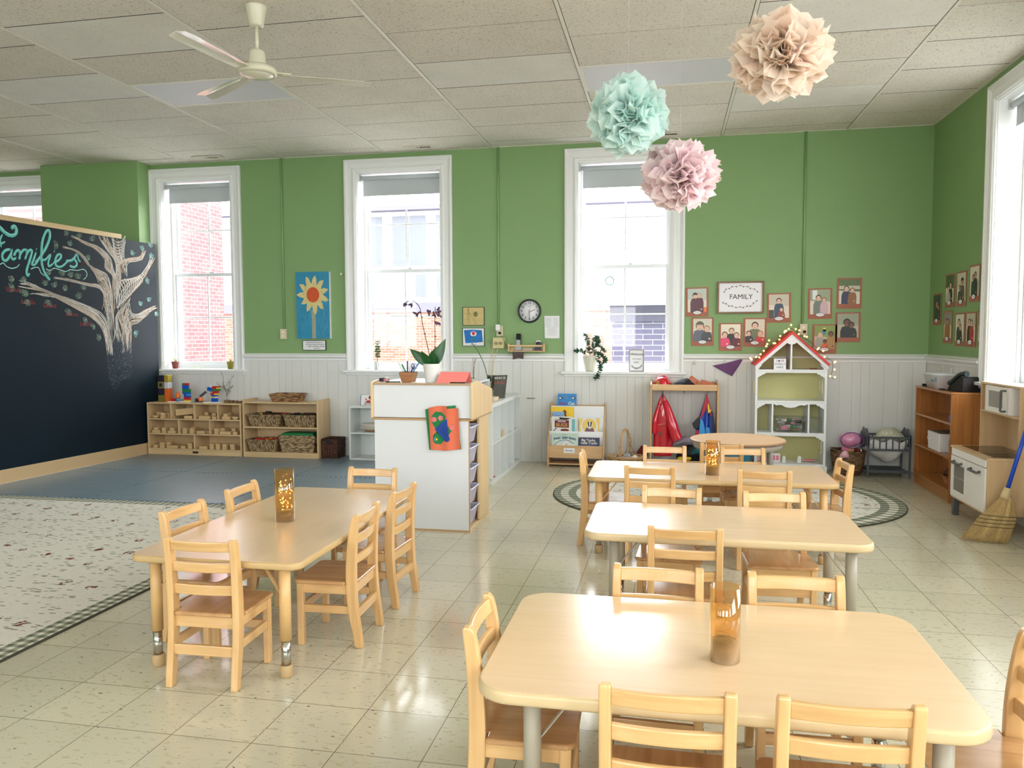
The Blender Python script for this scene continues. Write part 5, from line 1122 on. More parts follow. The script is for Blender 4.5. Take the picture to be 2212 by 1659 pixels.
# things on the podium
ZP = 1.0565
M_ctn = mat('white_ceramic', (236, 234, 230), .25)
M_leaf = mat('orchid_leaf', (34, 86, 40), .3, vary=.15, vscale=20)
M_stem = mat('dark_stem', (62, 34, 36), .5); M_wilt = mat('wilted_purple_petal', (86, 66, 88), .8)
M_soil = mat('potting_bark', (70, 52, 38), .95)
def leafblade(b, base, d, up, L, w, bend, m=0, n=10, th=.001, fold=.25):
    """broad blade leaf along a bending spine"""
    base = Vector(base); d = Vector(d).normalized(); up = Vector(up).normalized(); s = d.cross(up).normalized(); k = len(b.v); p = base.copy(); a = 0
    for i in range(n+1):
        t = i/n; ww = w*math.sin(PI*min(1, .08+t*.92)**.8) if i < n else 0; ww = w*(math.sin(PI*(.06+.94*t)**.75))
        dir_ = (d*math.cos(a)+up*math.sin(a)); nn = (up*math.cos(a)-d*math.sin(a))
        b.v += [p+s*ww+nn*ww*fold, p.copy(), p-s*ww+nn*ww*fold]; p = p+dir_*(L/n); a += bend/n
    for i in range(n):
        for j in (0, 1): b.f.append([k+3*i+j, k+3*i+j+1, k+3*i+4+j, k+3*i+3+j]); b.m.append(m); b.sm.append(True)
og = thing('orchid', 'potted orchid with dark wilted flowers in a white pot on the podium', 'potted plant', (-1.67, 5.42, ZP))
ox, oy = -1.668, 5.42
b = MB(); b.lathe([(.048, ZP), (.050, ZP+.003), (.066, ZP+.13), (.067, ZP+.134), (.062, ZP+.134), (.060, ZP+.115), (.0001, ZP+.115)], (ox, oy, 0), 36); b.build('pot', M_ctn, og)
b = MB(); b.lathe([(.060, ZP+.118), (.03, ZP+.126), (.0001, ZP+.128)], (ox, oy, 0), 16); b.build('bark', M_soil, og)
b = MB(); zc = ZP+.12
leafblade(b, (ox-.005, oy, zc), (-.88, -.1, .62), (-.2, -.9, .1), .22, .038, -.35)
leafblade(b, (ox-.01, oy-.02, zc), (-.35, -.25, .9), (-.1, -1, -.2), .13, .034, .5)
leafblade(b, (ox+.01, oy, zc), (.42, 0, .92), (.1, -1, 0), .215, .040, -.2)
leafblade(b, (ox+.005, oy-.02, zc), (.1, -.2, .95), (0, -1, -.2), .12, .032, .3)
leafblade(b, (ox, oy+.01, zc), (.0, .3, .9), (0, 1, -.3), .16, .034, .5)
b.build('leaves', M_leaf, og)
b = MB(); s1 = crom([Vector(p) for p in [(ox-.005, oy, zc), (ox-.03, oy, zc+.12), (ox-.07, oy, zc+.30), (ox-.085, oy, zc+.40), (ox-.105, oy, zc+.44), (ox-.14, oy, zc+.468)]], 5); b.tube(s1, .0028, 7)
s2 = crom([Vector(p) for p in [(ox+.01, oy, zc), (ox+.022, oy, zc+.15), (ox+.022, oy, zc+.30), (ox+.026, oy, zc+.42)]], 5); b.tube(s2, .0025, 7)
for p in (s1[8], s1[12], s2[7]): b.sphere(p+Vector((.005, 0, 0)), .005, 8)
b.build('flower_stems', M_stem, og)
q = random.Random(3)
def wilt(b, c, s, n=5):
    for i in range(n):
        d = Vector((q.gauss(0, 1), q.gauss(0, .6), q.gauss(-.2, 1))).normalized(); u = d.cross(Vector((q.random(), q.random(), 1))).normalized(); leafblade(b, c, d, u, s*q.uniform(.8, 1.3), s*.32, q.uniform(-1, 1.5), n=4, fold=.5)
b = MB()
for c_ in [(ox-.195, oy, zc+.45), (ox-.15, oy, zc+.445), (ox-.10, oy, zc+.385), (ox-.115, oy, zc+.375), (ox-.02, oy, zc+.385), (ox+.015, oy, zc+.37), (ox+.045, oy, zc+.41), (ox+.05, oy, zc+.385), (ox+.06, oy, zc+.36), (ox+.045, oy, zc+.31)]:
    wilt(b, Vector(c_), .028); b.build('wilted_flower', M_wilt, og); b = MB()
b.tube([(ox-.14, oy, zc+.468), (ox-.17, oy, zc+.465), (ox-.195, oy, zc+.45)], .0015, 5); b.build('flower_tip', M_wilt, og)
# pen basket and pens
pb = thing('pen_cup', 'small brown veneer basket of pens on the podium', 'pen cup', (-1.842, 5.40, ZP))
b = MB(); b.tapered(-1.842, 5.40, ZP, ZP+.073, .042, .038, .060, .05); b.build('basket_body', wood('veneer_basket', (178, 122, 78), (150, 98, 60), .5, 0, 2), pb, bevel=.008)
b = MB(); b.tapered(-1.842, 5.40, ZP+.072, ZP+.0745, .054, .044, .054, .044); b.build('inner_shadow', mat('basket_inside_shade', (90, 58, 38), .8), pb)  # dark plate on the solid basket paints the shade of its hollow
pens = [('white and red marker', -.055, .075, c_wht), ('green pen', -.04, .06, c_grn), ('purple pen', .0, .09, c_pur), ('white capped pen', .015, .085, c_wht), ('navy handled pen', .028, .055, Mc('navy', (30, 40, 110), .4)), ('blue marker', .06, .075, c_sky)]
for i, (nm, dx, dz, mm) in enumerate(pens):
    b = MB(); x = -1.842+(-.035+i*.014); b.cyl((x, 5.40, ZP+.0755), (x+dx*.7, 5.395+.004*i, ZP+.078+dz*.85), .0055, 10); tag(b.build('pen', mm), nm+' standing in the brown podium basket', 'pen')
for i, dx in enumerate((0, .012)):
    b = MB(); b.tube([Vector((-1.80+dx*1.3+.011*math.cos(a), 5.38, ZP+.115+.02*math.sin(a))) for a in [j*PI/7 for j in range(14)]], .003, 6, closed=True)
    b.build('scissor_loop_%s' % 'ab'[i], [Mc('navy', (30, 40, 110), .4), Mc('lavender', (170, 160, 200), .4)][i]).name = 'scissor_handle'
    tag(bpy.data.objects['scissor_handle' if i == 0 else 'scissor_handle.001'], ['dark blue scissor handle in the brown podium basket', 'lavender scissor handle in the brown podium basket'][i], 'scissors')
t = thing('tent_card', 'folded pink card standing like a tent on the podium', 'card', (-1.48, 5.38, ZP))
b = MB(); A = [(-1.60, 5.335), (-1.385, 5.335)]; 
b.add([(-1.617, 5.325, ZP+.0005), (-1.399, 5.325, ZP+.0005), (-1.376, 5.375, ZP+.078), (-1.592, 5.375, ZP+.078)], [(0, 1, 2, 3)]); b.add([(-1.376, 5.375, ZP+.078), (-1.592, 5.375, ZP+.078), (-1.592, 5.43, ZP+.0005), (-1.376, 5.43, ZP+.0005)], [(0, 1, 2, 3)])
o = b.build('card_panels', mat('salmon_card', (246, 136, 128), .7), t); md = o.modifiers.new('solid', 'SOLIDIFY'); md.thickness = .0008
for nm, x, y, lab_, sc in (('hair_clip', -2.02, 5.41, 'dark and pink claw clip lying at the left of the podium top', 1),):
    t = thing(nm, lab_, 'hair clip', (x, y, ZP)); 
    b = MB(); b.cyl((x-.04, y, ZP+.0155), (x-.01, y-.01, ZP+.0155), .014, 12); b.build('dark_half', Mc('dark_plum', (60, 28, 44), .3), t)
    b = MB(); b.cyl((x-.01, y-.01, ZP+.0145), (x+.03, y-.02, ZP+.0145), .012, 12); b.build('pink_half', Mc('rose_gold', (200, 150, 150), .3), t); b = MB(); b.cyl((x-.02, y+.015, ZP+.03), (x+.02, y+.005, ZP+.03), .007, 10); b.build('clear_arm', c_wht, t)
for i, (x, y, c4, lab_) in enumerate(((-1.99, 5.33, c_blk, 'black pen lying beside the claw clip on the podium'), (-1.505, 5.31, c_blk, 'black pen lying in front of the pink tent card'))):
    b = MB(); b.cyl((x, y, ZP+.0045), (x+.11, y+.004, ZP+.0045), .004, 8); tag(b.build('pen', c4), lab_, 'pen')
b = MB(); b.box(-1.80, 5.33, ZP, -1.72, 5.40, ZP+.003); tag(b.build('note_pad', c_wht), 'small white note pad on the podium between pen basket and orchid', 'note pad')

# ------------------------------------------------------------------ white cube shelf behind the podium (runs towards the wall)
cs = thing('cube_shelf', 'long white eight cube shelf running from the podium to the wall', 'shelf', (-1.785, 7.74, 0))
X0, X1, Y0, Y1, HC = -1.98, -1.59, 7.03, 8.455, .756; th = .035
for y, nm in ((Y0, 'near_end'), (Y1-th, 'far_end')): b = MB(); b.box(X0, y, 0, X1, y+th, HC-th-.0005); b.build(nm, M_wm, cs, bevel=.001)
b = MB(); b.box(X0, Y0, HC-th, X1, Y1, HC); b.build('top_board', M_wm, cs, bevel=.001); b = MB(); b.box(X0, Y0+th, 0, X1, Y1-th, th); b.build('bottom_board', M_wm, cs, bevel=.001)
b = MB(); b.box(X0+.002, Y0+th, HC/2-.008, X1-.002, Y1-th, HC/2+.008); b.build('middle_board', M_wm, cs)
cell = (Y1-Y0-2*th)/4
for i in (1, 2, 3):
    for z0_, z1_ in ((th, HC/2-.008), (HC/2+.008, HC-th)): b = MB(); b.box(X0+.002, Y0+th+cell*i-.008, z0_, X1-.002, Y0+th+cell*i+.008, z1_); b.build('upright', M_wm, cs)
b = MB(); b.cyl((-1.61, Y0-.0005, .05), (-1.61, Y0+.001, .05), .006, 12); b.build('screw_cap', mat('grey_cap', (120, 120, 120), .4), cs)
zz1 = HC/2+.0085
c = thing('wooden_tray', 'small wooden box in the second upper cube of the white shelf', 'box', (-1.66, 7.60, zz1)); b = MB(); b.box(-1.72, 7.55, zz1, -1.61, 7.65, zz1+.06); b.build('box_body', M_birch, c, bevel=.002)
c = thing('dried_pod', 'dried brown seed head on a stalk in the farthest upper cube', 'dried plant', (-1.66, 8.2, zz1)); b = MB(); b.lathe([(.018, zz1), (.012, zz1+.03), (.004, zz1+.05), (.004, zz1+.12), (.02, zz1+.15), (.028, zz1+.18), (.015, zz1+.20), (.0001, zz1+.205)], (-1.66, 8.2, 0), 12); b.build('seed_head', mat('dried_brown', (112, 70, 50), .8), c)
c = thing('glass_jar', 'teal glass bottle topped by a wood block in the second lower cube', 'jar', (-1.66, 7.56, th)); b = MB(); b.lathe([(.03, th+.001), (.034, th+.03), (.028, th+.10), (.012, th+.13), (.012, th+.15)], (-1.66, 7.56, 0), 16); b.build('teal_glass', glass('teal_glass', (120, 220, 205), .1), c)
b = MB(); b.box(-1.69, 7.52, th+.15, -1.63, 7.60, th+.20); b.build('wood_top', M_birch, c)
c = thing('red_paper', 'flat red paper lying in the nearest lower cube', 'paper', (-1.7, 7.2, th)); b = MB(); b.box(-1.78, 7.12, th+.0006, -1.62, 7.3, th+.006); b.build('sheet', Mc('faded_red', (190, 70, 80), .7), c)
# on the cube shelf
zt = HC+.0005
c = thing('clay_dish', 'round cream clay dish with letters on the cube shelf', 'dish', (-1.67, 7.52, zt)); b = MB(); b.lathe([(.075, zt), (.095, zt+.045), (.088, zt+.045), (.07, zt+.008), (.0001, zt+.008)], (-1.69, 7.34, 0), 32); b.build('dish_body', mat('cream_clay', (226, 206, 172), .7, bump=.3), c)
b = MB(); b.text('NATURE', .022, (-1.67, 7.243, zt+.022), (1, -.15, 0), (0, -.3, 1)); b.build('raised_letters', mat('clay_letters', (200, 160, 120), .7), c)
bo = thing('picture_book', 'dark picture book standing open on the cube shelf behind the vases', 'book', (-1.70, 7.72, zt))
b = MB(); b.add([(-1.82, 7.70, zt), (-1.73, 7.66, zt), (-1.705, 7.68, zt+.235), (-1.795, 7.72, zt+.235)], [(0, 1, 2, 3)]); b.add([(-1.73, 7.66, zt), (-1.62, 7.74, zt), (-1.595, 7.76, zt+.235), (-1.705, 7.68, zt+.235)], [(0, 1, 2, 3)])
o = b.build('cover', mat('book_dark_photo', (72, 72, 62), .5, vary=.6, vscale=18), bo); md = o.modifiers.new('s', 'SOLIDIFY'); md.thickness = .006
b = MB(); U = Vector((.11, .08, 0)).normalized(); V = Vector((.0, .02, .235)).normalized(); O = Vector((-1.665, 7.70, zt+.205)); N = U.cross(V)
b.text('WHO IS', .034, O+N*.006, U, V); b.build('title_white', c_wht, bo); b = MB(); b.text('LAND', .042, O+N*.006-V*.045, U, V); b.build('title_red', mat('title_red', (190, 90, 80), .6), bo)
b = MB(); b.tapered(0, 0, 0, 0, 0, 0, 0, 0) if False else None
M_dry = mat('dried_grass', (196, 176, 142), .9); M_dry2 = mat('dried_reddish', (140, 92, 76), .9); M_pod = mat('dark_green_ribbon', (20, 60, 44), .6); M_clr = glass('clear_glass', (240, 246, 246), .08)
def vase_stems(name, label, x, y, stems, col, seed, hv=.09):
    t = thing(name, label, 'dried plant vase', (x, y, zt)); b = MB(); b.lathe([(.02, zt+.001), (.03, zt+.02), (.026, zt+.06), (.011, zt+hv), (.012, zt+hv+.01)], (x, y, 0), 20); b.build('glass_vase', M_clr, t)
    b = MB()
    for pts in stems: b.tube(crom([Vector((x+p[0], y+p[1], zt+p[2])) for p in pts], 5), .0013, 5)
    b.build('stems', col, t); return t
q = random.Random(6)
st = [[(0, 0, .02), (.01*q.uniform(-1, 1), 0, .12), (.05*q.uniform(-.4, 1), 0, .34), (.12*q.uniform(-.5, 1), 0, .50+.08*q.random())] for _ in range(9)]
t = vase_stems('dried_grass_vase', 'clear vase of pale dried grass stems on the cube shelf', -1.72, 7.50, st, M_dry, 1)
b = MB(); P = crom([Vector((-1.72+a, 7.50, zt+c_)) for a, c_ in ((0, .03), (-.02, .20), (-.06, .36), (-.13, .50), (-.18, .56))], 6); b.tube(P, [.004]*len(P), 6); b.build('green_stem', mat('olive_stem', (84, 96, 74), .7), t)
b = MB(); b.sphere((-1.722, 7.50, zt+.21), .024, 12, sz=1.2); b.build('ribbon_knot', M_pod, t)
st = [[(0, 0, .02), (0, 0, .15), (.008*q.uniform(-1, 1), 0, .3), (.03*q.uniform(-1, 1), 0, .42)] for _ in range(5)]
t = vase_stems('dried_flower_vase', 'clear vase with reddish dried stalks left of the grass vase', -1.86, 7.40, st, M_dry2, 2)
b = MB(); b.lathe([(.006, zt+.13), (.018, zt+.16), (.016, zt+.2), (.005, zt+.23)], (-1.86, 7.40, 0), 10); b.build('dried_bud', M_dry2, t)
# trailing pothos on the cube shelf, behind the orchid
M_poth = mat('pothos_leaf', (86, 132, 62), .4, vary=.25, vscale=25)
t = thing('trailing_plant', 'leafy trailing green plant behind the white orchid pot', 'potted plant', (-1.80, 6.2, 0))
t.location = (-2.02, 7.25, .756)
t.location = (-1.90, 7.17, zt)
px_, py_ = -1.90, 7.17
px_ = -1.93; b = MB(); b.lathe([(.05, zt), (.065, zt+.10), (.06, zt+.10), (.0001, zt+.09)], (px_, py_, 0), 24); b.build('pot', M_ctn, t)
b = MB(); q = random.Random(8)
for v in range(11):
    a = v*2*PI/11; P = crom([Vector((px_, py_, zt+.10)), Vector((px_+.07*math.cos(a), py_+.05*math.sin(a), zt+.22*q.uniform(.8, 1.3))), Vector((px_+.11*math.cos(a), py_+.08*math.sin(a), zt+.14*q.uniform(.6, 1.6))), Vector((px_+.13*math.cos(a), py_+.09*math.sin(a), zt+.05))], 5); b.tube(P, .0015, 5, m=1)
    for p in P[3:]:
        for _ in range(2):
            if p.z < zt+.035: continue
            d = Vector((q.gauss(0, 1), q.gauss(0, .5), q.gauss(.1, .5))).normalized(); leafblade(b, p, d, (0, 0, 1), q.uniform(.035, .055), .015, -.5, n=4)
b.build('vines', [M_poth, mat('vine_stem', (90, 110, 60), .6)], t)
t = thing('clear_tray', 'clear plastic box edge showing behind the pink tent card', 'box', (-1.72, 7.22, zt)); b = MB(); b.box(-1.74, 7.08, zt+.001, -1.62, 7.22, zt+.12); b.build('box_body', glass('clear_box', (244, 248, 248), .08), t)

# ------------------------------------------------------------------ far wall objects
YWf = YW-.0165
def conduit(x, z0, label, w=.011):
    b = MB(); b.tube([(x, YW-.012, z0), (x, YW-.012, CH-.004)], w, 8); tag(b.build('conduit', M_greenpipe), label, 'pipe', None)
conduit(-4.398, 1.475, 'green painted conduit running down to the outlet left of the sunflower'); conduit(-1.838, 1.508, 'green painted conduit running down to the outlet near the clock'); conduit(1.346, 1.5, 'green painted conduit running down to the outlet above the dollhouse')
M_iv = mat('ivory_plate', (216, 206, 172), .4)
def outlet(x, z, w, h, label, plug=True):
    t = thing('wall_outlet', label, 'outlet', (x, YW-.02, z)); b = MB(); b.box(x-w/2, YW-.045, z-h/2, x+w/2, YW-.0005, z+h/2); b.build('box', M_iv, t, bevel=.004)
    for dz in (-.022, .022):
        b = MB(); b.cyl((x, YW-.0455, z+dz), (x, YW-.048, z+dz), .015, 16); b.build('socket', mat('socket_face', (236, 232, 220), .4), t)
    if plug: b = MB(); b.cyl((x+.006, YW-.048, z-.022), (x+.006, YW-.075, z-.022), .014, 14); b.build('black_plug', c_blk, t)
    return t
outlet(-4.402, 1.415, .072, .118, 'ivory double outlet left of the sunflower painting', False); outlet(1.354, 1.441, .075, .118, 'ivory outlet with black plug above the dollhouse roof'); outlet(-1.822, 1.44, .07, .118, 'ivory outlet with white adapter left of the clock')
t = thing('power_adapter', 'white power adapter plugged in left of the clock', 'adapter', (-1.83, YW-.06, 1.48)); b = MB(); b.box(-1.853, YW-.11, 1.445, -1.805, YW-.0755, 1.51); b.build('adapter_body', c_wht, t, bevel=.006)
t = thing('face_box', 'small cream box with two dark ovals hanging under the outlet', 'box', (-1.827, YW-.04, 1.31)); b = MB(); b.box(-1.888, YW-.085, 1.25, -1.768, YW-.0005, 1.368); b.build('box_body', mat('cream_board', (214, 200, 148), .6), t, bevel=.003)
b = MB()
for dx in (-.024, .026): b.tube([Vector((-1.828+dx+.018*math.cos(a), YW-.0865, 1.305+.013*math.sin(a))) for a in [j*PI/8 for j in range(16)]], .0026, 5, closed=True); b.sphere((-1.828+dx, YW-.0865, 1.305), .006, 8)
b.build('oval_marks', mat('dark_ink', (50, 46, 44), .6), t)
# sunflower painting
sf = thing('sunflower_painting', 'tall blue canvas with a yellow and orange sunflower collage', 'painting', (-4.02, YW-.04, 1.74))
b = MB(); X0_, X1_, Z0_, Z1_ = -4.228, -3.812, 1.362, 2.128; b.box(X0_, YW-.038, Z0_, X1_, YW-.001, Z1_); b.build('canvas_edge', c_wht, sf)
b = MB(); b.box(X0_, YW-.0395, Z0_, X1_-.006, YW-.0385, Z1_); b.build('blue_ground', mat('turquoise_paint', (10, 136, 176), .35, bump=1, bscale=30, vary=.25, vscale=14), sf)
cxs, czs = -4.018, 1.865; q = random.Random(5); b = MB()
Ppet = []
for i in range(11):
    a = 2*PI*i/11+.28; r0 = .115; r1 = .205*q.uniform(.9, 1.08)
    Ppet += [(cxs+r0*1.02*math.cos(a-.26), czs+r0*1.05*math.sin(a-.26)), (cxs+r1*.82*math.cos(a-.13)*.93, czs+r1*.9*math.sin(a-.13)), (cxs+r1*math.cos(a)*.95, czs+r1*1.05*math.sin(a)), (cxs+r1*.8*math.cos(a+.15)*.93, czs+r1*.88*math.sin(a+.15))]
Ppet = [(min(max(x, X0_+.004), X1_-.012), z) for x, z in Ppet]
b.prism(Ppet, .0015, (0, YW-.0395, 0), (1, 0, 0), (0, 0, 1)); 
def flipcheck(): pass
b.build('petals', mat('cream_petal_collage', (222, 206, 142), .7, bump=1, bscale=60, vary=.3, vscale=30), sf, recalc=True).location.y -= .0017
b = MB(); b.prism(ell(cxs, czs, .078, .088, 22), .003, (0, YW-.0432, 0)); b.build('flower_centre', mat('orange_centre', (214, 84, 30), .5, bump=1, bscale=90, vary=.3, vscale=60), sf, recalc=True)
b = MB(); b.prism([(cxs-.026, 1.69), (cxs+.024, 1.69), (cxs+.028, 1.55), (cxs+.026, Z0_+.002), (cxs-.02, Z0_+.002), (cxs-.016, 1.52)], .0015, (0, YW-.0397, 0)); b.build('stem', mat('grey_stem_collage', (164, 166, 140), .7, bump=1, bscale=60, vary=.3, vscale=40), sf, recalc=True).location.y -= .0006
def framed(name, label, x0, x1, z0, z1, fw, mf, mi, cat='picture', d=.018):
    t = thing(name, label, cat, ((x0+x1)/2, YW-d/2, (z0+z1)/2)); b = MB()
    for a in ((x0, z0, x1, z0+fw), (x0, z1-fw, x1, z1), (x0, z0+fw, x0+fw, z1-fw), (x1-fw, z0+fw, x1, z1-fw)): b.box(a[0], YW-d, a[1], a[2], YW-.0005, a[3])
    b.build('frame', mf, t); b = MB(); b.box(x0+fw, YW-d+.003, z0+fw, x1-fw, YW-.001, z1-fw); b.build('print', mi, t); return t
M_bf = mat('black_frame', (30, 28, 26), .4); M_ink = mat('black_ink', (34, 30, 34), .7); M_paper = mat('white_paper', (238, 238, 240), .7)
t = framed('caption_plaque', 'small black framed white caption under the sunflower painting', -4.172, -3.882, 1.226, 1.342, .006, M_bf, M_paper)
b = MB()
for i, (tx, zz_) in enumerate((("Collage made by family time at", 1.318), ("the Family entrance to Education", 1.294), ("FAMILY LEARNING CENTER", 1.270), ("May 2019", 1.248))): b.text(tx, .021, (-4.027+.01*i, YW-.0155, zz_), shear=.2, sx=.82)
b.build('caption_text', M_ink, t)
t = framed('tan_drawing', 'tan line drawing in a thin dark frame, above the blue flower drawing', -2.248, -2.0, 1.502, 1.708, .006, M_bf, mat('tan_paper', (212, 190, 130), .7, vary=.15, vscale=12), d=.014)
q = random.Random(14); b = MB()
for i in range(9):
    z = 1.52+q.random()*.16; b.bar((-2.238, YW-.0115, z), (-2.01, YW-.0115, z+q.uniform(-.01, .01)), .0012, .0008) if i < 4 else b.bar((-2.235+q.random()*.22, YW-.0115, 1.52), (-2.235+q.random()*.22, YW-.0115, 1.69), .0012, .0008)
b.bar((-2.178, YW-.0115, 1.512), (-2.178, YW-.0115, 1.70), .005, .0008); b.bar((-2.238, YW-.0115, 1.572), (-2.01, YW-.0115, 1.578), .004, .0008)
b.build('ink_lines', mat('brown_ink', (88, 74, 44), .8), t); b = MB(); b.prism(ell(-2.10, 1.628, .024, .030, 14), .0006, (0, YW-.0112, 0)); b.build('green_patch', mat('olive_patch', (120, 122, 70), .8), t, recalc=True)
t = framed('flower_drawing', 'childs drawing of a red flower on blue, below the tan drawing', -2.25, -2.0, 1.274, 1.476, .005, M_bf, M_paper, d=.014)
b = MB(); b.prism([(-2.235, 1.452), (-2.14, 1.457), (-2.03, 1.45), (-2.018, 1.32), (-2.10, 1.312), (-2.218, 1.306)], .0006, (0, YW-.0112, 0)); b.build('blue_wash', mat('blue_wash', (36, 120, 196), .7, vary=.45, vscale=26), t, recalc=True)
b = MB(); b.prism(ell(-2.125, 1.41, .036, .030, 9), .0006, (0, YW-.0120, 0)); b.build('white_petals', M_paper, t, recalc=True); b = MB(); b.prism(ell(-2.125, 1.415, .020, .020, 14), .0006, (0, YW-.0128, 0)); b.build('red_flower', Mc('flower_red', (216, 60, 50), .6), t, recalc=True)
b = MB(); b.box(-2.132, YW-.0128, 1.318, -2.116, YW-.0120, 1.39); b.build('green_stem', c_grn, t); b = MB(); b.text('Sam   Alex', .016, (-2.125, YW-.0122, 1.292)); b.build('name_text', M_ink, t)
# clock
ck = thing('wall_clock', 'round black rimmed white wall clock reading half past two', 'clock', (-1.493, YW-.02, 1.657)); cx_, cz_ = -1.493, 1.657; MX = Matrix.Rotation(PI/2, 4, 'X')
b = MB(); b.lathe([(.112, .004), (.112, .03), (.118, .038), (.126, .036), (.130, .02), (.130, .0)], (cx_, YW, cz_), 56, M=MX); b.build('rim', mat('clock_rim', (22, 22, 24), .3), ck)
b = MB(); b.lathe([(.112, .0), (.112, .012), (.0001, .012)], (cx_, YW, cz_), 48, M=MX); b.build('face', M_paper, ck)
b = MB()
for i in range(1, 13):
    a = PI/2-i*PI/6; b.text(str(i), .036, (cx_+.088*math.cos(a), YW-.0125, cz_+.088*math.sin(a)), bold=.0004)
b.text('QUARTZ', .009, (cx_, YW-.0125, cz_+.048)); b.build('numerals', M_ink, ck)
b = MB(); b.bar((cx_, YW-.015, cz_-.012), (cx_+.062, YW-.015, cz_+.016), .002, .005); b.build('hour_hand', M_ink, ck); b = MB(); b.bar((cx_, YW-.016, cz_+.014), (cx_-.002, YW-.016, cz_-.088), .002, .004); b.build('minute_hand', M_ink, ck)
b = MB(); b.bar((cx_+.03, YW-.018, cz_+.07), (cx_-.02, YW-.018, cz_-.045), .001, .0012); b.build('second_hand', c_red, ck)
t = thing('posted_paper', 'white printed paper taped to the wall right of the clock', 'paper', (-1.245, YW-.002, 1.48)); b = MB(); b.add([(-1.329, YW-.004, 1.603), (-1.163, YW-.003, 1.602), (-1.162, YW-.004, 1.359), (-1.24, YW-.014, 1.357), (-1.322, YW-.016, 1.36)], [(4, 3, 2, 1, 0)]); b.build('sheet', M_paper, t)
b = MB()
for i in range(13):
    z = 1.575-i*.015; y_ = YW-.0055-(1.6-z)*.045
    if i < 7: b.box(-1.318, y_-.001, z, -1.26+(i % 3)*.005, y_, z+.002); b.box(-1.225, y_-.001, z, -1.18+(i % 2)*.006, y_, z+.002)
    else: b.box(-1.30+.004*(i % 3), y_-.001, z, -1.19-(i % 2)*.01, y_, z+.0016)
b.build('printed_lines', mat('grey_ink', (130, 130, 140), .8), t)
# phone shelf
ps = thing('wall_rack', 'small pale wood spice rack on the chair rail holding a phone', 'rack', (-1.5, YW-.04, 1.22)); y0_ = YW-.095
b = MB()
M_pw = wood('pine_rack', (222, 188, 136), (204, 168, 116), .45, 0, 1)
for x in (-1.702, -1.312): b = MB(); b.prism([(0, 1.215), (.06, 1.215), (.06, 1.305), (0, 1.30)], .018, (x, y0_+.0, 0), (0, 1, 0), (0, 0, 1)); b.build('rack_end', M_pw, ps, bevel=.004, recalc=True)
b = MB(); b.box(-1.701, y0_+.004, 1.214, -1.331, YW-.037, 1.224); b.build('rack_floor', M_pw, ps); b = MB(); b.box(-1.701, y0_, 1.268, -1.331, y0_+.012, 1.288); b.build('front_rail', M_pw, ps, bevel=.002); b = MB(); b.box(-1.701, YW-.037, 1.214, -1.331, YW-.030, 1.26); b.build('rack_back', M_pw, ps)
ph = thing('cordless_phone', 'grey and black cordless phone standing in the wall rack', 'phone', (-1.60, YW-.065, 1.226)); T = Matrix.Translation((-1.607, YW-.062, 1.2265)) @ Matrix.Rotation(-.08, 4, 'X')
b = MB(); b.box(-.026, -.012, .04, .026, .012, .185, M=T); b.build('handset', c_blk, ph, bevel=.008); b = MB(); b.box(-.022, -.014, .05, .022, -.0125, .115, M=T); b.build('keypad', mat('phone_silver', (170, 174, 178), .35), ph); b = MB(); b.box(-.035, -.02, .0, .035, .02, .045, M=T); b.build('charging_base', mat('phone_silver', (170, 174, 178), .35), ph, bevel=.005)
b = MB(); P = crom([Vector(p) for p in [(-1.65, YW-.085, 1.235), (-1.66, YW-.10, 1.20), (-1.70, YW-.10, 1.19), (-1.72, YW-.08, 1.24), (-1.76, YW-.10, 1.33), (-1.80, YW-.09, 1.41)]], 6); b.tube(P, .0018, 5); tag(b.build('phone_cord', c_blk), 'thin black cord from the wall rack up to the outlet', 'cord')
t = thing('tape_dispenser', 'dark purple tape dispenser at the right of the wall rack', 'tape dispenser', (-1.39, YW-.065, 1.226)); b = MB(); b.box(-1.43, YW-.08, 1.2265, -1.36, YW-.05, 1.26); b.sphere((-1.385, YW-.065, 1.295), .028, 14, sx=1.1, sy=.5); b.build('body', Mc('dark_purple', (48, 26, 62), .35), t); b = MB(); b.box(-1.41, YW-.06, 1.30, -1.365, YW-.055, 1.335); b.build('white_slip', M_paper, t)
t = thing('paper_pad', 'stack of pale notes lying in the wall rack', 'notes', (-1.56, YW-.065, 1.226)); b = MB(); b.box(-1.56, YW-.085, 1.2265, -1.45, YW-.045, 1.25); b.build('notes', mat('beige_notes', (180, 176, 160), .7), t)
t = thing('hanging_photo', 'small dark curled photo hanging below the wall rack', 'photo', (-1.58, YW-.06, 1.17)); b = MB(); b.add([(-1.665, y0_-.004, 1.21), (-1.54, y0_-.004, 1.21), (-1.545, y0_-.016, 1.135), (-1.60, y0_-.012, 1.146), (-1.66, y0_-.018, 1.128)], [(4, 3, 2, 1, 0)]); o = b.build('print', mat('dark_photo', (74, 58, 50), .5, vary=.6, vscale=30), t); md = o.modifiers.new('s', 'SOLIDIFY'); md.thickness = .001
t = thing('push_pin_hook', 'tiny pale hook on the far wall left of the orchid window', 'hook', (-3.72, YW-.01, 2.08)); b = MB(); b.cyl((-3.668, YW-.0005, 2.095), (-3.668, YW-.04, 2.095), .006, 8); b.sphere((-3.668, YW-.045, 2.095), .013, 12); b.build('knob', M_ctn, t)

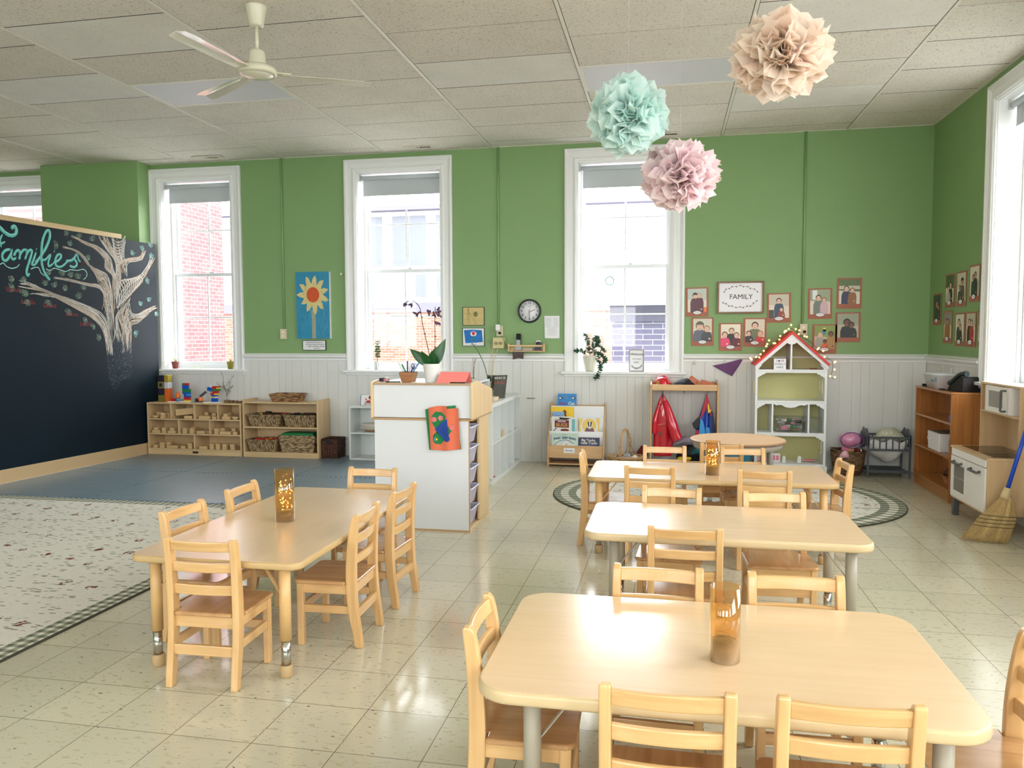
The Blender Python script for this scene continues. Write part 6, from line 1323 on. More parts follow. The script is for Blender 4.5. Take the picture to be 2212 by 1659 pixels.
# FAMILY sign
fs = thing('family_sign', 'wood framed white sign reading family with leafy wreath', 'sign', (.73, YW-.015, 1.776)); M_wf = wood('walnut_frame', (140, 92, 52), (112, 70, 38), .5, 0, 1.2)
x0_, x1_, z0_, z1_ = .497, .963, 1.612, 1.942; b = MB()
for a in ((x0_, z0_, x1_, z0_+.016), (x0_, z1_-.016, x1_, z1_), (x0_, z0_+.016, x0_+.018, z1_-.016), (x1_-.016, z0_+.016, x1_, z1_-.016)): b.box(a[0], YW-.03, a[1], a[2], YW-.0005, a[3])
b.build('frame', M_wf, fs, bevel=.002); b = MB(); b.box(x0_+.018, YW-.012, z0_+.016, x1_-.016, YW-.001, z1_-.016); b.build('white_panel', mat('sign_white', (244, 244, 248), .5), fs)
M_tx = mat('brown_black_lettering', (62, 46, 46), .7); b = MB(); b.text('FAMILY', .072, (.735, YW-.0125, 1.782), sx=1.0); b.build('lettering', M_tx, fs)
b = MB()
def wreath(b, pts, n, seed, y_, sl=.020, w=.0012):
    P = crom([Vector((p[0], y_, p[1])) for p in pts], 8); b.tube(P, w, 4); q = random.Random(seed)
    for i in range(n):
        p = P[int((i+.5)*(len(P)-1)/n)]; nx = P[min(int((i+.5)*(len(P)-1)/n)+1, len(P)-1)]; d = (nx-p).normalized(); a = math.atan2(d.z, d.x)+(.7 if i % 2 else -.7); c_ = Vector((math.cos(a), 0, math.sin(a))); s = Vector((-c_.z, 0, c_.x)); b.add([p, p+c_*sl*.5+s*sl*.25, p+c_*sl, p+c_*sl*.5-s*sl*.25], [(0, 1, 2, 3)])
wreath(b, [(.555, 1.83), (.60, 1.868), (.68, 1.893), (.76, 1.893), (.84, 1.868), (.905, 1.835)], 11, 1, YW-.0130); wreath(b, [(.55, 1.735), (.60, 1.70), (.68, 1.678), (.76, 1.677), (.84, 1.695), (.895, 1.748)], 11, 2, YW-.0130); b.build('leaf_wreath', M_tx, fs)

# ------------------------------------------------------------------ family photo cards
SK = [(232, 190, 164), (196, 146, 116), (120, 80, 60)]; M_kr = mat('brown_kraft_card', (172, 112, 92), .8, vary=.04)
PM = {}
def pm(c):
    k = 'photo_ink_%02x%02x%02x' % c
    return mat(k, c, .35)
def photo_card(label, cx, cz, w, h, bgc, people, wall='far', tilt=0, ovl=True, extras=()):
    """people: (x, y_head, head radius, skin, hair colour, shirt colour, cap?) in card picture units (0..1)"""
    if wall == 'far': O = Vector((cx, YW-.003, cz)); U = Vector((1, 0, 0)); N = Vector((0, -1, 0))
    else: O = Vector((XW-.003, cx, cz)); U = Vector((0, -1, 0)); N = Vector((-1, 0, 0))
    V = Vector((0, 0, 1)); ct, st_ = math.cos(tilt), math.sin(tilt); U, V = U*ct+V*st_, V*ct-U*st_
    t = thing('photo_card', label, 'photo', tuple(O)); P = lambda x, y, d=0: O+U*x+V*y+N*d
    def flat(b, poly, d, m): b.add([P(x, y, d) for x, y in poly], [list(range(len(poly)))], m)
    b = MB(); b.prism([(-w/2, -h/2), (w/2, -h/2), (w/2, h/2), (-w/2, h/2)], .002, tuple(P(0, 0, .0025)), U, V); b.build('kraft_backing', M_kr, t, recalc=True)
    m0 = w*.085; pw = w-2*m0; phh = h*.80; y0 = h/2-h*.045-phh; x0 = -pw/2; mats = []; b = MB()
    def mi(c):
        m_ = pm(c)
        if m_ not in mats: mats.append(m_)
        return mats.index(m_)
    G = lambda x, y: (x0+x*pw, y0+y*phh)
    clip = lambda p: (min(max(p[0], x0), x0+pw), min(max(p[1], y0), y0+phh))
    flat(b, [G(0, 0), G(1, 0), G(1, 1), G(0, 1)], .003, mi(bgc[0]))
    flat(b, [G(0, .55), G(1, .5), G(1, 1), G(0, 1)], .0032, mi(bgc[1]))
    for (xa, ya, xb, yb, c) in extras: flat(b, [G(xa, ya), G(xb, ya), G(xb, yb), G(xa, yb)], .0034, mi(c))
    d = .0037
    for (x, y, r, sk, hair, shirt, cap) in people:
        asp = pw/phh
        flat(b, [clip(p) for p in [G(x-r*2.0, 0), G(x+r*2.0, 0), G(x+r*2.0, y-r*1.9*asp-.1), G(x+r*1.5, y-r*1.35*asp), G(x+r*.5, y-r*1.0*asp), G(x-r*.5, y-r*1.0*asp), G(x-r*1.5, y-r*1.35*asp), G(x-r*2.0, y-r*1.9*asp-.1)]], d, mi(shirt)); d += .00025
        flat(b, [G(x+r*1.12*math.cos(a), y+r*asp*(.15+1.2*math.sin(a))) for a in [i*PI/8 for i in range(16)]], d, mi(hair)); d += .00025
        flat(b, [G(x+r*.86*math.cos(a), y-r*asp*.15+r*asp*1.05*math.sin(a)) for a in [i*PI/8 for i in range(16)]], d, mi(SK[sk])); d += .00025
        if cap: flat(b, [G(x+r*1.1*math.cos(a), y+r*asp*(.35+.95*math.sin(a))) for a in [i*PI/8 for i in range(9)]], d, mi(hair)); d += .0002
        for ex in (-.33, .33): flat(b, [G(x+ex*r-.07*r, y-.05*r*asp), G(x+ex*r+.1*r, y-.05*r*asp), G(x+ex*r+.1*r, y+.1*r*asp), G(x+ex*r-.07*r, y+.1*r*asp)], d, mi((50, 36, 32)))
        flat(b, [G(x-.3*r, y-.6*r*asp), G(x+.3*r, y-.6*r*asp), G(x+.2*r, y-.75*r*asp), G(x-.2*r, y-.75*r*asp)], d, mi((178, 84, 80))); d += .0002
        # a hand in front
        flat(b, [G(x+r*.9+r*.4*math.cos(a), .12+r*asp*.35*math.sin(a)) for a in [i*PI/4 for i in range(8)]], d, mi(SK[sk])); d += .0002
    b.build('photo_print', mats, t)
    if ovl:
        b = MB(); lens = [(w*.19*math.cos(a), w*.085*math.sin(a)*abs(math.sin(a))**.3) for a in [i*PI/12 for i in range(24)]]; yy = y0-h*.02
        b.add([P(x, yy+y, .0066) for x, y in lens], [list(range(24))], 0); b.build('name_oval', M_paper, t)
        b = MB(); b.tube([P(x, yy+y, .0067) for x, y in lens], .0016, 4, closed=True); b.build('oval_outline', M_ink, t)
        b = MB(); q = random.Random(int(cx*100)); b.tube([P(-w*.1+i*w*.02, yy+q.uniform(-.004, .004), .007) for i in range(11)], .0007, 4); b.build('name_scribble', M_ink, t)
    return t
W1, G1 = (226, 216, 200), (120, 150, 110)
A = [('photo of a person in a dark beanie with a child in plaid, top left card', .293, 1.735, .232, .305, (W1, (190, 200, 190)), [(.40, .70, .13, 0, (34, 40, 40), (90, 44, 58), True), (.62, .70, .11, 0, (190, 160, 130), (92, 40, 52), False)], 0, ((.82, .0, 1, .2, (230, 120, 40)),)),
     ('photo of a bearded person in a cap with a small child in checks', .351, 1.424, .228, .297, (W1, (214, 208, 190)), [(.36, .68, .20, 0, (92, 84, 66), (90, 98, 112), True), (.74, .55, .15, 0, (170, 120, 80), (60, 60, 66), False)], 0, ((.25, .42, .5, .52, (150, 146, 140)),)),
     ('photo of a person with glasses between a pink shirted girl and a boy in maroon', .637, 1.368, .236, .29, (W1, (236, 228, 206)), [(.55, .70, .13, 0, (110, 76, 56), (40, 32, 36), False), (.20, .52, .14, 0, (96, 68, 44), (232, 60, 110), False), (.80, .50, .13, 0, (120, 84, 60), (96, 24, 40), False)], 0, ()),
     ('photo of a dark haired person in olive sweater with two little children', .88, 1.415, .23, .298, (W1, (220, 210, 190)), [(.50, .72, .16, 0, (34, 24, 24), (110, 116, 86), False), (.18, .38, .12, 0, (50, 34, 30), (50, 40, 52), False), (.78, .36, .14, 0, (180, 130, 84), (206, 28, 36), False)], 0, ()),
     ('photo of a bearded person in a denim jacket, card right of the family sign', 1.114, 1.666, .237, .303, (W1, (204, 196, 176)), [(.50, .72, .12, 0, (30, 22, 22), (52, 78, 104), False), (.62, .36, .09, 0, (70, 50, 40), (150, 70, 50), False)], 0, ((.0, .0, .25, .35, (62, 70, 58)),)),
     ('photo of a person in grey green shirt holding a girl in pink plaid', 1.514, 1.705, .233, .31, (W1, (160, 170, 140)), [(.42, .66, .13, 0, (84, 60, 44), (120, 130, 120), False), (.70, .58, .10, 0, (130, 90, 60), (214, 180, 190), False)], 0, ((.12, .6, .36, .98, (232, 234, 236)),)),
     ('photo of a person in a navy coat with a child in tan, highest card', 1.792, 1.805, .238, .308, (W1, (96, 116, 66)), [(.36, .62, .12, 0, (92, 76, 66), (52, 58, 92), False), (.64, .56, .10, 0, (120, 80, 50), (150, 100, 56), False)], 1, ((.0, .6, 1, .74, (200, 196, 170)),)),
     ('photo of two dark haired people in black hoodies, rightmost far wall card', 1.786, 1.463, .24, .303, ((190, 186, 160), (160, 164, 140)), [(.45, .62, .16, 2, (20, 16, 18), (34, 38, 40), False), (.66, .52, .13, 2, (20, 16, 18), (30, 40, 38), False)], 1, ()),
     ('photo of three people before a sunflower painting, lowest card by the dollhouse', 1.564, 1.345, .236, .296, ((200, 190, 160), (140, 160, 80)), [(.28, .60, .12, 0, (180, 160, 130), (170, 166, 150), False), (.80, .64, .12, 2, (44, 30, 28), (176, 136, 76), False), (.52, .32, .09, 2, (30, 22, 20), (226, 100, 50), False)], 0, ((.40, .62, .56, .84, (60, 150, 180)), (.42, .76, .54, .92, (240, 200, 110))))]
for lab_, cx_, cz_, w_, h_, bg_, pp, noov, ex in A: photo_card(lab_, cx_, cz_, w_, h_, bg_, pp, 'far', random.Random(lab_).uniform(-.015, .02), not noov, ex)
Rr = [('photo of a person in black, alone at the far left of the right wall', 8.235, 1.63, .235, .30, ((60, 80, 60), (40, 60, 50)), [(.5, .62, .15, 1, (24, 20, 20), (26, 30, 28), False), (.75, .5, .11, 1, (30, 20, 20), (30, 44, 34), False)]),
      ('photo of a smiling pair in dark clothes, left card of the upper right wall row', 7.90, 1.79, .24, .305, (W1, (70, 96, 60)), [(.62, .62, .13, 0, (40, 30, 28), (40, 40, 50), False), (.36, .5, .12, 0, (70, 50, 40), (190, 190, 180), False)]),
      ('photo curling off the wall, a person in a dark cap, middle of the upper row', 7.61, 1.79, .24, .31, (W1, (214, 206, 186)), [(.62, .68, .15, 1, (26, 24, 26), (96, 90, 80), True), (.36, .46, .12, 1, (30, 24, 22), (60, 70, 60), False)]),
      ('photo of two people in dark teal before a pale wall, highest right wall card', 7.31, 1.82, .24, .31, ((206, 202, 180), (220, 218, 200)), [(.40, .62, .12, 1, (24, 20, 20), (18, 46, 54), False), (.62, .70, .12, 1, (24, 20, 20), (18, 36, 46), False)]),
      ('photo of two people in tan coats, left card of the lower right wall row', 7.93, 1.455, .235, .295, (W1, (150, 150, 140)), [(.36, .66, .12, 1, (24, 20, 20), (176, 120, 60), False), (.62, .66, .11, 1, (24, 20, 20), (160, 100, 50), False)]),
      ('photo of a long haired person with glasses in dark clothes, lower right wall row', 7.62, 1.43, .235, .295, (W1, (224, 220, 206)), [(.42, .68, .15, 0, (40, 28, 26), (50, 50, 46), False), (.60, .52, .12, 0, (60, 40, 34), (30, 34, 30), False)]),
      ('photo of two people, one in red, in the lower right wall row', 7.36, 1.43, .235, .30, (W1, (196, 190, 170)), [(.36, .68, .13, 0, (50, 30, 26), (24, 28, 26), False), (.64, .66, .12, 0, (60, 36, 30), (178, 26, 44), False)]),
      ('photo of people in blue and white shirts, rightmost lower card by the window casing', 7.105, 1.435, .20, .30, (W1, (150, 150, 130)), [(.34, .62, .13, 1, (30, 24, 22), (206, 202, 210), False), (.70, .58, .13, 1, (30, 24, 22), (14, 84, 150), False)])]
for lab_, cy_, cz_, w_, h_, bg_, pp in Rr: photo_card(lab_, cy_, cz_, w_, h_, bg_, pp, 'right', 0, True)
# ------------------------------------------------------------------ things on the window stools
def spider(b, c, n, seed, L=(.06, .12), droop=1.6, w=.004, up=.8):
    q = random.Random(seed)
    for i in range(n):
        a = 2*PI*i/n+q.random(); d = Vector((math.cos(a)*.6, math.sin(a)*.35, up*q.uniform(.6, 1.3))).normalized(); u = Vector((math.cos(a), math.sin(a)*.5, -.6)); u = (u-d*u.dot(d)).normalized(); leafblade(b, c, d, u, q.uniform(*L), w, droop*q.uniform(.6, 1.2), n=8, fold=.3)
M_sp = mat('pale_spider_leaf', (178, 196, 110), .5, vary=.2, vscale=40); M_sp2 = mat('yellow_green_leaf', (160, 164, 70), .5); M_terra = mat('dark_terracotta', (126, 56, 44), .6); M_yp = mat('mustard_glaze', (150, 142, 54), .35)
def pot_plant(name, label, x, y, r, h, mp_, ml, seed, n=14, L=(.06, .12), z=WZ0, **kw):
    t = thing(name, label, 'potted plant', (x, y, z)); b = MB(); b.lathe([(r*.72, z+.0005), (r*.96, z+h*.82), (r*1.06, z+h*.83), (r*1.06, z+h), (r*.96, z+h), (r*.9, z+h*.86), (.0001, z+h*.86)], (x, y, 0), 28); b.build('pot', mp_, t); b = MB(); spider(b, Vector((x, y, z+h*.9)), n, seed, L, **kw); b.build('leaves', ml, t); return t
pot_plant('spider_plant', 'small terracotta pot of spider plant on the window sill nearest the chalkboard', -5.90, 8.56, .042, .085, M_terra, M_sp, 1)
pot_plant('spider_plant', 'mustard yellow pot with thin pale leaves at the right of the same sill', -5.16, 8.56, .044, .09, M_yp, M_sp2, 2)
t = thing('hanging_runner', 'pale spider plant runner drooping over the sill end by the chalkboard', 'plant', (-5.97, 8.43, WZ0)); b = MB(); b.tube(crom([Vector(p) for p in [(-5.91, 8.50, WZ0+.09), (-5.96, 8.42, WZ0+.08), (-6.0, 8.385, WZ0-.02), (-5.985, 8.385, WZ0-.09)]], 6), .0016, 5); spider(b, Vector((-5.985, 8.385, WZ0-.09)), 9, 5, (.03, .06)); b.build('runner', M_sp, t)
t = thing('plant_cuttings', 'few loose green leaves lying on the sill between the two small pots', 'plant', (-5.62, 8.55, WZ0)); b = MB(); spider(b, Vector((-5.64, 8.55, WZ0+.004)), 9, 6, (.05, .09), up=.35); spider(b, Vector((-5.55, 8.55, WZ0+.004)), 6, 7, (.05, .08), up=.35); b.build('leaves', M_sp, t)
# succulent in striped pot
t = thing('succulent', 'upright succulent in a silver striped pot on the orchid window sill', 'potted plant', (-3.285, 8.54, WZ0)); x_, y_, z_ = -3.285, 8.54, WZ0
b = MB(); P = ell(0, 0, .042, .042, 20)
for j in range(10):
    a0, a1 = 2*PI*j/10, 2*PI*(j+1)/10; am = (a0+a1)/2
    g = lambda a, r, z: (x_+r*math.cos(a), y_+r*math.sin(a), z_+z)
    b.add([g(a0, .036, .0005), g(a1, .036, .0005), g(am, .044, .098)], [(0, 1, 2)], 0); b.add([g(a1, .036, .0005), g(a1+(am-a0), .044, .098), g(am, .044, .098)], [(0, 1, 2)], 1)
b.build('faceted_pot', [mat('silver_facet', (176, 180, 184), .3, metal=.3), M_ctn], t); b = MB(); b.lathe([(.040, z_+.085), (.0001, z_+.09)], (x_, y_, 0), 16); b.build('soil', M_soil, t)
b = MB(); b.tube([(x_, y_, z_+.085), (x_+.006, y_, z_+.2), (x_+.003, y_, z_+.30)], .004, 6, m=1); q = random.Random(4)
for k_ in range(7):
    zz_ = z_+.15+k_*.028; s = .04 if k_ < 4 else .045
    for a in range(3):
        an = a*2.1+k_; d = Vector((math.cos(an), math.sin(an)*.6, .25 if k_ < 5 else .6)).normalized(); leafblade(b, (x_+.004, y_, zz_), d, (0, -1, .2), s*q.uniform(.8, 1.3), .014 if k_ < 5 else .005, -.3, n=5)
b.build('succulent_stem', [mat('succulent_green', (70, 104, 66), .5), mat('pinkish_stem', (150, 96, 80), .6)], t)
# jade plant
t = thing('jade_plant', 'cream pot with a rambling jade plant trailing over the sill', 'potted plant', (-.832, 8.53, WZ0)); x_, y_, z_ = -.832, 8.53, WZ0
b = MB(); b.lathe([(.052, z_+.0005), (.056, z_+.01), (.084, z_+.155), (.088, z_+.172), (.08, z_+.172), (.076, z_+.15), (.0001, z_+.15)], (x_, y_, 0), 32); b.build('pot', mat('cream_pot', (222, 218, 200), .4), t)
M_jade = mat('jade_leaf', (44, 84, 56), .3, vary=.25, vscale=40); b = MB(); q = random.Random(11)
branches = [[(0, 0, .15), (-.02, 0, .24), (-.03, 0, .33), (-.05, 0, .40)], [(0, 0, .15), (.03, -.01, .26), (.05, -.02, .36)], [(.02, 0, .15), (.06, -.01, .28), (.09, -.02, .33), (.07, -.02, .38)], [(-.03, -.02, .16), (-.08, -.09, .22), (-.15, -.12, .22)], [(.02, -.02, .16), (.09, -.06, .2), (.10, -.07, .12), (.12, -.08, .04)], [(.09, -.06, .2), (.14, -.08, .17), (.17, -.09, .12), (.13, -.10, .06), (.10, -.115, -.02), (.075, -.12, -.07)], [(.05, -.02, .3), (.11, -.03, .26), (.15, -.04, .22)]]
for br_ in branches:
    P = crom([Vector((x_+p[0], y_+p[1], z_+p[2])) for p in br_], 5); b.tube(P, .002, 6, m=1)
    for p in P[3:]:
        for _ in range(5):
            d = Vector((q.gauss(0, 1), q.gauss(0, .8), q.gauss(.2, .6))).normalized(); M = Matrix.Translation(p+d*.014) @ d.to_track_quat('X', 'Z').to_matrix().to_4x4(); b.sphere((0, 0, 0), 1, 8, 0) if False else b.lathe([(.0001, -.005), (.012, -.003), (.014, .0), (.012, .003), (.0001, .005)], tuple(p+d*.017), 8, 0, M=d.to_track_quat('X', 'Z').to_matrix(), sx=1.35, sy=.85)
b.build('jade_branches', [M_jade, mat('jade_stem', (64, 58, 44), .6)], t)
# welcome sign
ws_ = thing('welcome_sign', 'small grey framed welcome sign standing on the window sill', 'sign', (-.332, 8.505, WZ0)); x0_, x1_, z0_, z1_ = -.413, -.252, WZ0+.0005, WZ0+.238; M_gf = wood('grey_wood_frame', (164, 148, 138), (140, 124, 114), .6, 2, 1); b = MB()
for a in ((x0_, z0_, x1_, z0_+.008), (x0_, z1_-.008, x1_, z1_), (x0_, z0_+.008, x0_+.009, z1_-.008), (x1_-.009, z0_+.008, x1_, z1_-.008)): b.box(a[0], 8.49, a[1], a[2], 8.52, a[3])
b.build('frame', M_gf, ws_); b = MB(); b.box(x0_+.009, 8.502, z0_+.008, x1_-.009, 8.518, z1_-.008); b.build('panel', bpy.data.materials['sign_white'], ws_)
b = MB(); cx_ = -.332; b.text('Welcome', .036, (cx_, 8.5015, WZ0+.185), shear=.35, sx=1.0, bold=.0005); b.text('TO OUR', .024, (cx_, 8.5015, WZ0+.133)); b.text('NEST', .026, (cx_, 8.5015, WZ0+.097)); b.build('lettering', mat('charcoal_lettering', (70, 72, 76), .7), ws_)
b = MB(); wreath(b, [(cx_-.055, WZ0+.066), (cx_-.03, WZ0+.042), (cx_, WZ0+.034), (cx_+.03, WZ0+.042), (cx_+.055, WZ0+.066)], 14, 3, 8.501, .016, .0012); b.build('leaf_wreath', M_ink, ws_)
t = thing('sun_catcher', 'small round pale blue suncatcher hanging on the window pane', 'ornament', (-.636, 8.69, 2.0)); b = MB(); b.tube([Vector((-.636+.045*math.cos(a), 8.675, 1.985+.045*math.sin(a))) for a in [j*PI/12 for j in range(24)]], .006, 6, closed=True); b.build('ring', mat('pale_blue_ring', (150, 200, 214), .4), t)

# ------------------------------------------------------------------ book rack
M_rk = wood('rack_birch', (218, 180, 132), (200, 160, 112), .45, 0, .8); M_rkv = wood('rack_birch_side', (218, 180, 132), (200, 160, 112), .45, 2, .8)
rk = thing('book_rack', 'low birch book display rack with three white tiers by the window', 'book rack', (-.95, 8.3, 0))
rx0_, rx1_ = -1.252, -.648
sd = [(8.16, 0), (8.45, 0), (8.45, .655), (8.43, .665), (8.41, .66), (8.165, .235), (8.155, .2), (8.155, .03)]
for x in (rx0_, rx1_-.017): b = MB(); b.prism(sd, .017, (x+.017, 0, 0), (0, 1, 0), (0, 0, 1)); b.build('side_panel', M_rkv, rk, bevel=.004, recalc=True)
xa, xb = rx0_+.0175, rx1_-.0175
b = MB(); b.box(xa, 8.162, .095, xb, 8.176, .228); b.build('front_panel', M_rk, rk, bevel=.003); b = MB(); b.box(xa, 8.17, .022, xb, 8.44, .036); b.build('bottom_board', M_rk, rk); b = MB(); b.box(xa, 8.177, .095, xb, 8.44, .105); b.build('lower_shelf', M_rk, rk)
M_rw = mat('rack_white_panel', (240, 241, 243), .5)
for y, z0_, z1_, lean in ((8.235, .106, .372, .0), (8.295, .20, .512, .0), (8.355, .32, .632, .0)):
    b = MB(); b.add([(xa, y-.02, z0_), (xb, y-.02, z0_), (xb, y+lean, z1_), (xa, y+lean, z1_)], [(0, 1, 2, 3)]); o = b.build('tier_panel', M_rw, rk); md = o.modifiers.new('s', 'SOLIDIFY'); md.thickness = .006; md.offset = -1
    b = MB(); b.box(xa, y-.055, z0_, xb, y-.022, z0_+.008); b.build('tier_ledge', M_rw, rk)
b = MB(); b.box(xa, 8.358, .488, xb, 8.424, .4985); b.build('tier_ledge', M_rw, rk)
b = MB(); b.box(xa, 8.425, .62, xb, 8.44, .64); b.build('top_rail', M_rk, rk)
t = thing('books_label', 'white paper label reading books on the rack front', 'label', (-1.014, 8.155, .175)); b = MB(); b.box(-1.073, 8.1605, .150, -.957, 8.1618, .202); b.build('label_paper', M_paper, t); b = MB(); b.text('Books', .032, (-1.014, 8.160, .176)); b.build('label_text', mat('violet_ink', (120, 110, 160), .7), t)
def book(label, x0, x1, z0, z1, y, cover, deco=None, lean=.16, th=.012, group=None):
    """book leaning back on a tier: y is the front face at its foot"""
    w, h = x1-x0, z1-z0; t = thing('picture_book', label, 'book', ((x0+x1)/2, y, z0), group=group); c, s = math.cos(lean), math.sin(lean)
    P = lambda u, v, d=0: Vector((x0+u*w, y+v*h*s/c*1+d*c, z0+v*h-d*s))
    b = MB(); vs = [P(u, v, d) for v in (0, 1) for d in (0, th) for u in (0, 1)]; F6 = [(0, 2, 3, 1), (4, 5, 7, 6), (0, 1, 5, 4), (2, 6, 7, 3), (0, 4, 6, 2), (1, 3, 7, 5)]; b.add(vs, F6); b.build('cover', cover, t, recalc=True)
    b = MB(); vs = [P(u, v, d) for v in (.985, 1.004) for d in (.002, th-.002) for u in (.02, .98)]; b.add(vs, F6); b.build('page_block', M_paper, t, recalc=True)
    if deco:
        N = -.0008
        def pl(poly, m, k=1): B_.setdefault(m, MB()).poly([P(u, v, N*k) for u, v in poly])
        def tx(txt, size, u, v, m, k=2, **kw): U = Vector((1, 0, 0)); V = Vector((0, s, c)); B_.setdefault(m, MB()).text(txt, size, P(u, v, N*k), U, V, **kw)
        B_ = {}; deco(pl, tx)
        for i, (m, bb) in enumerate(B_.items()): bb.build('cover_art', m, t)
    return t
EL = lambda cx, cy, rx, ry, n=16: [(cx+rx*math.cos(2*PI*i/n), cy+ry*math.sin(2*PI*i/n)) for i in range(n)]
cb_ = Mc('cover_blue', (20, 134, 208), .35); cy_ = Mc('cover_yellow', (246, 206, 40), .35); clb = Mc('cover_light_blue', (136, 178, 222), .4); cwh = Mc('cover_white', (232, 232, 226), .4); cma = Mc('cover_maroon', (116, 30, 56), .5); cgo = Mc('cover_gold', (206, 160, 70), .5); cbr = Mc('cover_brown', (130, 60, 36), .5); cna = Mc('cover_navy', (38, 42, 84), .35); cte = Mc('cover_teal', (110, 186, 190), .4); cgr = Mc('cover_grass', (120, 164, 30), .4); csn = Mc('cover_snow', (206, 226, 216), .4); cha = Mc('cover_haystack', (240, 206, 110), .4); cmv = Mc('cover_mauve', (136, 96, 110), .5); cdk = Mc('cover_dark', (44, 34, 34), .5); ctl = Mc('title_navy', (34, 58, 104), .5)
def d_pete(pl, tx):
    tx('Pete', .042, .27, .59, Mc('title_magenta', (150, 50, 130), .5), bold=.0012); tx('Cat', .046, .74, .59, Mc('title_cream', (240, 236, 190), .5), bold=.0012)
    for u in (.13, .82): pl([(u-.1, .90), (u+.12, .85), (u+.1, .77), (u-.02, .77)], cdk); pl([(u-.06, .86), (u+.06, .84), (u+.05, .79), (u-.03, .79)], cwh, 2)
    pl(EL(.47, .86, .08, .07), Mc('cover_grey', (110, 136, 160), .5))
book('blue picture book at the top left of the rack, tallest one', -1.166, -.966, .50, .762, 8.366, cb_, d_pete, .05)
def d_yel(pl, tx): pl([(.22, .72), (.45, .80), (.6, .90), (.68, .84), (.66, .72), (.74, .56), (.64, .60), (.56, .74), (.4, .74)], cbr); pl([(.0, 0), (1, 0), (1, .36), (.75, .42), (.5, .28), (0, .1)], cgr)
book('yellow book with a brown dog shape, top tier left', -1.232, -.985, .33, .624, 8.309, cy_, d_yel, .03)
def d_lb(pl, tx): tx('Story', .022, .5, .8, ctl); pl(EL(.09, .86, .05, .04), c_org)
book('small light blue book in front of the yellow book', -1.228, -1.09, .335, .572, 8.298, clb, d_lb, .03, .007)
def d_bug(pl, tx):
    pl([(.14, .87), (.86, .88), (.86, .62), (.14, .63)], cma); tx('BUGS', .05, .5, .71, cgo, 3, bold=.0014); tx('DISCOVER', .018, .5, .83, cwh, 3, bold=.0006)
    pl([(.04, .90), (.4, .92), (.36, .98), (.95, .95), (.75, .89)], cdk); pl(EL(.65, .54, .22, .05), cbr, 2); pl([(.1, .50), (.26, .61), (.20, .61), (.06, .50)], cdk, 2)
book('white and maroon bugs book in the middle tier', -1.213, -1.0, .215, .525, 8.242, cwh, d_bug, .03)
book('teal edged book peeking out right of the bugs book', -1.10, -.968, .215, .498, 8.2545, cte, None, .03, .004)
book('pale grey white book between the bugs book and the badger book', -1.06, -.932, .215, .492, 8.2595, cwh, None, .03, .004)
def d_bad(pl, tx):
    pl(EL(.5, .74, .34, .24, 20), cha); pl([(0, 1), (0, .2), (.12, .5), (.06, .7), (.2, .98)], cha); pl([(1, 1), (1, .2), (.9, .5), (.94, .7), (.8, .98)], cha)
    pl([(.2, .4), (.36, .66), (.68, .66), (.84, .4)], cmv, 2); pl(EL(.53, .75, .12, .13), cwh, 3); pl([(.42, .87), (.49, .87), (.51, .68), (.46, .70)], cdk, 4); pl([(.57, .87), (.64, .87), (.60, .70), (.55, .68)], cdk, 4)
book('yellow and white picture book showing a badger, middle tier right', -.923, -.706, .215, .514, 8.243, cwh, d_bad, .03)
def d_bear(pl, tx):
    pl([(.04, .04), (.96, .04), (.96, .97), (.04, .97)], Mc('cover_pale_green', (190, 216, 202), .4)); pl([(.1, .0), (.9, .0), (.9, .86), (.1, .86)], csn, 2)
    for i, ch in enumerate('THREE SNOW BEARS'):
        if ch != ' ': u = .1+.8*i/15; tx(ch, .032, u, .79-.4*(u-.5)**2, ctl, 4, bold=.0007)
    tx('JAN BRETT', .012, .5, .92, cbr, 4); pl(EL(.5, .38, .40, .33, 22), cdk, 3); pl(EL(.5, .365, .39, .325, 22), Mc('cover_pale_sky', (196, 214, 222), .4), 4); pl(EL(.55, .50, .14, .14), cwh, 5); pl(EL(.30, .46, .13, .12), Mc('cover_ivory', (226, 222, 206), .4), 5); pl(EL(.78, .44, .12, .10), cwh, 5)
    for u in (.50, .61): pl(EL(u, .55, .012, .016, 8), cdk, 6)
    pl(EL(.56, .49, .025, .022, 8), cdk, 6)
book('pale green book with three white bears in the front tier left', -1.206, -.927, .1145, .357, 8.184, csn, d_bear, .06)
def d_trk(pl, tx):
    tx('Big Tracks,', .034, .48, .86, cwh, 3, bold=.0008); tx('Little Tracks', .034, .5, .71, cwh, 3, bold=.0008); pl([(0, 0), (1, 0), (1, .55), (.5, .62), (0, .57)], Mc('cover_night', (90, 96, 150), .4)); pl(EL(.25, .24, .14, .12), clb, 3); pl(EL(.72, .24, .14, .12), clb, 3); pl(EL(.30, .30, .05, .05), cna, 4); pl(EL(.68, .30, .05, .05), cna, 4)
book('dark navy book about animal tracks in the front tier right', -.920, -.70, .1145, .314, 8.184, cna, d_trk, .06)
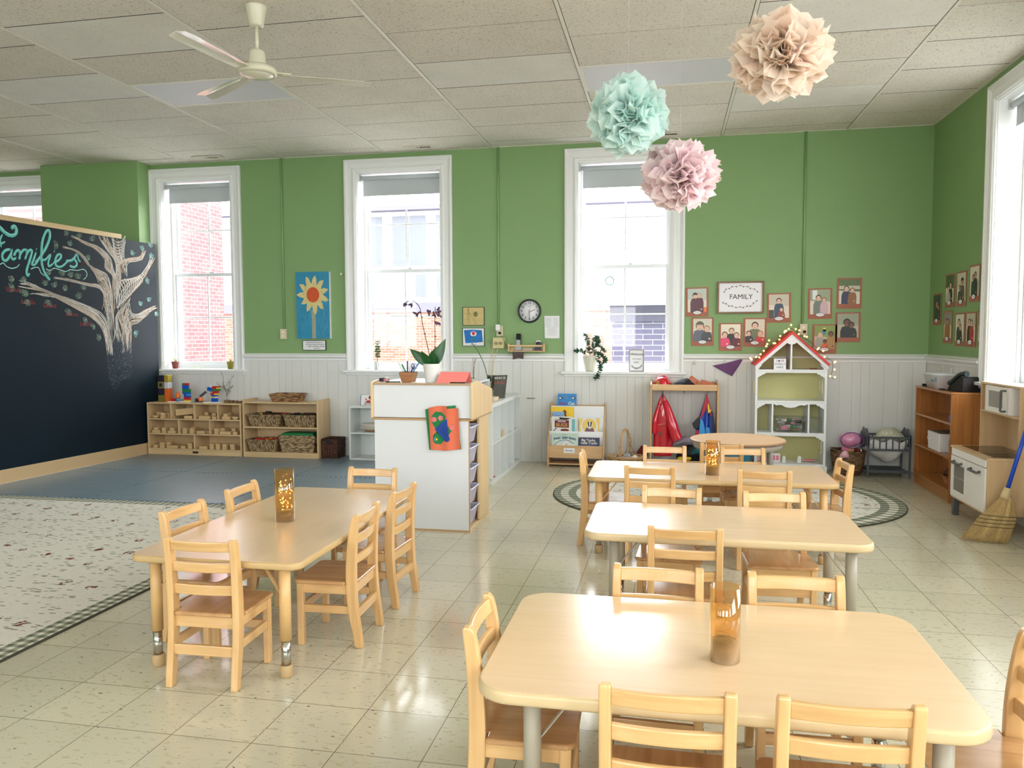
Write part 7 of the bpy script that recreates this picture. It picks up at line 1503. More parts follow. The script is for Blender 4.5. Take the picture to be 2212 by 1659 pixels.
# yarn basket
M_wk = woven('willow_weave', (206, 166, 118), (132, 92, 58), 60, 'h'); M_cane = mat('willow_cane', (206, 168, 122), .5, vary=.15, vscale=30)
yb = thing('handled_basket', 'shallow willow basket with a tall looped handle beside the book rack', 'basket', (-.43, 8.16, 0)); bx_, by_ = -.43, 8.16
b = MB(); b.lathe([(.10, .001), (.13, .012), (.165, .07), (.182, .115), (.188, .135), (.178, .135), (.172, .11), (.155, .07), (.12, .02), (.0001, .014)], (bx_, by_, 0), 36, sy=.8); b.build('basket_body', M_wk, yb)
b = MB(); b.tube([Vector((bx_+.186*math.cos(a), by_+.15*math.sin(a), .137+.003*math.sin(a*14))) for a in [i*2*PI/48 for i in range(48)]], .007, 6, closed=True)
b.tube([Vector((bx_+.183*math.cos(a), by_+.147*math.sin(a), .125-.003*math.sin(a*14))) for a in [i*2*PI/48 for i in range(48)]], .006, 6, closed=True); b.build('rim', M_cane, yb)
b = MB()
for k_ in range(3):
    P = [Vector((bx_+(.04+.005*k_)*math.cos(a)*1.0+(.0)+.012*math.sin(a*7+k_*2.1), by_+.135*math.cos(a), .13+.285*abs(math.sin(a))**.8+.005*math.cos(a*7+k_*2.1))) for a in [PI*i/26 for i in range(27)]]
    b.tube(P, .0055, 6)
for s in (-1, 1):
    for d in (-.05, .05): b.tube([(bx_+s*.04+d, by_+s*.138, .135), (bx_+s*.044, by_+s*.12, .26)], .004, 5)
b.build('handle', M_cane, yb)
def stripe_mat():
    m, n, l, bs = nt('striped_yarn'); tc = n.new('ShaderNodeTexCoord'); w = n.new('ShaderNodeTexWave'); w.inputs['Scale'].default_value = 20; w.inputs['Distortion'].default_value = 6; r = n.new('ShaderNodeValToRGB'); r.color_ramp.interpolation = 'CONSTANT'; r.color_ramp.elements[0].color = (*lin((44, 60, 96)), 1); r.color_ramp.elements[1].position = .45; r.color_ramp.elements[1].color = (*lin((226, 230, 236)), 1); l.new(tc.outputs['Object'], w.inputs[0]); l.new(w.outputs[0], r.inputs[0]); l.new(r.outputs[0], bs.inputs['Base Color']); bs.inputs['Roughness'].default_value = .9; return m
def zebra_mat(name, sc=9):
    m, n, l, bs = nt(name); tc = n.new('ShaderNodeTexCoord'); mp = n.new('ShaderNodeMapping'); mp.inputs['Rotation'].default_value = (0, 0, .6); w = n.new('ShaderNodeTexWave'); w.inputs['Scale'].default_value = sc; w.inputs['Distortion'].default_value = 5; w.inputs['Detail Scale'].default_value = 1.2; r = n.new('ShaderNodeValToRGB'); r.color_ramp.interpolation = 'CONSTANT'; r.color_ramp.elements[0].color = (*lin((40, 38, 40)), 1); r.color_ramp.elements[1].position = .5; r.color_ramp.elements[1].color = (*lin((206, 202, 196)), 1); l.new(tc.outputs['Object'], mp.inputs[0]); l.new(mp.outputs[0], w.inputs[0]); l.new(w.outputs[0], r.inputs[0]); l.new(r.outputs[0], bs.inputs['Base Color']); bs.inputs['Roughness'].default_value = .9; return m
M_stripe = stripe_mat(); M_zeb = zebra_mat('zebra_fabric')
for i, (x, y, z, r, mm, lab_) in enumerate(((-.55, 8.15, .10, .045, M_stripe, 'navy striped fabric ball at the left in the handled basket'), (-.46, 8.11, .10, .042, M_stripe, 'navy striped fabric ball in the middle of the handled basket'), (-.41, 8.19, .12, .044, M_stripe, 'navy striped fabric ball on top by the basket handle'), (-.33, 8.13, .11, .042, c_wht, 'white ball at the right in the handled basket'), (-.39, 8.075, .11, .03, mat('coral_ball', (226, 110, 80), .6), 'small coral ball at the front of the handled basket'))):
    b = MB(); b.sphere((x, y, z), r, 18); tag(b.build('soft_ball', mm), lab_, 'ball')
# ------------------------------------------------------------------ dress up rack
M_cr_ = wood('dressup_birch', (214, 172, 122), (196, 152, 102), .4, 2, .8); M_crx = wood('dressup_birch_rail', (226, 186, 138), (208, 166, 116), .4, 0, .8)
cr_ = thing('dress_up_rack', 'birch dress up stand with top tray and hanging costumes', 'coat rack', (.165, 8.3, 0)); x0_, x1_ = -.178, .508
for x in (x0_, x1_-.018): b = MB(); b.prism([(8.15, 0), (8.43, 0), (8.43, .92), (8.40, .925), (8.155, .885), (8.15, .87)], .018, (x+.018, 0, 0), (0, 1, 0), (0, 0, 1)); b.build('side_panel', M_cr_, cr_, bevel=.004, recalc=True)
b = MB(); b.box(x0_+.0185, 8.152, .822, x1_-.0185, 8.166, .884); b.build('tray_front', M_crx, cr_, bevel=.003); b = MB(); b.box(x0_+.0185, 8.166, .826, x1_-.0185, 8.43, .836); b.build('tray_floor', M_crx, cr_); b = MB(); b.box(x0_+.0185, 8.418, .836, x1_-.0185, 8.43, .90); b.build('tray_back', M_crx, cr_)
b = MB(); b.box(x0_+.0185, 8.155, .05, x1_-.0185, 8.43, .065); b.build('bottom_shelf', M_crx, cr_); b = MB(); b.box(x0_+.0185, 8.152, .02, x1_-.0185, 8.166, .10); b.build('kick_rail', M_crx, cr_, bevel=.003)
for x in (-.05, .165, .40): b = MB(); b.tube([(x, 8.30, .826), (x, 8.30, .80), (x, 8.28, .787), (x, 8.265, .80)], .003, 6); b.build('hook', mat('dark_hook', (60, 50, 44), .4), cr_)
# fire helmet
M_pvc = mat('shiny_red_vinyl', (206, 20, 46), .12, coat=.8, vary=.1, vscale=10); zt_ = .8365
hm = thing('fire_helmet', 'shiny red toy fire helmet in the tray of the dress up rack', 'helmet', (-.075, 8.27, zt_)); hx_, hy_ = -.058, 8.28
b = MB(); b.lathe([(.09, zt_+.012), (.082, zt_+.02), (.08, zt_+.05), (.07, zt_+.09), (.045, zt_+.115), (.0001, zt_+.125)], (hx_, hy_, 0), 32, sy=1.1); b.lathe([(.092, zt_+.014), (.10, zt_+.006), (.098, zt_+.002), (.088, zt_+.006)], (hx_, hy_+.01, 0), 32, sy=1.1); b.build('shell', M_pvc, hm)
b = MB(); b.tube(crom([Vector((hx_-.085, hy_, zt_+.05)), Vector((hx_-.04, hy_, zt_+.118)), Vector((hx_, hy_, zt_+.13)), Vector((hx_+.05, hy_, zt_+.112)), Vector((hx_+.085, hy_, zt_+.05))], 5), .006, 6); b.build('crest', M_pvc, hm)
b = MB(); b.prism([(-.025, 0), (.025, 0), (.032, .03), (.02, .06), (0, .068), (-.02, .06), (-.032, .03)], .004, (hx_-.03, hy_-.092, zt_+.018), (1, -.15, 0), (0, .3, 1)); b.build('badge', mat('gold_badge', (206, 160, 60), .35, metal=.5), hm, recalc=True)
b = MB(); b.tube([Vector((hx_-.03+.013*math.cos(a), hy_-.089-.005+.3*.0, zt_+.052+.013*math.sin(a))) for a in [j*PI/6 for j in range(12)]], .002, 5, closed=True); b.build('badge_ring', cdk, hm)
def lump(name, label, cat, pts, r, col, seed, amp=.25, sz=.6, z=0, rings=26, parts=None):
    """soft folded cloth heap lofted along a spine"""
    q = random.Random(seed); t = thing(name, label, cat, pts[0]); P = crom([Vector(p) for p in pts], 8); N = len(P); b = MB(); n = 18; k = 0; ph = [q.random()*6 for _ in range(4)]
    for i, p in enumerate(P):
        u = i/(N-1); R = r*(math.sin(PI*(.06+.88*u))**.6)
        for j in range(n):
            a = 2*PI*j/n; f = 1+amp*math.sin(3*a+ph[0]+u*5)*.6+amp*.6*math.sin(7*a+ph[1]+u*11)*math.sin(u*9+ph[2])
            b.v.append(Vector((p.x+R*.25*math.sin(a*2+ph[3]), p.y+math.cos(a)*R*f, max(z+.0012, p.z+math.sin(a)*R*f*sz))))
    for i in range(N-1):
        for j in range(n): b.f.append([i*n+j, i*n+(j+1) % n, (i+1)*n+(j+1) % n, (i+1)*n+j]); b.m.append(0); b.sm.append(True)
    b.f.append(list(range(n))); b.m.append(0); b.sm.append(True); b.f.append([(N-1)*n+j for j in range(n)]); b.m.append(0); b.sm.append(True)
    b.build('cloth_body', col, t, recalc=True); return t
lump('black_hat', 'soft black sparkly hat lying in the middle of the dress up tray', 'hat', [(.03, 8.27, .87), (.12, 8.27, .885), (.2, 8.27, .90), (.30, 8.27, .88)], .06, mat('sparkly_black', (22, 26, 34), .45, bump=1, bscale=400), 3, .12, .7, zt_)
hl = thing('brown_holster', 'tan leather toy belt holster at the right end of the dress up tray', 'belt', (.42, 8.25, zt_)); M_lea = mat('tan_leather', (196, 104, 62), .4)
b = MB(); b.prism([(.345, .005), (.465, .0), (.47, .035), (.43, .058), (.335, .088), (.335, .07)], .03, (0, 8.22, zt_+.012)); b.build('pouch', M_lea, hl, bevel=.004, recalc=True)
b = MB(); P = crom([Vector(p) for p in [(.33, 8.235, zt_+.06), (.27, 8.23, zt_+.10), (.235, 8.225, zt_+.125), (.23, 8.225, zt_+.10), (.29, 8.225, zt_+.05), (.35, 8.235, zt_+.02)]], 6)
for p, s in zip(P, P[1:]): b.bar(p, s+(s-p)*.15, .022, .004, up=(0, 1, 0))
b.build('strap', M_lea, hl); b = MB(); b.bar((.385, 8.188, zt_+.058), (.405, 8.188, zt_+.05), .006, .002); b.bar((.405, 8.188, zt_+.05), (.405, 8.188, zt_+.028), .006, .002); b.build('slot_mark', cdk, hl)
# garments: lofted hanging shapes
def garment(name, label, hook, rings, col, seed, fold=.18, nfold=7, depth=.35):
    """rings: (z, centre x, half width); hangs from a point"""
    t = thing(name, label, 'costume', hook); q = random.Random(seed); n = 40; b = MB(); R = crom([Vector((z, cx, w)) for z, cx, w in rings], 5); ph = q.random()*6
    for i, r_ in enumerate(R):
        z, cx, w = r_.x, r_.y, r_.z; u = i/(len(R)-1)
        for j in range(n):
            a = 2*PI*j/n; f = 1+fold*min(1, u*1.6)*math.sin(nfold*a+ph+u*1.3)+fold*.4*math.sin((nfold*2+1)*a+ph*2); b.v.append(Vector((cx+w*math.cos(a)*(1+.0*f), hook[1]-.01+w*depth*math.sin(a)*f, z)))
    for i in range(len(R)-1):
        for j in range(n): b.f.append([i*n+j, i*n+(j+1) % n, (i+1)*n+(j+1) % n, (i+1)*n+j]); b.m.append(0); b.sm.append(True)
    b.f.append(list(range(n))[::-1]); b.m.append(0); b.sm.append(False); b.f.append([(len(R)-1)*n+j for j in range(n)]); b.m.append(0); b.sm.append(False)
    o = b.build('body', col, t, recalc=True); return t
rc = garment('red_raincoat', 'shiny red vinyl raincoat hanging on the left of the dress up rack', (-.05, 8.27, .785), [(.785, -.05, .006), (.74, -.05, .03), (.66, -.045, .065), (.55, -.04, .095), (.40, -.04, .10), (.25, -.045, .10), (.135, -.05, .09)], mat('raincoat_vinyl', (206, 26, 52), .13, coat=.9, bump=.8, bscale=26, vary=.12, vscale=9), 4, .22, 5, .45)
def sleeve(root, pts, rad, m, nm='sleeve'):
    b = MB(); P = crom([Vector(p) for p in pts], 6); N = len(P); b.tube(P, [rad*(.55+.5*min(1, i/N*2)) for i in range(N)], 14, caps=True); b.build(nm, m, root)
M_rv = CACHE['raincoat_vinyl']
sleeve(rc, [(-.03, 8.225, .71), (.01, 8.20, .60), (.045, 8.185, .48), (.08, 8.18, .37), (.105, 8.18, .315)], .052, M_rv); sleeve(rc, [(-.08, 8.24, .68), (-.115, 8.225, .56), (-.128, 8.22, .46), (-.13, 8.22, .37)], .028, M_rv)
b = MB(); b.bar((-.10, 8.2205, .46), (-.02, 8.2105, .475), .004, .010, up=(0, 1, 0)); b.build('reflective_stripe', mat('pale_pink_stripe', (230, 170, 170), .3), rc); b = MB(); b.prism([(-.095, .375), (-.03, .395), (-.035, .36), (-.065, .345)], .02, (0, 8.218, 0)); b.build('pocket_flap', mat('grey_flap', (84, 76, 84), .4), rc, recalc=True)
b = MB(); b.prism([(-.055, .79), (-.045, .79), (-.04, .70), (-.065, .66)], .02, (0, 8.246, 0)); b.build('collar_lining', mat('navy_lining', (40, 34, 84), .6), rc, recalc=True)
cp = garment('superhero_cape', 'red and blue costume cape hanging at the right of the dress up rack', (.39, 8.27, .785), [(.785, .392, .006), (.72, .392, .022), (.62, .39, .05), (.50, .385, .08), (.38, .378, .095), (.28, .375, .10)], mat('cape_blue', (14, 60, 168), .35, vary=.3, vscale=12), 6, .26, 7, .5)
b = MB(); b.prism([(.388, .785), (.398, .785), (.455, .55), (.43, .56), (.40, .65), (.36, .58), (.32, .50), (.345, .62)], .004, (0, 8.210, 0)); b.build('red_shoulder', mat('cape_red', (176, 20, 38), .35), cp, recalc=True)
b = MB(); b.prism([(.33, .54), (.36, .50), (.38, .40), (.37, .29), (.30, .29), (.32, .40)], .004, (0, 8.2, 0)); b.prism([(.385, .45), (.42, .44), (.44, .29), (.395, .29)], .004, (0, 8.2, 0)); b.build('light_blue_panel', mat('cape_sky', (60, 150, 214), .3), cp, recalc=True)
b = MB(); b.prism([(.248, .48), (.30, .54), (.33, .56), (.32, .46), (.29, .42), (.265, .43)], .012, (0, 8.21, 0)); b.build('black_hood', mat('cape_black', (20, 26, 34), .4), cp, recalc=True)
b = MB(); b.prism([(.40, .66), (.405, .70), (.415, .67), (.422, .63), (.44, .62), (.425, .60), (.405, .59)], .003, (0, 8.208, 0)); b.build('yellow_emblem', c_yel, cp, recalc=True)
b = MB(); b.prism([(.44, .62), (.455, .60), (.49, .38), (.49, .29), (.45, .29), (.44, .45)], .006, (0, 8.20, 0)); b.build('navy_panel', mat('cape_navy', (16, 26, 80), .4), cp, recalc=True)
b = MB(); b.prism([(.285, .41), (.31, .42), (.33, .29), (.28, .29)], .006, (0, 8.2, 0)); b.prism([(.46, .37), (.488, .37), (.488, .29), (.45, .29)], .006, (0, 8.194, 0)); b.build('red_hem', mat('cape_red', (176, 20, 38), .35), cp, recalc=True)
zs = .0655
lump('dark_costume', 'black and teal costume cloth heaped on the bottom of the dress up rack', 'clothes', [(.10, 8.33, .12), (.16, 8.32, .14), (.28, 8.29, .17), (.42, 8.30, .13)], .10, mat('dark_teal_cloth', (20, 34, 40), .7), 9, .3, .9, zs)
lump('furry_costume', 'grey furry costume piece on top of the costume heap', 'clothes', [(.06, 8.25, .26), (.14, 8.25, .29), (.24, 8.25, .30), (.30, 8.26, .27)], .05, mat('grey_fur', (148, 140, 150), .95, bump=1, bscale=120, vary=.3, vscale=30), 10, .3, .8, .2)
lump('yellow_costume', 'yellow and black cloth at the front of the costume heap', 'clothes', [(.10, 8.21, .10), (.16, 8.20, .11), (.24, 8.20, .12)], .04, mat('yellow_cloth', (226, 196, 50), .7, vary=.3, vscale=30), 11, .3, .7, zs)
lump('teal_scarf', 'teal cloth strip on the right side of the costume heap', 'clothes', [(.24, 8.20, .17), (.30, 8.19, .20), (.36, 8.20, .17)], .035, mat('teal_cloth', (28, 96, 104), .7), 12, .25, .8, .1)
lump('maroon_cloth', 'dark red cloth bundle on the floor behind the handled basket', 'cloth', [(-.33, 8.37, .08), (-.27, 8.36, .11), (-.21, 8.37, .08)], .085, mat('maroon_fabric', (110, 16, 34), .7), 13, .2, 1.2, 0)
# cushion under the round table
for lab_, x, y, rx_, z0_, hh, mm in (('zebra striped round floor cushion behind the round table', .62, 7.42, .34, .0102, .16, M_zeb), ('zebra striped floor cushion beside the dress up rack', .20, 7.62, .24, .0102, .11, M_zeb)):
    b = MB(); b.lathe([(rx_*.8, z0_), (rx_*.97, z0_+hh*.25), (rx_, z0_+hh*.5), (rx_*.95, z0_+hh*.75), (rx_*.7, z0_+hh*.97), (.0001, z0_+hh)], (x, y, 0), 40); tag(b.build('floor_cushion', mm), lab_, 'cushion')
t = thing('blue_bin', 'flat teal blue bin on the floor left of the dollhouse', 'bin', (.68, 8.2, 0)); b = MB(); b.tapered(.68, 8.22, .001, .20, .12, .12, .14, .14); b.build('bin_body', mat('teal_bin', (50, 130, 160), .4), t, bevel=.008)
# pennant and clips
pn = thing('purple_pennant', 'purple triangular felt pennant clipped under the chair rail', 'pennant', (.61, 8.45, 1.13)); b = MB(); b.add([(.455, 8.452, 1.068), (.60, 8.438, 1.098), (.769, 8.45, 1.147), (.72, 8.442, 1.06), (.655, 8.448, .958), (.56, 8.44, 1.01)], [(5, 4, 3, 2, 1, 0)]); o = b.build('felt', mat('purple_felt', (116, 78, 124), .9, vary=.25, vscale=14), pn); md = o.modifiers.new('s', 'SOLIDIFY'); md.thickness = .002
def clip(x, z, label, wall='far'):
    b = MB()
    if wall == 'far': b.box(x-.010, YW-.034, z-.028, x+.010, YW-.0165, z+.012)
    else: b.box(XW-.034, x-.010, z-.028, XW-.0165, x+.010, z+.012)
    tag(b.build('wall_clip', mat('clear_hook', (214, 208, 190), .3), bevel=.004), label, 'hook')
clip(.282, 1.108, 'small clear adhesive hook left of the purple pennant'); clip(.585, 1.116, 'small clear adhesive hook holding the purple pennant')
clip(8.05, 1.07, 'farthest small adhesive hook on the right wall wainscot', 'r'); clip(7.72, 1.07, 'middle small adhesive hook on the right wall wainscot', 'r'); clip(7.38, 1.065, 'nearest small adhesive hook on the right wall wainscot', 'r')
b = MB(); b.bar((-1.52, YW-.02, .70), (-1.43, YW-.02, .70), .012, .008); tag(b.build('wall_bracket', mat('brass_bar', (130, 110, 70), .4, metal=.5)), 'short brass bar on the wainscot beside the cube shelf', 'bracket')

# ------------------------------------------------------------------ dollhouse bookcase
M_dw = mat('dollhouse_white', (236, 238, 238), .4); M_dy = mat('dollhouse_yellow', (208, 202, 142), .6, vary=.04, vscale=5); M_dr = mat('dollhouse_red_roof', (206, 50, 48), .45)
dh = thing('dollhouse', 'tall white dollhouse bookcase with red roof and pale yellow back', 'dollhouse', (1.19, 8.28, 0)); L_, R_, F_, K_ = .856, 1.532, 8.12, 8.44
for x in (L_, R_-.022): b = MB(); b.box(x, F_, .07, x+.022, K_, 1.10); b.build('side_wall', M_dw, dh, bevel=.002)
b = MB(); b.box(L_-.012, F_-.02, .0, R_+.012, K_, .09); b.build('plinth', M_dw, dh, bevel=.004)
b = MB(); b.add([(L_+.02, K_-.012, .09), (R_-.02, K_-.012, .09), (R_-.02, K_-.012, 1.10), (1.194, K_-.012, 1.395), (L_+.02, K_-.012, 1.10)], [(0, 1, 2, 3, 4)]); o = b.build('back_panel', M_dy, dh); md = o.modifiers.new('s', 'SOLIDIFY'); md.thickness = .008
for z in (1.045, .735, .415, .105): b = MB(); b.box(L_+.0225, F_, z-.018, R_-.0225, K_-.014, z); b.build('floor_board', M_dw, dh, bevel=.002)
for x, z0_, z1_ in ((1.194, 1.0455, 1.33), (1.025, .4155, .717), (1.367, .4155, .717)): b = MB(); b.box(x-.008, F_+.004, z0_, x+.008, K_-.014, z1_); b.build('room_divider', M_dw, dh)
slope = math.atan2(1.422-1.103, 1.196-.843)
for s in (-1, 1):
    b = MB(); ax, az = 1.197, 1.425; ex, ez = (.838 if s < 0 else 1.556), 1.098; d = Vector((ex-ax, 0, ez-az)).normalized(); nn = Vector((-d.z, 0, d.x)) if s < 0 else Vector((d.z, 0, -d.x)); nn = nn if nn.z > 0 else -nn
    P = [Vector((ax, 0, az)), Vector((ex, 0, ez)), Vector((ex, 0, ez))-nn*.02, Vector((ax, 0, az-.027))]
    b.prism([(p.x, p.z) for p in P], K_-F_+.03, (0, F_-.03, 0)); b.build('roof_slab', M_dr, dh, recalc=True, bevel=.002)
    P = [(ax, az-.027), (ex+(.016 if s < 0 else -.016), ez-.006), (ex+(.016 if s < 0 else -.016), ez-.05), (ax, az-.075)]
    b = MB(); b.prism(P, .014, (0, F_-.012, 0)); b.build('gable_trim', M_dw, dh, recalc=True)
# gable tympanum with scalloped edge
cxg = 1.194; sc = [(cxg-.095, 1.315), (cxg-.085, 1.302), (cxg-.06, 1.300), (cxg-.045, 1.312), (cxg-.03, 1.300), (cxg, 1.292), (cxg+.03, 1.300), (cxg+.045, 1.312), (cxg+.06, 1.300), (cxg+.085, 1.302), (cxg+.095, 1.315), (cxg, 1.398)]
b = MB(); b.prism(sc, .012, (0, F_-.010, 0)); b.build('gable_scallop', M_dw, dh, recalc=True)
def valance(z, mid=False):
    a, e = L_+.0225, R_-.0225; top = z-.0185; P = [(a, top), (a, top-.062), (a+.012, top-.058), (a+.02, top-.046), (a+.035, top-.044), (a+.045, top-.03), (a+.062, top-.03), (a+.075, top-.014)]
    if mid: c_ = (a+e)/2; P += [(c_-.16, top-.014), (c_-.13, top-.03), (c_-.11, top-.022), (c_-.08, top-.026), (c_-.05, top-.044), (c_, top-.052)]
    Q = [(a+e-x, y) for x, y in reversed(P)]
    if mid: Q = Q[1:]
    b = MB(); b.prism(P+Q, .010, (0, F_+.002, 0)); b.build('scalloped_valance', M_dw, dh, recalc=True)
valance(1.045); valance(.735, True); valance(.415)
for s in (0, 1):
    x = L_+.0225 if s == 0 else R_-.0225; k_ = 1 if s == 0 else -1
    b = MB(); b.prism([(x, 1.0455), (x+k_*.012, 1.052), (x+k_*.018, 1.07), (x+k_*.034, 1.08), (x+k_*.036, 1.10), (x+k_*.05, 1.115), (x, 1.115)], .01, (0, F_+.002, 0)); b.build('corner_bracket', M_dw, dh, recalc=True)
for x0w, nm in ((R_-.0225, 1),):
    for z in (.80, .20):
        b = MB()
        for a in ((8.22, z, 8.24, z+.15), (8.34, z, 8.36, z+.15), (8.24, z, 8.34, z+.02), (8.24, z+.13, 8.34, z+.15)): b.box(x0w-.008, a[0], a[1], x0w-.0005, a[2], a[3])
        b.build('window_frame', mat('cream_window', (238, 232, 180), .5), dh)
b = MB(); b.box(L_-.008, 8.2, .80, L_-.0005, 8.26, .93); b.build('window_frame', mat('cream_window', (238, 232, 180), .5), dh)
sg = thing('love_sign', 'small white block sign with a heart in the dollhouse attic', 'sign', (1.09, 8.16, 1.045)); b = MB(); b.box(1.034, 8.15, 1.0455, 1.148, 8.175, 1.152); b.build('block', bpy.data.materials['sign_white'], sg)
b = MB(); b.text('L', .03, (1.062, 8.1495, 1.13)); b.text('VE', .03, (1.115, 8.1495, 1.13)); b.text('DWELLS', .029, (1.091, 8.1495, 1.098), sx=.92); b.text('HERE', .029, (1.091, 8.1495, 1.066)); b.build('lettering', ctl, sg)
b = MB(); hp = [(1.082+.0105*(16*math.sin(a)**3)/16, 1.130+.0105*(13*math.cos(a)-5*math.cos(2*a)-2*math.cos(3*a)-math.cos(4*a))/14) for a in [i*PI/10 for i in range(20)]]; b.prism(hp, .001, (0, 8.149, 0)); b.build('heart', mat('dark_red_heart', (120, 20, 50), .5), sg, recalc=True)
bx = thing('clear_toy_box', 'clear plastic box full of small dollhouse furniture in the middle cell', 'box', (1.21, 8.25, .415)); b = MB(); b.tapered(1.205, 8.26, .417, .56, .125, .10, .14, .115); b.build('box_body', glass('toybox_plastic', (240, 244, 244), .12), bx)
b = MB(); b.tube([(1.066, 8.146, .56), (1.344, 8.146, .56), (1.344, 8.374, .56), (1.066, 8.374, .56)], .004, 5, closed=True); b.build('rim', glass('toybox_plastic', (240, 244, 244), .12), bx)
heap('dollhouse_toys', 'jumble of small pink green and white toys in the clear box', 'toys', 1.205, 8.255, .44, .18, .12, .10, [c_pink, c_grn, c_wht, c_blk, mat('silver_toy', (190, 192, 196), .3, metal=.4), mat('rose_toy', (200, 130, 140), .5), mat('wood_toy', (200, 170, 130), .5)], 21, 44)
t = thing('small_clear_box', 'empty clear box in the right cell beside the toy box', 'box', (1.44, 8.26, .415)); b = MB(); b.box(1.385, 8.18, .417, 1.495, 8.34, .56); b.build('box_body', glass('toybox_plastic', (240, 244, 244), .12), t)
def doll_item(label, x, y, w, h, d, col, kind):
    t = thing('dollhouse_'+kind, label, 'doll furniture', (x, y, .1055)); z = .1055; b = MB()
    if kind == 'bed': b.box(x-w/2, y, z+h*.35, x+w/2, y+d, z+h*.6); b.build('mattress', c_pink, t, bevel=.003); b = MB(); b.box(x-w/2-.006, y, z, x-w/2-.0005, y+d, z+h); b.box(x+w/2+.0005, y, z, x+w/2+.006, y+d, z+h*.8); b.build('bed_ends', col, t, bevel=.003)
    elif kind == 'cabinet': b.box(x-w/2, y, z, x+w/2, y+d, z+h); b.build('cabinet_body', col, t, bevel=.002); b = MB(); b.box(x-w*.36, y-.002, z+h*.2, x-w*.04, y-.0005, z+h*.8); b.box(x+w*.04, y-.002, z+h*.2, x+w*.36, y-.0005, z+h*.8); b.build('pink_doors', c_pink, t)
    else: b.prism([(x-w/2, z), (x+w/2, z), (x+w/2, z+h*.75)]+[(x+w/2*math.cos(a), z+h*.75+h*.25*math.sin(a)) for a in [PI*i/8 for i in range(1, 8)]]+[(x-w/2, z+h*.75)], .008, (0, y, 0)); b.build('chair_back', col, t, recalc=True); b = MB(); b.box(x-w/2, y+.009, z, x+w/2, y+.04, z+h*.4); b.build('chair_seat', col, t, bevel=.002)
doll_item('white dollhouse bed with pink mattress at the left of the bottom floor', .95, 8.2, .11, .06, .06, c_wht, 'bed'); doll_item('white dollhouse cabinet with two pink doors on the bottom floor', 1.075, 8.22, .085, .085, .05, c_wht, 'cabinet'); doll_item('white high backed dollhouse chair right of the cabinet', 1.152, 8.2, .032, .07, .03, c_wht, 'chair'); doll_item('pink seated dollhouse chair in the middle of the bottom floor', 1.30, 8.2, .035, .07, .03, c_wht, 'chair'); doll_item('pale pink dollhouse bed at the right of the bottom floor', 1.395, 8.24, .11, .045, .05, mat('pale_pink', (236, 214, 216), .5), 'bed')
t = thing('toy_disc', 'flat brown toy plate on the dollhouse attic floor', 'toy', (1.40, 8.22, 1.0455)); b = MB(); b.lathe([(.03, 1.0457), (.034, 1.056), (.0001, 1.054)], (1.42, 8.22, 0), 20); b.build('plate', cbr, t)
# fairy light string over the roof
fl = thing('fairy_light_string', 'string of warm star lights draped over the red dollhouse roof', 'string lights', (1.19, 8.1, 1.42)); q = random.Random(17)
ctrl = []
for i in range(15):
    u = i/14; x = .83+(1.19-.83)*u; z = 1.115+(1.445-1.115)*u; ctrl.append(Vector((x+q.uniform(-.015, .01), F_-.05+q.uniform(-.012, .012), z+q.uniform(-.012, .03))))
for i in range(12):
    u = (i+1)/12; x = 1.19+(1.565-1.19)*u; z = 1.445-(1.445-1.12)*u; ctrl.append(Vector((x+q.uniform(-.01, .015), F_-.05+q.uniform(-.012, .012), z+q.uniform(-.005, .025))))
ctrl += [Vector((1.575, F_-.02, 1.04)), Vector((1.57, F_+.02, .98)), Vector((1.60, F_+.02, .955))]
P = crom(ctrl, 6); b = MB(); b.tube(P, .0022, 5); b.build('green_wire', mat('dark_green_wire', (26, 44, 30), .6), fl)
M_star = emit('warm_star_light', (255, 160, 84), 4.5)
k_ = 0
idx = [int(i*(len(P)-1)/35) for i in range(36)]
for i, ii in enumerate(idx):
    p = P[ii]+Vector((q.uniform(-.028, .012 if ii < len(P)/2 else .03), q.uniform(-.02, 0), q.uniform(-.012, .05))); 
    if i > 18 and i < 33 and i % 3 == 0: continue
    if i < 5: p += Vector((q.uniform(-.03, 0), 0, q.uniform(-.03, .02)))
    b = MB(); b.tube([P[ii], p], .0012, 4); S = [(  .0115*(1 if j % 2 == 0 else .45)*math.sin(j*PI/5+i),   .0115*(1 if j % 2 == 0 else .45)*math.cos(j*PI/5+i)) for j in range(10)]
    bb = MB(); bb.prism(S, .005, tuple(p)); o = bb.build('star_bulb', M_star, fl, recalc=True)
# ------------------------------------------------------------------ corner: doll basket, cradle
M_lb = woven('brown_tote_weave', (150, 116, 80), (86, 60, 38), 60, 'h')
lb = thing('tote_basket', 'round brown woven tote basket between dollhouse and doll cradle', 'basket', (1.77, 8.24, 0)); b = MB()
b.lathe([(.11, .001), (.135, .03), (.155, .14), (.165, .235), (.157, .235), (.148, .14), (.0001, .12)], (1.765, 8.24, 0), 36); b.build('basket_body', M_lb, lb); b = MB(); b.tube([Vector((1.765+.162*math.cos(a), 8.24+.162*math.sin(a), .238+.02*max(0, -math.cos(a))**3)) for a in [j*2*PI/40 for j in range(40)]], .008, 6, closed=True); b.build('rim', M_lb, lb)
heap('doll_clothes', 'red and dark doll clothes piled in the brown tote basket', 'doll clothes', 1.765, 8.23, .19, .2, .16, .06, [mat('dark_red_cloth', (120, 24, 30), .8), c_brn, c_pink, c_yel, c_wht, c_blk], 31, 30)
lump('pink_white_cloth', 'pink and white doll garment hanging over the tote basket rim', 'doll clothes', [(1.66, 8.10, .20), (1.70, 8.08, .22), (1.74, 8.08, .20)], .035, mat('pink_white_cloth', (240, 190, 204), .7, vary=.2, vscale=30), 14, .2, 1, .13)
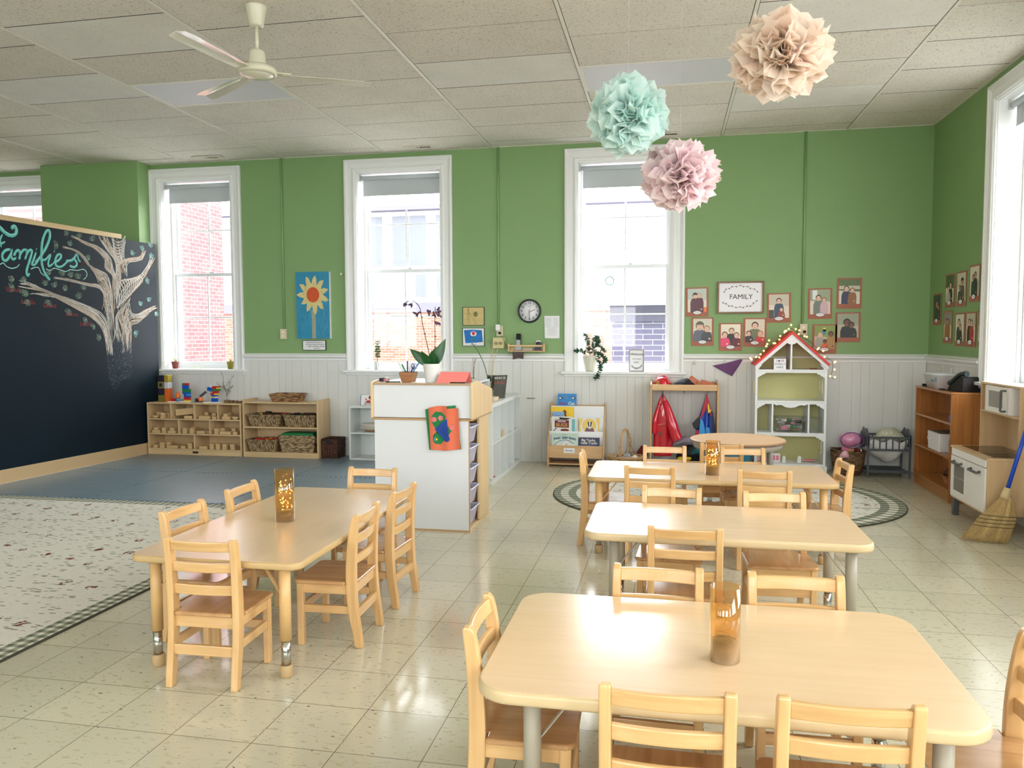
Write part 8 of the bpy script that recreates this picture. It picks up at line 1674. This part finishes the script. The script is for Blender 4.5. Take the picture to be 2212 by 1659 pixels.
pc = thing('pink_doll_carrier', 'clear pink plastic tote lying on top of the brown tote basket', 'toy bag', (1.84, 8.27, .30)); M_pp = glass('pink_clear_plastic', (240, 150, 200), .12)
b = MB(); b.sphere((1.79, 8.27, .345), .105, 24, sy=.8, sz=.7); b.build('bag_body', mat('pink_bag', (226, 150, 190), .25, vary=.35, vscale=18, coat=.5), pc); b = MB(); b.tube([Vector((1.79+.105*math.cos(a), 8.186, .345+.078*math.sin(a))) for a in [j*2*PI/28 for j in range(28)]], .004, 6, closed=True); b.build('piping', c_pur, pc)
cr2 = thing('doll_cradle', 'grey wooden doll cradle hung with white cloth in the corner', 'doll bed', (2.1, 8.22, 0)); M_gw = mat('charcoal_paint', (82, 88, 98), .45)
xl, xr, yf, yb_ = 1.905, 2.30, 8.07, 8.37
for x in (xl, xr-.018):
    for y in (yf, yb_-.02): b = MB(); b.box(x, y, 0, x+.018, y+.02, .41); b.build('leg', M_gw, cr2, bevel=.003)
    b = MB(); b.prism([(yf+.0, .30), (yb_, .30), (yb_, .42), (yb_-.04, .435), (yb_-.09, .475), (yb_-.12, .46), (yf+.13, .46), (yf+.09, .475), (yf+.04, .435), (yf, .42)], .014, (x+.016, 0, 0), (0, 1, 0), (0, 0, 1)); b.build('head_board' if x == xl else 'foot_board', M_gw, cr2, recalc=True, bevel=.003)
for y in (yf, yb_-.014):
    b = MB(); b.box(xl+.0185, y, .385, xr-.0185, y+.014, .402); b.build('top_rail', M_gw, cr2, bevel=.002); b = MB(); b.box(xl+.0185, y, .262, xr-.0185, y+.014, .282); b.build('lower_rail', M_gw, cr2, bevel=.002)
    for i in range(6): x = xl+.05+i*.058; b = MB(); b.box(x, y+.002, .282, x+.010, y+.012, .385); b.build('spindle', M_gw, cr2)
    b = MB(); b.box(xl+.0185, y, .05, xr-.0185, y+.014, .075); b.build('bottom_rail', M_gw, cr2)
b = MB(); b.box(xl+.0185, yf+.015, .052, xr-.0185, yb_-.015, .066); b.build('bottom_shelf', M_gw, cr2)
# sagging cloth hammock
M_cl = mat('white_cloth', (226, 224, 222), .85, bump=.3, bscale=30); b = MB(); nx_, ny_ = 22, 14; q = random.Random(2)
for i in range(nx_+1):
    for j in range(ny_+1):
        u, v = i/nx_, j/ny_; sag = abs(math.sin(PI*v))**.55*math.sin(PI*min(1, max(0, u*.9+.05)))**.5; b.v.append(Vector((xl+.025+(xr-xl-.05)*u, yf+.018+(yb_-yf-.036)*v, .36+.015*math.sin(u*14)*(abs(v-.5)*2)-sag*(.215+.02*math.sin(u*9+v*5)))))
for i in range(nx_):
    for j in range(ny_): a = i*(ny_+1)+j; b.f.append([a, a+ny_+1, a+ny_+2, a+1]); b.m.append(0); b.sm.append(True)
o = b.build('cloth_hammock', M_cl, cr2); md = o.modifiers.new('s', 'SOLIDIFY'); md.thickness = .002
lump('doll_blanket', 'cream and green flowered blanket folded on the doll cradle', 'blanket', [(2.0, 8.2, .36), (2.08, 8.2, .40), (2.18, 8.2, .41), (2.27, 8.2, .38)], .085, mat('flower_blanket', (200, 200, 178), .85, vary=.55, vscale=40), 15, .14, .75, .3)
# ------------------------------------------------------------------ brown shelf and its things
M_ob = wood('amber_oak', (180, 118, 58), (150, 92, 42), .35, 2, .8, coat=.3); M_obx = wood('amber_oak_board', (188, 128, 66), (158, 100, 48), .35, 1, .8, coat=.3)
os_ = thing('oak_bookcase', 'amber oak three shelf bookcase against the right wall', 'bookcase', (2.41, 7.43, 0)); X0, X1, Y0, Y1, HO = 2.275, 2.527, 6.955, 7.90, .912
for y, nm in ((Y0, 'near_side'), (Y1-.018, 'far_side')): b = MB(); b.box(X0, y, 0, X1, y+.018, HO-.0185); b.build(nm, M_ob, os_, bevel=.002)
b = MB(); b.box(X0-.003, Y0-.002, HO-.018, X1, Y1+.002, HO); b.build('top_board', M_obx, os_, bevel=.003)
for z in (.66, .375, .105): b = MB(); b.box(X0+.004, Y0+.0185, z-.018, X1-.008, Y1-.0185, z); b.build('shelf_board', M_obx, os_, bevel=.002)
b = MB(); b.box(X1-.007, Y0+.0185, .02, X1-.001, Y1-.0185, HO-.019); b.build('back_panel', M_obx, os_); b = MB(); b.box(X0+.008, Y0+.0185, 0, X0+.024, Y1-.0185, .0865); b.build('kick_board', M_obx, os_)
t = thing('toy_register', 'blue and red toy block at the near end of the upper oak shelf', 'toy', (2.37, 7.05, .66)); b = MB(); b.box(2.30, 6.985, .661, 2.46, 7.09, .72); b.build('blue_base', c_blu, t, bevel=.006); b = MB(); b.box(2.31, 6.985, .7205, 2.45, 7.08, .745); b.build('red_top', c_red, t, bevel=.006)
t = thing('fabric_bin', 'white fabric storage bin on the middle oak shelf', 'bin', (2.38, 7.42, .375)); M_fbn = mat('white_fabric', (226, 222, 222), .85); b = MB(); b.tapered(2.385, 7.41, .3755, .535, .095, .15, .10, .155); b.build('bin_body', M_fbn, t, bevel=.006); b = MB(); b.tapered(2.385, 7.41, .5352, .5365, .088, .143, .088, .143); b.build('bin_opening_shade', mat('bin_shadow', (110, 100, 96), .9), t); b = MB(); b.box(2.275, 7.46, .46, 2.2838, 7.53, .485); b.build('handle', M_fbn, t)  # dark sheet on the closed bin top stands in for shade inside
t = thing('tall_basket', 'tall seagrass basket at the near end of the middle oak shelf', 'basket', (2.38, 7.06, .375)); b = MB(); b.lathe([(.05, .3762), (.07, .41), (.075, .47), (.068, .53), (.062, .53), (.068, .47), (.0001, .46)], (2.375, 7.06, 0), 28); b.build('basket_body', M_sgh, t)
heap('green_toys', 'green and yellow toys sticking out of the tall seagrass basket', 'toys', 2.375, 7.06, .50, .05, .05, .07, [c_grn, mat('lime', (150, 190, 60), .5), c_yel], 41, 10)
t = thing('bread_basket', 'orange brown wicker basket on the bottom oak shelf', 'basket', (2.39, 7.12, .105)); b = MB(); b.lathe([(.07, .106), (.085, .13), (.105, .20), (.098, .20), (.08, .14), (.0001, .125)], (2.385, 7.13, 0), 32, sy=1.25); b.build('basket_body', woven('orange_wicker', (190, 116, 60), (100, 52, 24), 60, 'h'), t); b = MB(); b.tube([Vector((2.385+.1*math.cos(a), 7.13, .20+.07*math.sin(a))) for a in [PI*i/14 for i in range(15)]], .006, 6); b.build('handle', mat('dark_cane', (80, 44, 30), .5), t)
# tub and phone on the oak bookcase
tb = thing('wash_tub', 'white plastic wash tub on top of the oak bookcase', 'tub', (2.40, 7.58, HO)); b = MB(); cx_, cy_ = 2.40, 7.60
lo = rr(cx_-.085, cy_-.155, cx_+.085, cy_+.155, .05, 6); hi = rr(cx_-.112, cy_-.19, cx_+.112, cy_+.19, .06, 6); rim_ = rr(cx_-.122, cy_-.20, cx_+.122, cy_+.20, .065, 6); inn = rr(cx_-.106, cy_-.184, cx_+.106, cy_+.184, .056, 6); inb = rr(cx_-.08, cy_-.15, cx_+.08, cy_+.15, .045, 6); n_ = len(lo)
z = HO+.0006; L5 = [(lo, z), (hi, z+.118), (rim_, z+.120), (rim_, z+.127), (inn, z+.126), (inb, z+.006)]
for P_, zz_ in L5: b.v += [Vector((p[0], p[1], zz_)) for p in P_]
for i in range(5):
    for j in range(n_): b.f.append([i*n_+j, i*n_+(j+1) % n_, (i+1)*n_+(j+1) % n_, (i+1)*n_+j]); b.m.append(0); b.sm.append(True)
b.f.append(list(range(n_))[::-1]); b.m.append(0); b.sm.append(False); b.f.append([5*n_+j for j in range(n_)]); b.m.append(0); b.sm.append(False)
b.build('tub_body', mat('white_plastic', (240, 242, 246), .35), tb, recalc=True)
b = MB(); b.box(2.2975, 7.50, z+.06, 2.3005, 7.56, z+.10); b.build('label_patch', mat('teal_label', (60, 150, 170), .5), tb); b = MB(); b.box(2.2965, 7.43, z+.06, 2.2995, 7.49, z+.10); b.build('grey_label', mat('grey_label', (130, 150, 160), .5), tb)
dp = thing('desk_phone', 'black desk telephone on the oak bookcase beside the white tub', 'phone', (2.42, 7.15, HO)); Mt = Matrix.Translation((2.43, 7.13, HO+.001)) @ Matrix.Rotation(math.radians(-70), 4, 'Z')
b = MB(); b.prism([(-.09, 0), (.09, 0), (.09, .12), (.05, .125), (-.09, .03)], .18, (0, 0, 0), (1, 0, 0), (0, 0, 1)); b.v = [Mt @ (v+Vector((0, -.09, 0))) for v in b.v]; b.build('phone_base', c_blk, dp, recalc=True, bevel=.006)
b = MB(); b.tube([Mt @ Vector(p) for p in crom([Vector((-.10, -.06, .06)), Vector((-.05, -.065, .095)), Vector((.03, -.065, .145)), Vector((.095, -.06, .15))], 5)], [.024]*3+[.017]*10+[.024]*3, 12); b.build('handset', mat('phone_dark_teal', (22, 40, 42), .35), dp)
b = MB(); b.box(-.06, .0, .0, .06, .07, .003, M=Mt @ Matrix.Translation((0, 0, .085)) @ Matrix.Rotation(-.58, 4, 'Y')); b.build('keypad_panel', mat('phone_silver', (170, 174, 178), .35), dp)
b = MB(); b.tube(crom([Vector(p) for p in [(2.33, 7.20, HO+.005), (2.30, 7.28, HO+.005), (2.30, 7.34, HO+.005), (2.35, 7.36, HO+.005)]], 6), .004, 6); tag(b.build('phone_cord', c_blk), 'black curled phone cord lying in front of the white tub', 'cord')
b = MB(); b.box(2.32, 7.815, HO+.0005, 2.42, 7.88, HO+.02); tag(b.build('black_pouch', c_blk, bevel=.005), 'flat black object at the far corner of the oak bookcase', 'pouch')
# ------------------------------------------------------------------ play kitchen
M_kb = wood('kitchen_birch', (214, 182, 140), (196, 162, 118), .45, 2, .7); M_kbx = wood('kitchen_birch_top', (218, 186, 144), (200, 168, 124), .45, 1, .7); M_kw = mat('kitchen_white_front', (236, 232, 226), .45); M_kg = mat('kitchen_grey', (86, 88, 86), .5)
pk = thing('play_kitchen', 'wooden toy kitchen with white doors, oven and microwave hutch', 'toy kitchen', (2.35, 6.23, 0)); X0, X1, Y0, Y1 = 2.16, 2.527, 5.885, 6.575; XH = 2.355; WT = .535
for x in (X0+.005, X1-.045):
    for y in (Y0+.03, Y1-.075): b = MB(); b.box(x, y, 0, x+.04, y+.045, .135); b.build('leg', M_kg, pk, bevel=.002)
for y in (Y0, Y1-.015): b = MB(); b.box(X0+.006, y, .135, X1, y+.015, WT-.0155); b.build('base_side', M_kb, pk, bevel=.001)
b = MB(); b.box(X0+.006, Y0+.015, .135, X1, Y1-.015, .15); b.build('base_floor', M_kbx, pk)
b = MB(); b.box(X0+.018, Y0+.0155, .1505, X0+.022, Y1-.0155, WT-.016); b.build('base_inner', mat('kitchen_dark_inside', (110, 98, 84), .8), pk)
b = MB(); b.box(X0-.004, Y0-.004, WT-.015, X1, Y1+.004, WT); b.build('worktop', M_kbx, pk, bevel=.001)
yc_ = (Y0+Y1)/2
b = MB(); b.box(X0-.002, Y0+.016, WT-.068, X0+.014, Y1-.016, WT-.0165); b.build('front_fascia', M_kw, pk, bevel=.001)
d1 = MB(); d1.box(X0-.004, Y0+.016, .151, X0+.012, yc_-.002, WT-.074); dr1 = d1.build('door', M_kw, pk, bevel=.002)
b = MB(); ya, yb2, za, zb_ = yc_+.002, Y1-.016, .151, WT-.074
for a in ((ya, za, yb2, za+.05), (ya, zb_-.06, yb2, zb_), (ya, za+.05, ya+.05, zb_-.06), (yb2-.05, za+.05, yb2, zb_-.06)): b.box(X0-.004, a[0], a[1], X0+.012, a[2], a[3])
dr2 = b.build('oven_door', M_kw, pk); b = MB(); b.box(X0+.001, ya+.05, za+.05, X0+.004, yb2-.05, zb_-.06); b.build('oven_glass', mat('oven_window', (120, 114, 102), .2, coat=.4), dr2); b = MB(); b.box(X0-.001, ya+.05, (za+zb_)/2-.004, X0+.0005, yb2-.05, (za+zb_)/2+.001); b.build('oven_rack', mat('pale_metal', (200, 205, 205), .35, metal=.6), dr2)
def handle(b, p0, p1, out, r=.009): 
    p0, p1, o_ = Vector(p0), Vector(p1), Vector(out); b.tube(crom([p0, p0+o_, p0.lerp(p1, .15)+o_*1.15, p0.lerp(p1, .85)+o_*1.15, p1+o_, p1], 4), r, 8)
for dr, ya_, yb3 in ((dr1, Y0+.10, yc_-.09), (dr2, yc_+.10, Y1-.10)): b = MB(); handle(b, (X0-.004, ya_, zb_-.035), (X0-.004, yb3, zb_-.035), (-.022, 0, -.008)); b.build('door_handle', M_kg, dr)
b = MB(); b.box(X0+.06, yc_+.0, WT+.0003, X1-.03, Y1-.04, WT+.003); b.build('hob_plate', mat('dark_hob', (66, 54, 46), .12), pk)
b = MB(); b.box(X0+.06, Y0+.05, WT+.0003, X0+.28, yc_-.04, WT+.002); b.build('sink_basin', mat('black_sink', (36, 38, 36), .25), pk)
for y in (Y0, Y1-.015): b = MB(); b.box(XH, y, WT+.0005, X1, y+.015, 1.0145); b.build('hutch_side', M_kb, pk)
b = MB(); b.box(XH-.004, Y0-.004, 1.015, X1, Y1+.004, 1.03); b.build('hutch_top', M_kbx, pk, bevel=.001); b = MB(); b.box(XH, Y0+.0155, .805, X1-.01, Y1-.0155, .818); b.build('hutch_shelf', M_kbx, pk)
b = MB(); b.box(X1-.008, Y0+.0155, WT+.0005, X1-.001, Y0+.25, 1.0145); b.build('white_back', M_kw, pk); b = MB(); b.box(X1-.008, Y0+.2505, WT+.0005, X1-.001, Y1-.0155, 1.0145); b.build('wood_back', M_kb, pk)
for y in (Y0+.1505, Y1-.135): b = MB(); b.box(XH, y, .8185, XH+.15, y+.012, 1.0145); b.build('microwave_side', M_kw, pk)
ya, yb2, za, zb_ = Y0+.153, Y1-.125, .822, 1.011; b = MB()
for a in ((ya, za, yb2, za+.035), (ya, zb_-.035, yb2, zb_), (ya, za+.035, ya+.10, zb_-.035), (yb2-.05, za+.035, yb2, zb_-.035)): b.box(XH-.014, a[0], a[1], XH-.0005, a[2], a[3])
md_ = b.build('microwave_door', M_kw, pk); b = MB(); b.box(XH-.009, ya+.10, za+.035, XH-.006, yb2-.05, zb_-.035); b.build('microwave_glass', mat('microwave_window', (142, 138, 130), .2, coat=.4), md_); b = MB(); handle(b, (XH-.014, ya+.045, za+.022), (XH-.014, ya+.045, zb_-.022), (-.03, 0, 0), .008); b.build('microwave_handle', M_kg, md_)
t = thing('red_oven_mitt', 'red toy piece inside the far cell of the kitchen hutch', 'toy', (2.42, 6.50, .8185)); b = MB(); b.prism([(6.46, .819), (6.54, .819), (6.53, .90), (6.50, .925), (6.47, .88)], .05, (2.43, 0, 0), (0, 1, 0), (0, 0, 1)); b.build('mitt', c_red, t, recalc=True, bevel=.006)
t = thing('pink_toy_dishes', 'pink toy dishes in the near cell of the kitchen hutch', 'toy dishes', (2.42, 5.96, .8185)); b = MB(); b.lathe([(.03, .819), (.045, .84), (.04, .84), (.0001, .825)], (2.43, 5.96, 0), 18); b.lathe([(.028, .842), (.03, .88), (.026, .88), (.0001, .845)], (2.43, 5.96, 0), 18); b.build('dishes', mat('pink_dishes', (206, 120, 150), .4), t)
t = thing('toy_ladle', 'dark toy utensil hanging under the hutch shelf', 'toy utensil', (2.50, 6.13, .76)); b = MB(); b.prism([(6.10, .80), (6.16, .80), (6.165, .70), (6.14, .66), (6.115, .72)], .008, (2.508, 0, 0), (0, 1, 0), (0, 0, 1)); b.build('utensil', mat('dark_plum_plastic', (60, 34, 50), .4), t, recalc=True)
# ------------------------------------------------------------------ broom, dustpan
M_br = mat('broom_straw', (196, 166, 110), .85, vary=.3, vscale=60, bump=1, bscale=200)
bm_ = thing('corn_broom', 'straw corn broom with a blue handle leaning on the play kitchen', 'broom', (2.11, 5.70, 0)); top = Vector((2.40, 5.80, .90)); neck = Vector((2.235, 5.745, .33)); dirb = (neck-top).normalized()
b = MB(); b.tube([top, neck+(top-neck)*.03], .0135, 12); b.build('handle', mat('blue_handle', (24, 76, 196), .3), bm_)
b = MB(); b.tube([neck+(top-neck)*.05, neck-(top-neck)*.03, neck-(top-neck)*.08], [.022, .028, .03], 14); b.build('binding', mat('tan_binding', (206, 184, 140), .8), bm_)
q = random.Random(23); b = MB(); side = Vector((1, -.25, 0)).normalized(); 
base = neck-Vector((0, 0, .03)); rows = [(0, .03, .022), (.05, .065, .03), (.11, .085, .032), (.18, .098, .030), (.30, .13, .026)]
def bpt(u, s, f):
    """u length 0..1, s side -1..1, f depth -1..1"""
    z = base.z*(1-u)+.004*u; w = .03+.075*min(1, u*2.2)+.045*max(0, u-.45); cx_ = base.x-.15*u**1.25; cy_ = base.y-.055*u; d = .022+.012*math.sin(PI*min(1, u)); return Vector((cx_, cy_, z))+side*(s*w)+Vector((.0, f*d, 0))+Vector((0, 0, .05*max(0, u-.6)*(s)*-.2))
n = 30; NR = 12
for i in range(NR+1):
    u = i/NR*.96
    for j in range(n): a = 2*PI*j/n; b.v.append(bpt(u, math.cos(a), math.sin(a)*(1+.08*math.sin(9*a))))
for i in range(NR):
    for j in range(n): b.f.append([i*n+j, i*n+(j+1) % n, (i+1)*n+(j+1) % n, (i+1)*n+j]); b.m.append(0); b.sm.append(True)
b.f.append([NR*n+j for j in range(n)]); b.m.append(0); b.sm.append(True); b.build('straw_body', M_br, bm_, recalc=True)
b = MB()
for k_ in range(520):
    s = q.uniform(-1, 1); f = -1 if q.random() < .7 else 1; f *= math.sqrt(max(0, 1-s*s))*1.02; u0 = q.uniform(0, .6); u1 = min(1.02, u0+q.uniform(.3, .6)) if q.random() < .55 else q.uniform(.97, 1.03); P = [bpt(u0+(u1-u0)*t_, s*(1+.04*t_), f) for t_ in (0, .33, .66, 1)]; P[-1] += Vector((q.uniform(-.006, .006), q.uniform(-.004, .004), 0)); P = [Vector((p.x, p.y, max(.002, p.z))) for p in P]; b.tube(P, .0009, 3, caps=False)
o = b.build('loose_straws', M_br, bm_); o['kind'] = 'stuff'
for u in (.42, .50, .58, .66): b = MB(); b.tube([bpt(u, 1.02*math.cos(a), 1.05*math.sin(a)) for a in [i*2*PI/32 for i in range(32)]], .0022, 5, closed=True); b.build('stitch_band', mat('dark_green_twine', (40, 56, 46), .8), bm_)
dpn = thing('dustpan', 'black upright dustpan with a red handle at the right photo edge', 'dustpan', (2.36, 5.60, 0)); b = MB(); b.prism([(2.245, .001), (2.48, .001), (2.46, .23), (2.275, .23)], .02, (0, 5.66, 0)); b.build('pan_back', c_blk, dpn, recalc=True, bevel=.004); b = MB(); b.box(2.25, 5.56, .001, 2.475, 5.6595, .012); b.build('pan_floor', c_blk, dpn, bevel=.003)
for x in (2.25, 2.465): b = MB(); b.prism([(5.56, .012), (5.66, .012), (5.66, .16)], .01, (x+.01, 0, 0), (0, 1, 0), (0, 0, 1)); b.build('pan_side', c_blk, dpn, recalc=True)
b = MB(); b.tube([(2.305, 5.655, .19), (2.35, 5.68, .40), (2.42, 5.74, .72)], .012, 10); b.build('red_handle', mat('red_handle', (206, 30, 36), .35), dpn)
b = MB(); b.box(2.262, 5.636, .10, 2.30, 5.6385, .155); b.build('pink_sticker', mat('pink_sticker', (232, 190, 200), .5), dpn)
dpn.location = (dpn.location.x+.05, dpn.location.y-.07, 0)
